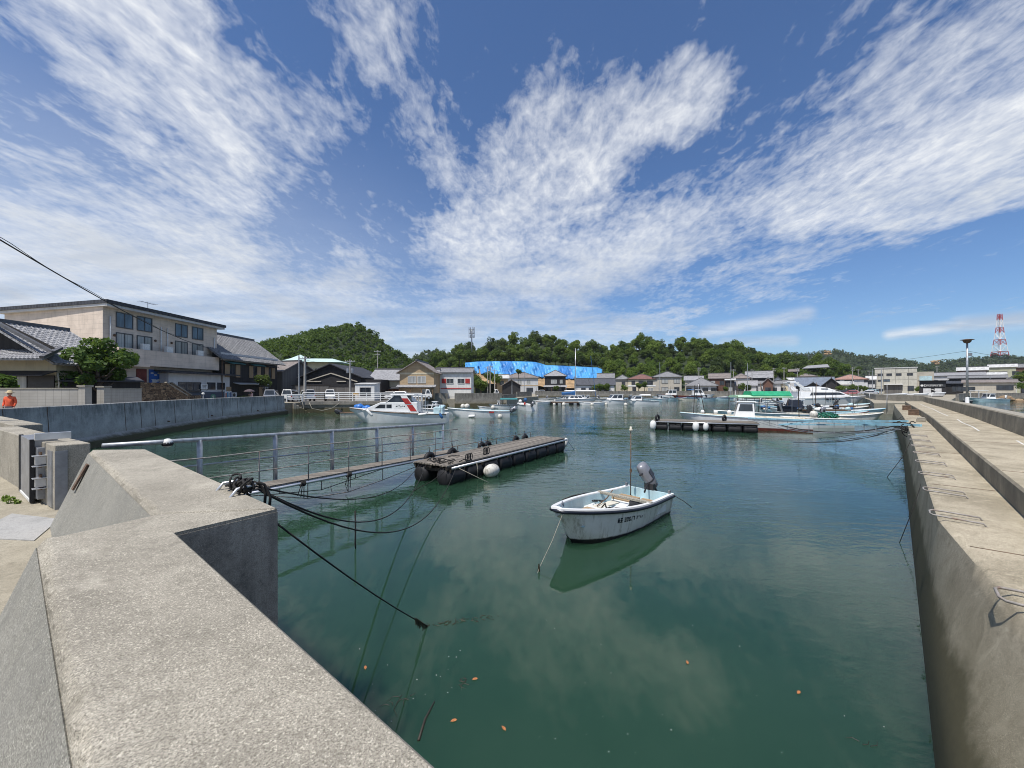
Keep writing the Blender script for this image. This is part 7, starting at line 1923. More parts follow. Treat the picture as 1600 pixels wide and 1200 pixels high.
# red and white lattice mast
D = 690; tw = thing('lattice_mast', 'tall red and white banded lattice mast on the far ridge', 'mast', at(1562, D, hz(556,D))); zb, zt = 0, hz(491,D)-hz(556,D)
def half(z): 
    u = z/zt; return 5.4*(1-u)**1.5+1.9
lv = [0,.10,.26,.39,.55,.68,.857,1.0]
for i in range(7):
    z0, z1 = lv[i]*zt, lv[i+1]*zt; mb = MB(); h0, h1_ = half(z0), half(z1)
    c0 = [(h0,h0),(-h0,h0),(-h0,-h0),(h0,-h0)]; c1 = [(h1_,h1_),(-h1_,h1_),(-h1_,-h1_),(h1_,-h1_)]
    for k in range(4):
        k2 = (k+1)%4
        mb.tube([(*c0[k],z0),(*c1[k],z1)], .5, 6); mb.tube([(*c1[k],z1),(*c1[k2],z1)], .32, 5); mb.tube([(*c0[k],z0),(*c1[k2],z1)], .26, 5); mb.tube([(*c0[k2],z0),(*c1[k],z1)], .26, 5)
    if i > 4: mb.tube([(0,0,z0),(0,0,z1)], .8, 8)
    mb.build('band_section', M['red'] if i % 2 == 0 else M['whitecar'], tw)
# parked cars at the right
CG = 'vehicles on the far parking place'
car('parked_car', 'dark hatchback on the parking place behind the long boats', (99, 119.5, GZ), 2.6, 'hatch', M['darkcar'], CG)
car('parked_car', 'silver hatchback on the parking place behind the white yacht bow', (94.5, 121.5, GZ), 2.7, 'hatch', M['silvercar'], CG)
car('parked_car', 'red car between two pale cars on the parking place', (96.5, 113, GZ), 2.4, 'hatch', M['redcar'], CG)
car('parked_car', 'white car left of the slim lamp pole on the parking place', (98.5, 110, GZ), 2.5, 'hatch', M['silvercar'], CG)
car('parked_car', 'small dark car before the concrete building shutter', (112, 132, GZ), 2.0, 'van', M['darkcar'], CG)
car('parked_van', 'blue-grey van beside the concrete building shutter', (118, 130, GZ), 1.8, 'van', M['paleblue'], CG)
car('parked_car', 'grey car parked in front of the cream house below the tarpaulin', (10.2, 141.6, GZ), 3.0, 'hatch', M['silvercar'], CG)
car('small_truck', 'white small truck behind the buff wall in the middle distance', (-4.3, 84, GZ), .2, 'truck', M['whitecar'], CG)

rr = random.Random(19)
for px, py, D, r, lab in ((1291,551,672,6.5,'bare tan rock patch high on the far wooded ridge'),(1462,566,664,7,'pale quarried rock patch in the dip of the far ridge')):
    mb = MB()
    for k in range(9): mb.ell((rr.uniform(-r,r), rr.uniform(-1,1), rr.uniform(-r*.5,r*.5)), (rr.uniform(1.5,3.5), 2, rr.uniform(1.2,2.6)), 8, 6)
    o = mb.build('rock_outcrop', M['soil'], None); o.location = at(px, D-14, hz(py, D-14)); tag(o, lab, 'rock')
# ================================================================ boats
BG = 'boats moored in the harbour'
def boat(name, label, px, D, L, B, head, fs=.55, fb=.9, hullm='white', deckm='white', railm='navy', open_=True, motor=None, thwarts=2, cabin=None, canopy=None, mast=None, bowrail=False, mtilt=.15, red=False, group=BG, full=2.3, endw=.08, z=0.0):
    loc = at(px, D, z) if not isinstance(px, tuple) else (*px, z)
    t_ = thing(name, label, 'boat', loc, head, group)
    rs_ = make_hull(t_, L, B, fs, fb, M[hullm], deck=M[deckm], open_floor=.22 if open_ else None, deck_drop=.10, rail=M[railm] if railm else None, rail_r=.04, full=full, endw=endw, n=14, keel=-.35)
    ab = MB(); ri = []                              # antifouling skin just proud of the hull
    if red:
        for x, b, zs, ch, zc, zk in hull_rings(L, B, fs, fb, keel=-.35, full=full, endw=endw, n=14):
            mid_ = b*.55+ch*.45; zm_ = zs*.42+zc*.58; zt_ = .20; k_ = max(0, min(1, (zt_-zc)/(zm_-zc))); yt_ = ch+(mid_-ch)*k_
            ri.append([(x, yt_+.015, max(zt_, zc+.01)), (x, ch+.015, zc-.01), (x, 0, zk-.02), (x, -ch-.015, zc-.01), (x, -yt_-.015, max(zt_, zc+.01))])
        e_ = [(p[0]-.015, p[1], p[2]) for p in ri[0]]; ab.loft([e_]+ri[:-4], closed=False, caps=False); ab.add(e_, [(0,1,2,3,4)]); o = ab.build('antifouling', M['redbrown'], t_); 
    if open_:
        for k in range(thwarts):
            x = -L*.28+L*.46*k/max(1, thwarts-1); b, zs = side_at(rs_, x); mb = MB(); mb.box((x, 0, zs-.16), (.30, 2*b*.93, .05)); mb.build('thwart', M['offwhite'], t_)
    if cabin:
        x0, x1, h, wb, wt = cabin[:5]; kw = cabin[5] if len(cabin) > 5 else {}
        b, zs = side_at(rs_, (x0+x1)/2)
        make_cabin(t_, x0, x1, (zs-.1 if not open_ else .22), h+(0 if not open_ else zs-.3), wb, wt, M[kw.pop('mat', 'white_clean')], **kw)
    if canopy:
        x0, x1, zc, wd, mt = canopy
        mb = MB()
        for x in (x0+.1, (x0+x1)/2, x1-.1):
            for s in (1, -1): mb.tube([(x, s*wd/2*.92, fs*.7), (x, s*wd/2*.92, zc)], .025, 6)
        mb.build('canopy_posts', M['grey_metal'], t_)
        mb = MB(); n = 8; rings = []
        for x in (x0, x1): rings.append([(x, wd/2*math.cos(a), zc+.22*math.sin(a)) for a in [math.pi*k/n for k in range(n+1)]]+[(x, -wd/2*.98, zc-.05), (x, wd/2*.98, zc-.05)])
        mb.loft(rings); mb.build('canopy', M[mt], t_, smooth=True, auto=40)
    if mast:
        x, h = mast; mb = MB(); mb.tube([(x,0,fs*.6),(x,0,h)], [.05,.03], 8); mb.build('mast', M['alu'], t_, smooth=True)
    if bowrail:
        mb = MB(); pts_ = []
        for x, b, zs, *_ in rs_:
            if x > L*.10: pts_.append((x-.02, b-.10, zs+.48))
        full_ = pts_+[(L/2-.05, 0, pts_[-1][2])]+[(x, -y, z_) for x, y, z_ in reversed(pts_)]
        mb.tube(full_, .018, 6)
        for i in range(0, len(pts_), 2):
            for s in (1, -1): mb.tube([(pts_[i][0], s*pts_[i][1], pts_[i][2]-.46), (pts_[i][0], s*pts_[i][1], pts_[i][2])], .014, 5)
        mb.build('bow_rail', M['alu'], t_, smooth=True)
    if motor:
        for i in range(motor[1] if isinstance(motor, tuple) else 1):
            outboard(t_, -L/2-.06, fs+.12, mtilt, M[motor[0] if isinstance(motor, tuple) else motor], y=(i-.5*((motor[1] if isinstance(motor, tuple) else 1)-1))*.7, s=1.15)
    return t_, rs_
PI = math.pi

# white cruiser with red stripes -------------------------------------------------
D = 39.6
cr, rs_ = boat('cabin_cruiser', 'white cabin cruiser with a red striped pillar moored left of the pontoon', 623.5, D, 9.7, 2.9, PI+.03, .88, 1.45, 'white', 'white', 'rust', False, None, endw=.10)
wf = lambda z: 1.12-.20*max(0,(z-1.0)/1.7)
mb = MB(); prof_box(mb, [(-2.0,.95),(3.35,1.2),(1.55,1.98),(-2.0,1.98)], lambda z: 1.05); cud = mb.build('cuddy', M['white_clean'], cr, bevel=.04)
for a_, b_ in ((1.55,1.05),(.95,.45)):
    for sd_ in (1,-1): mb = MB(); side_pane(mb, [(a_+.55,1.42),(b_,1.42),(b_,1.78),(a_+.02,1.78)] if a_ > 1 else [(a_,1.42),(b_,1.42),(b_,1.78),(a_,1.78)], lambda z: 1.05, sides=(sd_,)); mb.build('side_window', M['carglass'], cud)
mb = MB(); side_pane(mb, [(.2,1.35),(-1.1,1.35),(-1.1,1.8),(.0,1.8)], lambda z: 1.05, .008); mb.build('name_panel', M['white'], cud)
mb = MB()
for k, (x, z_, l) in enumerate(((-.05,1.6,.16),(-.28,1.66,.10),(-.45,1.56,.12),(-.62,1.62,.08),(-.78,1.60,.12))):
    for s in (1,-1): mb.box((x, s*1.066, z_), (l, .012, .07), rot=Matrix.Rotation(.4*(-1)**k, 3, 'Y'))
mb.build('lettering', M['navy'], cud)
mb = MB(); prof_box(mb, [(-1.75,1.96),(1.0,1.96),(.2,2.64),(-1.0,2.64)], wf); whl = mb.build('wheelhouse', M['carglass'], cr)
mb = MB(); mb.box((-.55,0,2.70),(2.3,2.15,.10)); mb.build('roof', M['white_clean'], whl, bevel=.03)
mb = MB()
for s in (1,-1):
    mb.bar((1.02, s*1.03, 1.95), (.22, s*.94, 2.66), .09, .07); mb.bar((-.62, s*.95, 2.68), (-1.05, s*1.0, 2.1), .06, .40, up=(1,0,0))
mb.build('pillars', M['white_clean'], whl)
for (p0, p1) in (((-.80,2.38),(-1.22,1.82)),((-1.28,1.74),(-1.72,1.12))):
    for s in (1,-1):
        mb = MB()
        ring = [(p0[0]+.30, s*1.075, p0[1]), (p0[0]-.28, s*1.075, p0[1]), (p1[0]-.28, s*1.10, p1[1]), (p1[0]+.32, s*1.10, p1[1])]
        mb.loft([[(x, y-s*.02, z_) for x, y, z_ in ring], [(x, y+s*.012, z_) for x, y, z_ in ring]])
        mb.build('red_stripe', M['red'], cr)
for s in (1,-1): mb = MB(); mb.loft([[(x, s*1.06, z_) for x, z_ in ((-.40,2.64),(-1.0,2.64),(-2.15,.98),(-1.35,.98))], [(x, s*1.085, z_) for x, z_ in ((-.40,2.64),(-1.0,2.64),(-2.15,.98),(-1.35,.98))]]); mb.build('raked_pillar', M['white_clean'], cr)
mb = MB()
for x in (-2.15, -2.4): 
    for s in (1,-1): mb.tube([(x, s*1.05, .9), (x, s*1.05, 2.62)], .035, 7)
mb.bar((-1.5,1.0,2.66),(-2.5,1.0,2.62),.06,.05); mb.bar((-1.5,-1.0,2.66),(-2.5,-1.0,2.62),.06,.05); mb.build('stern_frame', M['alu'], cr)
mb = MB()
for s in (1,-1):
    mb.tube([(-2.6,s*1.2,.9),(-2.6,s*1.2,1.7),(-4.3,s*1.2,1.7),(-4.3,s*1.2,.9)], .028, 6)
mb.build('stern_rail', M['alu'], cr, smooth=True)
mb = MB(); mb.box((-4.0,.1,1.15),(.9,1.5,.7)); mb.box((-4.3,0,1.55),(.5,1.0,.2)); mb.build('engine_box', M['paleblue'], cr, bevel=.05)
def fender_on(px, D, z_, label, mat='fender', tilt=.7, L=.8, r=.13):
    t_ = thing('fender', label, 'fender', at(px, D, z_), 0, 'fenders hung along moored boats'); rot = Matrix.Rotation(tilt, 3, 'Y')
    mb = MB(); mb.lathe([(.02,-L/2),(r*.7,-L/2+.04),(r,-L/2+.15),(r,L/2-.15),(r*.7,L/2-.04),(.02,L/2)], n=12, rot=rot); mb.build('body', M[mat], t_, smooth=True)
    mb = MB(); p = rot @ Vector((0,0,L/2)); mb.tube([p, p+Vector((0,.15,.25))], .012, 5); mb.build('lanyard', M['rope'], t_)
fender_on(577.5, 37.9, 1.0, 'white fender hanging slanted at the red-striped cruiser bow', tilt=-.75, L=.85)
fender_on(660, 37.95, .86, 'white fender lying level at the red-striped cruiser quarter', tilt=1.45, L=.85)
fender_on(689, 37.9, .72, 'blue fender at the red-striped cruiser stern', 'bluecover', tilt=-.5, L=.6)
mb = MB(); mb.box((4.0,1.02,1.10),(.5,.03,.10), rz=-.4); mb.box((3.55,1.20,1.0),(.12,.03,.24), rz=-.35); mb.box((3.4,1.24,1.02),(.05,.03,.2), rz=-.3); mb.build('bow_marks', M['navy'], cr) if False else None

# dark boat with blue bundles ---------------------------------------------------
bb_, _ = boat('work_boat', 'small dark-stained open boat with a black outboard behind the cruiser bow', 566, 46.5, 4.6, 1.6, .1, .55, .85, 'offwhite', 'timber', 'rust', True, 'blackplastic', 2, mtilt=-1.05)
for i, (x, z_, r, lab) in enumerate(((561,1.12,.52,'larger blue tarpaulin bundle on the dark boat'),(573,1.0,.48,'smaller blue tarpaulin bundle beside the larger one'))):
    rr = random.Random(i+3); mb = MB(); c = at(x, 46.2, z_); mb.ell((0,0,0), (r*1.15,.5,r*.85), 16, 10)
    mb.v = [(v[0]*(1+.10*math.sin(7*v[2]+3*v[1]+i)), v[1], v[2]*(1+.12*math.sin(9*v[0]))) for v in mb.v]
    o = mb.build('tarpaulin_bundle', M['bluetarp'], None, smooth=True); o.location = c; tag(o, lab, 'tarpaulin', 'blue bundles')
# open skiffs beyond ------------------------------------------------------------
boat('open_skiff', 'long white open skiff with a low red mark and black outboard right of the cruiser', 748, 46.2, 7.2, 1.9, PI+.02, .78, 1.12, 'white', 'paleblue', 'white_clean', True, 'cowl', 3, mtilt=-.95)
mb = MB(); c = at(768, 45.28, .62); mb.box(c, (.55,.03,.16)); tag(mb.build('red_board', M['red'], None), 'small red board on the side of the long white skiff', 'board')
fender_on(737, 45.2, .16, 'white fender at the waterline of the long white skiff', tilt=1.5, L=.8, r=.16)
buoy_float('buoy', 'white ball buoy touching the stern of the long white skiff', at(781.5, 45.0, .16), .28)
boat('console_boat', 'white centre-console boat with a hooped windscreen behind the cruiser stern', 676, 52, 5.6, 1.9, PI, .6, .9, 'white_clean', 'white', 'navy', True, None, 1, cabin=(-.6,.3,1.0,.9,.8,{'rake_f':.3,'nwin':1}))
boat('dinghy', 'small white dinghy with a green bottom near the concrete wall', 757.5, 63, 2.3, 1.2, PI-.2, .45, .6, 'white', 'blackplastic', 'white', True, None, 1)
boat('covered_boat', 'white boat with a long teal cover by the concrete wall', 789, 66, 5.4, 1.8, PI+.1, .6, .8, 'white', 'white', 'navy', True, 'blackplastic', 1, canopy=(-2.0,.8,1.55,1.7,'teal'), cabin=(.9,1.6,.6,1.1,.9,{'nwin':1}))
boat('stern_boat', 'white motorboat seen from its square stern with red and blue gear aboard', 820, 62, 5.2, 2.1, PI/2+.35, .85, 1.1, 'white', 'white', 'navy', True, 'cowl', 2, mtilt=-.8)
for i, (px, z_, c, lab) in enumerate(((820,1.25,'red','red fuel can standing in the square-sterned boat'),(821,1.85,'bluecover','blue bundle heaped in the square-sterned boat'),(813,1.6,'fender','white bundle at the side of the square-sterned boat'))):
    mb = MB(); mb.ell((0,0,0),(.28 if i else .16,.3,.30 if i else .25),10,8); o = mb.build('gear_bundle' if i else 'fuel_can', M[c], None, smooth=True); o.location = at(px, 61.5, z_-.25); tag(o, lab, 'gear')
buoy_float('buoy', 'white lifebuoy-like round float by the concrete wall, left one of the pair', at(723.5, 66, .35), .42, cat='buoy')
buoy_float('buoy', 'white round float by the concrete wall, right one of the pair', at(730, 66, .38), .44, cat='buoy')
buoy_float('buoy', 'white ball buoy between dinghy and teal-covered boat', at(770.5, 62, .35), .36)

# centre cluster ----------------------------------------------------------------
def raft(label, px0, px1, D, rz=0.0, W_=2.0, z=.55):
    L = (px1-px0)/F*D; a = at(px0, D); t_ = thing('raft', label, 'pontoon', a, rz, 'timber mooring rafts')
    mb = MB()
    for k in range(8): mb.box((L/2, W_*(k+.5)/8, z), (L, W_/8-.04, .05))
    mb.build('deck_boards', M['planks'], t_)
    mb = MB(); mb.box((L/2, .06, z-.13), (L, .1, .16)); mb.box((L/2, W_-.06, z-.13), (L, .1, .16)); mb.build('frame', M['rust'], t_)
    n = max(2, int(L/1.6))
    for i in range(n):
        mb = MB(); mb.lathe([(.02,0),(.28,.02),(.3,.1),(.3,.9),(.28,.98),(.02,1.0)], (L*(i+.5)/n-.5, .35, .15), 10, Matrix.Rotation(PI/2,3,'Y')); mb.build('float', M['black'], t_)
    return t_
raft('dark raft carrying the sailing boat in the middle distance', 862, 936, 83)
raft('dark raft left of the sailing boat', 838, 868, 86)
raft('dark raft under the two motor cruisers', 940, 985, 86)
sy, rs_ = boat('sailing_boat', 'white sailing boat with a blue sail cover and one tall mast', 900, 88, 9.6, 2.7, .05, 1.0, 1.3, 'white_clean', 'white', 'navy', False, None, cabin=(-1.8,1.9,.75,1.7,1.3,{'rake_f':1.1,'rake_b':.5,'nwin':3,'fwin':False}))
mx = -.15
mb = MB(); mb.tube([(mx,0,.9),(mx,0,12.3)], [.085,.055], 8); mb.build('mast', M['alu'], sy, smooth=True)
mb = MB(); rings = [[(x, .22*math.sin(a), 2.25+.05*(x+3)+ (.22+.28*(1 if x > -.5 else .4))*math.cos(a)) for a in [2*PI*k/10 for k in range(10)]] for x in (-3.2,-2.2,-1.2,-.3,mx-.05)]; mb.loft(rings); mb.build('sail_cover', M['bluecover'], sy, smooth=True)
mb = MB()
for p, q_ in (((4.6,0,1.3),(mx,0,11.8)),((-4.6,0,1.1),(mx,0,12.2)),((mx,1.2,1.1),(mx,0,10)),((mx,-1.2,1.1),(mx,0,10))): mb.tube([p, q_], .018, 5)
mb.build('stays', M['wire'], sy)
mb = MB(); mb.tube([(3.3,0,10.6),(4.5,.1,1.4)], .05, 6); mb.build('furled_jib', M['bluecover'], sy)
boat('awning_boat', 'white boat with a long cream awning behind the sailing boat', 907, 96, 8.5, 2.6, .05, .9, 1.2, 'white', 'white', 'navy', False, None, canopy=(-3.8,3.4,2.75,2.4,'white_clean'), cabin=(-1.0,1.2,.9,1.8,1.6))
boat('motor_cruiser', 'white motor cruiser with a rounded wide-windowed cabin, left one of the pair', 960, 85, 6.3, 2.3, PI+.15, .85, 1.15, 'white_clean', 'white', 'navy', False, 'blackplastic', cabin=(-1.6,1.6,1.25,2.0,1.6,{'rake_f':.9,'nwin':2,'mat':'white_clean'}))
boat('motor_cruiser', 'white motor cruiser with a low cabin and open stern frame, right one of the pair', 1003, 83, 6.6, 2.3, PI-.05, .8, 1.1, 'white_clean', 'white', 'navy', False, None, cabin=(.2,2.3,.95,1.9,1.5,{'rake_f':.9,'nwin':1}), canopy=(-1.6,.3,1.95,1.8,'white_clean'))
for i, (px, D, L, h, lab) in enumerate(((937,81,3.0,.2,'small white upturned tender by the raft left of the motor cruisers'),(914,81,2.6,2.9,'white personal watercraft at the right end of the sailing boat raft'),(850,84,3.4,.3,'small white boat on the left dark raft'),(862,90,3.2,PI,'white dinghy between the left raft and the sailing boat'),(845,92,3.6,PI,'grey-white dinghy beyond the left raft'))):
    boat('dinghy', lab, px, D, L, 1.3, h, .5, .65, 'white_clean', 'white', 'white', True, None, 1, z=.05)
for px, D, r, lab in ((881,79,.42,'white buoy before the sailing boat raft'),(866,81,.3,'small white buoy at the left end of the sailing boat raft'),(925,80,.33,'white buoy right of the personal watercraft'),(947,81,.36,'white buoy before the left motor cruiser'),(977.5,79,.36,'white buoy between the two motor cruisers'),(833,88,.3,'small white buoy left of the left raft')):
    buoy_float('buoy', lab, at(px, D, r*.4), r, group='white mooring buoys')

# far right-centre cluster ------------------------------------------------------
boat('fishing_boat', 'white fishing boat with a boxy wheelhouse and pink deck before the beige house', 1050, 134, 10.5, 2.8, PI, 1.0, 1.6, 'white', 'tan', 'redbrown', False, None, cabin=(-1.2,2.0,1.9,2.0,1.8,{'rake_f':.35,'nwin':2}), red=True)
boat('fishing_boat', 'rust-red hulled fishing boat with a blue canvas shelter', 1073, 129, 9.2, 2.7, PI-.1, .95, 1.3, 'redbrown', 'rust', 'redbrown', False, None, canopy=(-2.2,-.2,2.9,2.2,'bluecover'))
boat('motor_cruiser', 'tall white cruiser with a flying bridge right of the red fishing boat', 1097, 134, 8.0, 2.8, -.1, 1.2, 1.6, 'white_clean', 'white', 'navy', False, None, cabin=(-3.0,.6,2.0,2.4,2.0,{'rake_f':.6,'nwin':2}), mast=(-1.2,5.2))
boat('open_skiff', 'small bright blue skiff in front of the red fishing boat', 1065, 122, 5.6, 1.5, -.25, .5, .8, 'bluetarp', 'bluecover', 'white', True, None, 2)
boat('open_skiff', 'low pale boat left of the boxy wheelhouse fishing boat', 1033, 130, 6.0, 1.9, PI, .7, 1.0, 'white', 'teal', 'white', True, None, 1)
raft('pale yellowish float raft below the wide hip-roofed house', 1103, 1150, 122)
boat('open_skiff', 'white skiff with blue stripe right of the tall bare pole', 1149, 118, 5.2, 1.7, PI, .6, .95, 'white_clean', 'white', 'bluetarp', True, None, 2)
boat('open_skiff', 'white skiff behind the pale yellowish raft', 1124, 128, 5.4, 1.7, 0, .6, .9, 'white', 'white', 'white', True, None, 2)

# pontoon with black floats on the right and boats around it --------------------
O2 = Vector((11.5, 32.1, 0)); e2 = Vector((.934, -.357, 0)); f2 = Vector((.357, .934, 0))
p2 = pont('dark pontoon on black floats in front of the cabin boat at the right', O2, e2, f2, 7.4, 2.1, .72, nfl=7)
def on2(s, v_, z_): p = O2+e2*s+f2*v_; return (p.x, p.y, z_)
for s, r, lab in ((-.08,.25,'white fender block hanging at the left end of the right pontoon'),(3.05,.24,'white fender in the middle of the right pontoon, left of two'),(3.75,.2,'white fender in the middle of the right pontoon, right of two')):
    buoy_float('fender', lab, on2(s, -.22, .38), r, 0, .06, M['fender'], 1.5, 'fenders on the right pontoon', 'fender')
for s, lab in ((.25,'black tyre at the left corner of the right pontoon'),(5.2,'black tyre on the deck of the right pontoon')):
    tyre_at(on2(s, .15 if s < 1 else 1.2, .95), .6, lab)
cbt, rs_ = boat('cabin_boat', 'grey-white cabin boat with a red bottom and light blue gunwale behind the right pontoon', (19.0, 32.9), 0, 9.3, 2.5, PI-.40, .98, 1.28, 'white', 'offwhite', 'paleblue', False, None, red=True, cabin=(-.9,.55,1.25,1.25,1.1,{'rake_f':.25,'nwin':1}))
mb = MB()
for x, y, h, ln in ((3.6,.2,2.5,-.1),(2.7,.3,2.7,.5),(-3.9,.4,2.2,.05)): mb.tube([(x,y,1.1),(x+ln,y,1.1+h)], .03, 6)
mb.build('poles', M['twig'], cbt)
for x, r in ((2.9,.16),(1.9,.17),(.9,.18)):
    mb = MB(); mb.ell((x,.3,1.25+r*.6),(r,r,r),10,8); mb.build('deck_float', M['fender'], cbt, smooth=True)
gb_, rs_ = boat('canopy_boat', 'light blue boat under a green canvas canopy with a pale green edge', (25.6, 41.0), 0, 9.0, 2.5, PI-.12, .8, 1.1, 'paleblue', 'offwhite', 'white_clean', False, 'blackplastic', canopy=(-2.6,2.6,2.45,2.4,'palegreen'))
mb = MB(); mb.loft([[(x, y, z_) for y, z_ in ((-1.15,2.62),(1.15,2.62),(.7,3.05),(-.7,3.05))] for x in (-2.5,1.2)]); mb.build('upper_canopy', M['green'], gb_)
mb = MB(); mb.tube([(-1.6,1.1,1.0),(-1.3,1.1,1.9),(-.6,1.1,2.2)], .09, 7); mb.tube([(.0,1.1,1.0),(-.2,1.1,1.8),(-.6,1.1,2.2)], .05, 7); mb.build('arched_frame', M['grey_metal'], gb_)
mb = MB(); mb.box((-2.6,0,1.25),(1.2,1.4,.6)); mb.build('engine_cover', M['navy'], gb_, bevel=.06)
boat('open_skiff', 'white skiff with a green net heaped on deck right of the red-bottomed cabin boat', (26.2, 34.4), 0, 5.6, 1.9, PI-.05, .78, .95, 'white', 'offwhite', 'white_clean', True, None, 1)
rng = np.random.default_rng(2); o = bpy.data.objects.new('fishing_net', quads_mesh('fishing_net', leaf_cloud(rng, np.array([[26.6,34.0,1.0],[27.2,34.0,1.0],[27.7,34.1,.95]]), np.array([.45,.45,.35]), 900, .07, .6), mk('green_net', (.03,.19,.13), .8, .4, 5))); COL.objects.link(o); tag(o, 'heap of green fishing net on the white skiff', 'net')
buoy_float('buoy', 'white buoy on the skiff beside the green net', (26.0, 34.2, 1.1), .3)
boat('open_skiff', 'long slim pale blue skiff with its bow towards the quay', (40.6, 47.5), 0, 8.2, 1.5, .0, .62, 1.0, 'paleblue', 'white', 'lightblue', True, None, 2)
boat('open_skiff', 'white skiff with a dark waterline just left of the quay wall', (35.0, 40.6), 0, 6.0, 1.6, .02, .62, .9, 'white', 'offwhite', 'white_clean', True, 'cowl', 2)
boat('open_skiff', 'pale pink-edged skiff close under the quay wall', (36.9, 43.8), 0, 5.4, 1.5, .1, .58, .85, 'white', 'paleblue', 'redbrown', True, None, 2)
NB = [(1240,50,6.2,PI,'white','white','white boat with a folded navy cover left of the timber jetty','motor'),(1262,56,6.4,PI-.1,'white_clean','paleblue','white open boat with pale blue inside behind the green net skiff',None),(1283,50,5.6,0,'paleblue','white','pale blue small boat right of the canopy boat','motor'),(1300,61,6.6,.05,'white','white','white boat lying before the big yacht, nearer the quay',None),(1250,64,6.5,PI,'white_clean','white','white runabout with windscreen below the big yacht stern','cab'),(1322,55,6.2,.0,'white','offwhite','white skiff with pale wooden inside beside the timber jetty',None),(1215,58,6.0,PI,'paleblue','white','blue-edged skiff behind the green canopy',None),(1335,66,6.2,.05,'white','paleblue','white skiff far along the jetty near the quay head','motor'),(1205,70,6.4,PI,'white','white','white boat with dark engine beyond the green canopy','motor')]
for px, D, L, hd, hm, dm, lab, ex in NB:
    boat('motor_boat', lab, px, D, L, 1.9, hd, .62, .95, hm, dm, 'white_clean' if hm != 'paleblue' else 'lightblue', True, 'blackplastic' if ex == 'motor' else None, 2, cabin=(-.3,1.1,.9,1.3,1.1,{'nwin':1,'rake_f':.7}) if ex == 'cab' else None, mtilt=.7)
mb = MB(); mb.loft([[(x, y, z_) for y, z_ in ((-.6,.95),(.6,.95),(0,1.9))] for x in (-.9,.7)]); o = mb.build('folded_cover', M['navy'], None); o.location = at(1242, 50, 0); tag(o, 'tent-like navy cover on the white boat left of the timber jetty', 'cover')
raft('long brown timber jetty between the moored boats and the quay', 1262, 1335, 47.5, .08, 1.4, .8)
raft('brown timber jetty near the head of the quay', 1310, 1362, 55.5, .0, 1.6, .9)
# big white sport yacht
yt, rs_ = boat('motor_yacht', 'big white sport yacht with a swept radar arch and long pointed bow', 1292, 76, 15.0, 4.0, .02, 1.55, 2.0, 'white_clean', 'white_clean', 'white_clean', False, None, full=1.7, endw=.03)
mb = MB(); prof_box(mb, [(-6.2,1.5),(3.4,1.85),(1.4,2.75),(-2.0,2.9),(-6.2,2.75)], lambda z: 1.75-.2*(z-1.5)); hs_ = mb.build('deckhouse', M['white_clean'], yt, bevel=.05)
mb = MB(); side_pane(mb, [(-4.6,2.05),(2.2,2.2),(1.1,2.62),(-4.2,2.62)], lambda z: 1.75-.2*(z-1.5)); mb.build('long_window', M['carglass'], hs_)
mb = MB(); mb.loft([[(x, y*(1 if z_ < 3.3 else .85), z_) for x, z_ in ((-4.2,2.88),(1.0,2.78),(-.6,3.45),(-2.4,3.72),(-4.4,3.5))] for y in (1.45,-1.45)]); fb_ = mb.build('flying_bridge', M['white_clean'], yt, bevel=.06)
mb = MB(); mb.box((-1.6,1.42,3.3),(1.3,.03,.16)); mb.box((-1.6,-1.42,3.3),(1.3,.03,.16)); mb.build('bridge_marks', M['cowl'], fb_)
mb = MB()
for s in (1,-1): mb.loft([[(x, s*1.5, z_) for x, z_ in ((-4.3,2.95),(-5.6,2.95),(-7.3,4.35),(-6.9,4.5))], [(x, s*1.36, z_) for x, z_ in ((-4.3,2.95),(-5.6,2.95),(-7.3,4.35),(-6.9,4.5))]])
mb.box((-7.0,0,4.45),(.9,3.0,.14)); mb.build('radar_arch', M['white_clean'], yt, bevel=.03)
mb = MB(); mb.box((-6.9,0,4.62),(1.2,.8,.2)); mb.build('radar_unit', M['white_clean'], yt, bevel=.04)
mb = MB()
for k in range(2): mb.tube([(-4.0-k*.5,.5,3.5),(-6.0-k*.5,.7,5.6)], .03, 5)
mb.build('outriggers', M['alu'], yt)
mb = MB(); mb.tube([(x, 1.2*(1-(x-2)/5.6), 2.55) for x in (2.2,3.6,5.0,6.4,7.3)], .025, 5); mb.tube([(x, -1.2*(1-(x-2)/5.6), 2.55) for x in (2.2,3.6,5.0,6.4,7.3)], .025, 5)
for x in (3.6,5.0,6.4): 
    for s in (1,-1): mb.tube([(x, s*1.2*(1-(x-2)/5.6), 1.8),(x, s*1.2*(1-(x-2)/5.6), 2.55)], .02, 5)
mb.build('bow_rail', M['alu'], yt)
mb = MB()
for k, (w_, h_2) in enumerate(((.5,.28),(.18,.2),(.4,.3),(.26,.18),(.22,.24))): mb.box((-1.5+.55*k,-1.965-.012*k,1.35), (w_,.03,h_2), rot=Matrix.Rotation(.3,3,'Y'))
mb.build('name_lettering', M['navy'], yt)
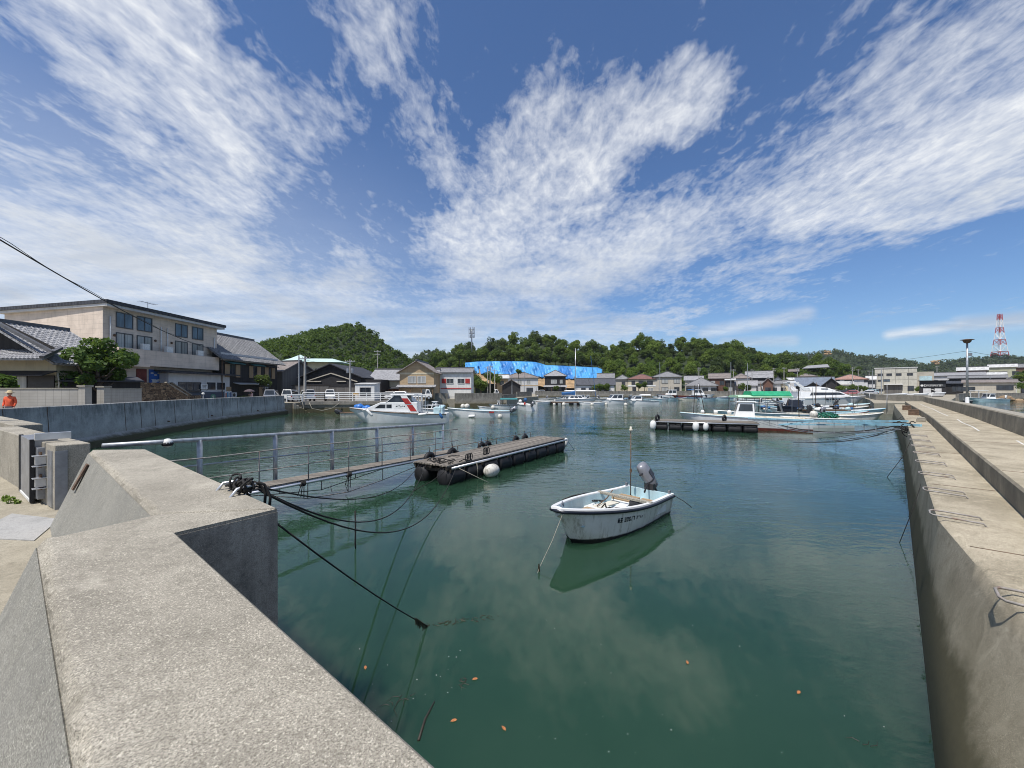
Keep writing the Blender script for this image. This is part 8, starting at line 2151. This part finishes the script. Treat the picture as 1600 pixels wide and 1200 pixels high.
# the light blue gangway from the quay
ga, gb2 = Vector((18.15, 17.9, 1.66)), Vector((18.6, 31.2, 1.0))
t_ = thing('gangway', 'light blue steel gangway with hanging braces reaching from the right quay to the pontoon', 'gangway', ga); off = t_.location
dv = (gb2-ga).normalized(); nv = Vector((dv.y, -dv.x, 0)).normalized()
ga2, gb3 = ga+nv*-.0, gb2
mb = MB(off); mb.bar(ga-dv*.3, gb2, .10, .11); mb.build('near_beam', M['lightblue'], t_)
mb = MB(off); mb.bar(ga+nv*.55+dv*1.6, gb2+nv*.6, .05, .05); mb.build('far_beam', M['lightblue'], t_)
mb = MB(off)
for i in range(5):
    p = ga.lerp(gb2, (i+.5)/5); mb.bar(p+Vector((0,0,-.02)), p+nv*.6-Vector((0,0,.02)), .03, .03)
mb.build('cross_bars', M['lightblue'], t_)
mb = MB(off); 
for v_ in (0, .6):
    pts_ = [ga.lerp(gb2, u)+nv*v_-Vector((0,0,.9*math.sin(math.pi*u)*.75+.06)) for u in (.04,.2,.35,.5,.65,.8,.96)]
    mb.tube(pts_, .022, 6)
    for i, u in enumerate((.2,.35,.5,.65,.8)): mb.tube([ga.lerp(gb2, u)+nv*v_, pts_[i+1]], .02, 6)
mb.build('braces', M['galv'], t_)
t_ = thing('brace_frame', 'blue-grey A-shaped steel frame beside the light blue gangway at the quay', 'frame', at(1385, 22.5, 0)); off = t_.location
mb = MB(off); a_, b_, c_, d_ = Vector(pq(29.5, .46, 1.6)), Vector((20.4, 25.5, 1.25)), Vector(pq(27.2,.46,1.55)), Vector((17.9, 26.6, .9))
mb.bar(a_, b_, .09, .09); mb.bar(c_, d_, .08, .08); mb.bar(b_, d_, .08, .08); mb.bar(b_, Vector((18.6,22.5,1.45)), .06, .06); mb.build('beams', M['lightblue'], t_)
mb = MB(off); mb.tube(sag(a_-Vector((0,0,.1)), d_, .5), .03, 6); mb.build('hanging_rope', M['rope'], t_)
rr = random.Random(17)
for i, s in enumerate((25.2, 26.6, 28.4, 31.0, 33.4, 36.0)):
    p = Vector(pq(s, .42, 1.55)); q_ = Vector(pq(s+rr.uniform(-.6,.9), -rr.uniform(1.5,4.5), rr.uniform(-.05,.5)))
    wire('dark mooring rope drooping from the quay lip to the moored boats', sag(p, q_, rr.uniform(.15,.5), 12), .012, 'rope', 'mooring_rope', 'mooring ropes along the right quay', M['rope'])
for i, s in enumerate((25.4, 27.3, 29.0)):
    mb = MB(); p = Vector(pq(s, .40, 1.5))
    for k in range(8):
        c = p+Vector((rr.uniform(-.2,.2), rr.uniform(-.2,.2), rr.uniform(-.35,.1))); a0 = rr.uniform(0,6); r = rr.uniform(.08,.18)
        mb.tube([c+Vector((r*math.cos(a), .5*r*math.sin(a), r*math.sin(a))) for a in [a0+q2*.6 for q2 in range(10)]], .022, 5)
    tag(mb.build('rope_bundle', M['rope'], None, smooth=True), 'dark rope bundle hanging over the quay lip %s' % ['nearest the gangway foot', 'just past the gangway foot', 'farther along beside the A-shaped frame'][i], 'rope')
wire('thin line from the quay lip slanting down to the water, nearer the camera', [pq(12.2,.44,1.5), pq(12.0,.25,.7), pq(11.9,.05,-.02)], .007, 'rope', 'mooring_rope', None, M['rope'])
wire('thin dark line from the quay lip down to the water before the gangway', [pq(21,.44,1.5), pq(20.8,.2,.8), pq(20.4,-.25,-.02)], .010, 'rope', 'mooring_rope', None, M['rope'])
# far right water
fbx, _ = boat('fishing_boat', 'pale blue and white fishing boat moored on the far right shore', 1541, 101, 9.6, 2.6, PI, .75, 1.15, 'paleblue', 'white', 'white_clean', False, 'white_clean', cabin=(-1.4,.5,1.3,1.8,1.5,{'nwin':1,'rake_f':.5}))
mb = MB()
for x in (.9,2.9):
    for s in (1,-1): mb.tube([(x,s*.9,1.0),(x,s*.9,2.8)], .05, 6)
mb.box((1.9,0,2.85),(2.4,2.1,.12)); mb.build('net_frame', M['white_clean'], fbx)
boat('motor_boat', 'dark hulled speedboat on the far right shore behind the lamp post', 1497, 92, 5.0, 1.9, PI, .7, .95, 'darkcar', 'white', 'white_clean', False, None)
boat('motor_boat', 'white speedboat nose at the end of the pale blue fishing boat', 1566, 103, 5.0, 2.0, .1, .9, 1.2, 'white_clean', 'white', 'navy', False, None)
for px, D, lab in ((1402,74,'upturned white skiff on the hard left of the black shop'),(1437,80,'white skiff lying on the hard before the black shop'),(1465,92,'flat white boat on the slope below the black shop')):
    boat('dinghy', lab, px, D, 4.2, 1.5, .1, .6, .8, 'white_clean', 'white', 'white', True, None, 1, z=GZ+.3)

# poles, whips and outriggers standing up from the moored boats on the right
rr = random.Random(41)
for i in range(26):
    px = rr.uniform(1130, 1390); D = rr.uniform(36, 62) if px < 1340 else rr.uniform(40, 50); h = rr.uniform(1.6, 3.6); x, y, _ = at(px, D)
    mb = MB(); mb.tube([(x, y, .6), (x+rr.uniform(-.25,.25), y, .6+h)], .022, 5)
    tag(mb.build('boat_pole', M[rr.choice(['grey_metal','twig','rust','fender'])], None, smooth=True), 'thin upright pole or rod standing among the moored boats at the right', 'pole', 'rods standing among the moored boats')
for i in range(34):
    px = rr.uniform(1190, 1345); D = rr.uniform(42, 60); x, y, _ = at(px, D); r = rr.uniform(.14,.34); c = rr.choice(['fender','navy','blackplastic','buoy','paleblue','offwhite','twig','bluecover'])
    mb = MB(); mb.ell((0,0,0), (r*1.3,r,r*.8), 9, 6); mb.v = [(v[0]*(1+.2*math.sin(9*v[1])), v[1], v[2]*(1+.25*math.sin(8*v[0]))) for v in mb.v]
    o = mb.build('deck_gear', M[c], None, smooth=True); o.location = (x, y, .95); tag(o, 'small heap of gear lying on the moored boats at the right', 'gear', 'gear heaped on the moored boats')

# the crowd of small craft in front of the village
rr = random.Random(77); spots_ = []
for px, D, L in ((842,100,5),(856,104,5.5),(872,108,6),(848,116,5),(885,104,5.5),(918,108,6),(938,100,5.5),(950,112,6.5),(972,104,6),(990,98,5),(1015,104,6),(1032,112,5.5),(1012,118,6),(1046,116,5),(985,120,6.5),(958,122,6),(925,122,6),(895,118,6),(868,122,5.5),(1072,112,5.5),(1088,118,6),(1108,112,5),(1128,116,6),(1164,112,5.5),(1180,104,6),(1196,96,6),(1172,92,5),(1212,84,6),(1232,78,6),(1160,80,5.5)):
    k = rr.randrange(4); hd = rr.choice([0, PI])+rr.uniform(-.25,.25)
    boat('small_craft', 'small moored craft in the crowd of boats before the village' if k else 'small moored craft with a tiny cabin in the crowd of boats before the village', px, D, L, 1.8, hd, rr.uniform(.55,.75), rr.uniform(.85,1.05), rr.choice(['white','white_clean','offwhite','paleblue']), rr.choice(['white','paleblue','offwhite','blackplastic']), rr.choice(['navy','white_clean','bluecover','rust']), True,
         rr.choice([None,'blackplastic','cowl']), 2, cabin=(-.4,.8,.8,1.2,1.0,{'nwin':1,'rake_f':.5}) if k == 0 else None, mtilt=.7, group='small craft crowded before the village')
    if rr.random() < .6:
        x, y, _ = at(px, D); h = rr.uniform(1.8,4.2); mb = MB(); mb.tube([(x+rr.uniform(-1,1),y,.5),(x+rr.uniform(-1,1),y,.5+h)], .035, 5)
        tag(mb.build('boat_pole', M[rr.choice(['grey_metal','twig','fender'])], None, smooth=True), 'thin upright rod standing among the small craft before the village', 'pole', 'rods standing among the small craft')
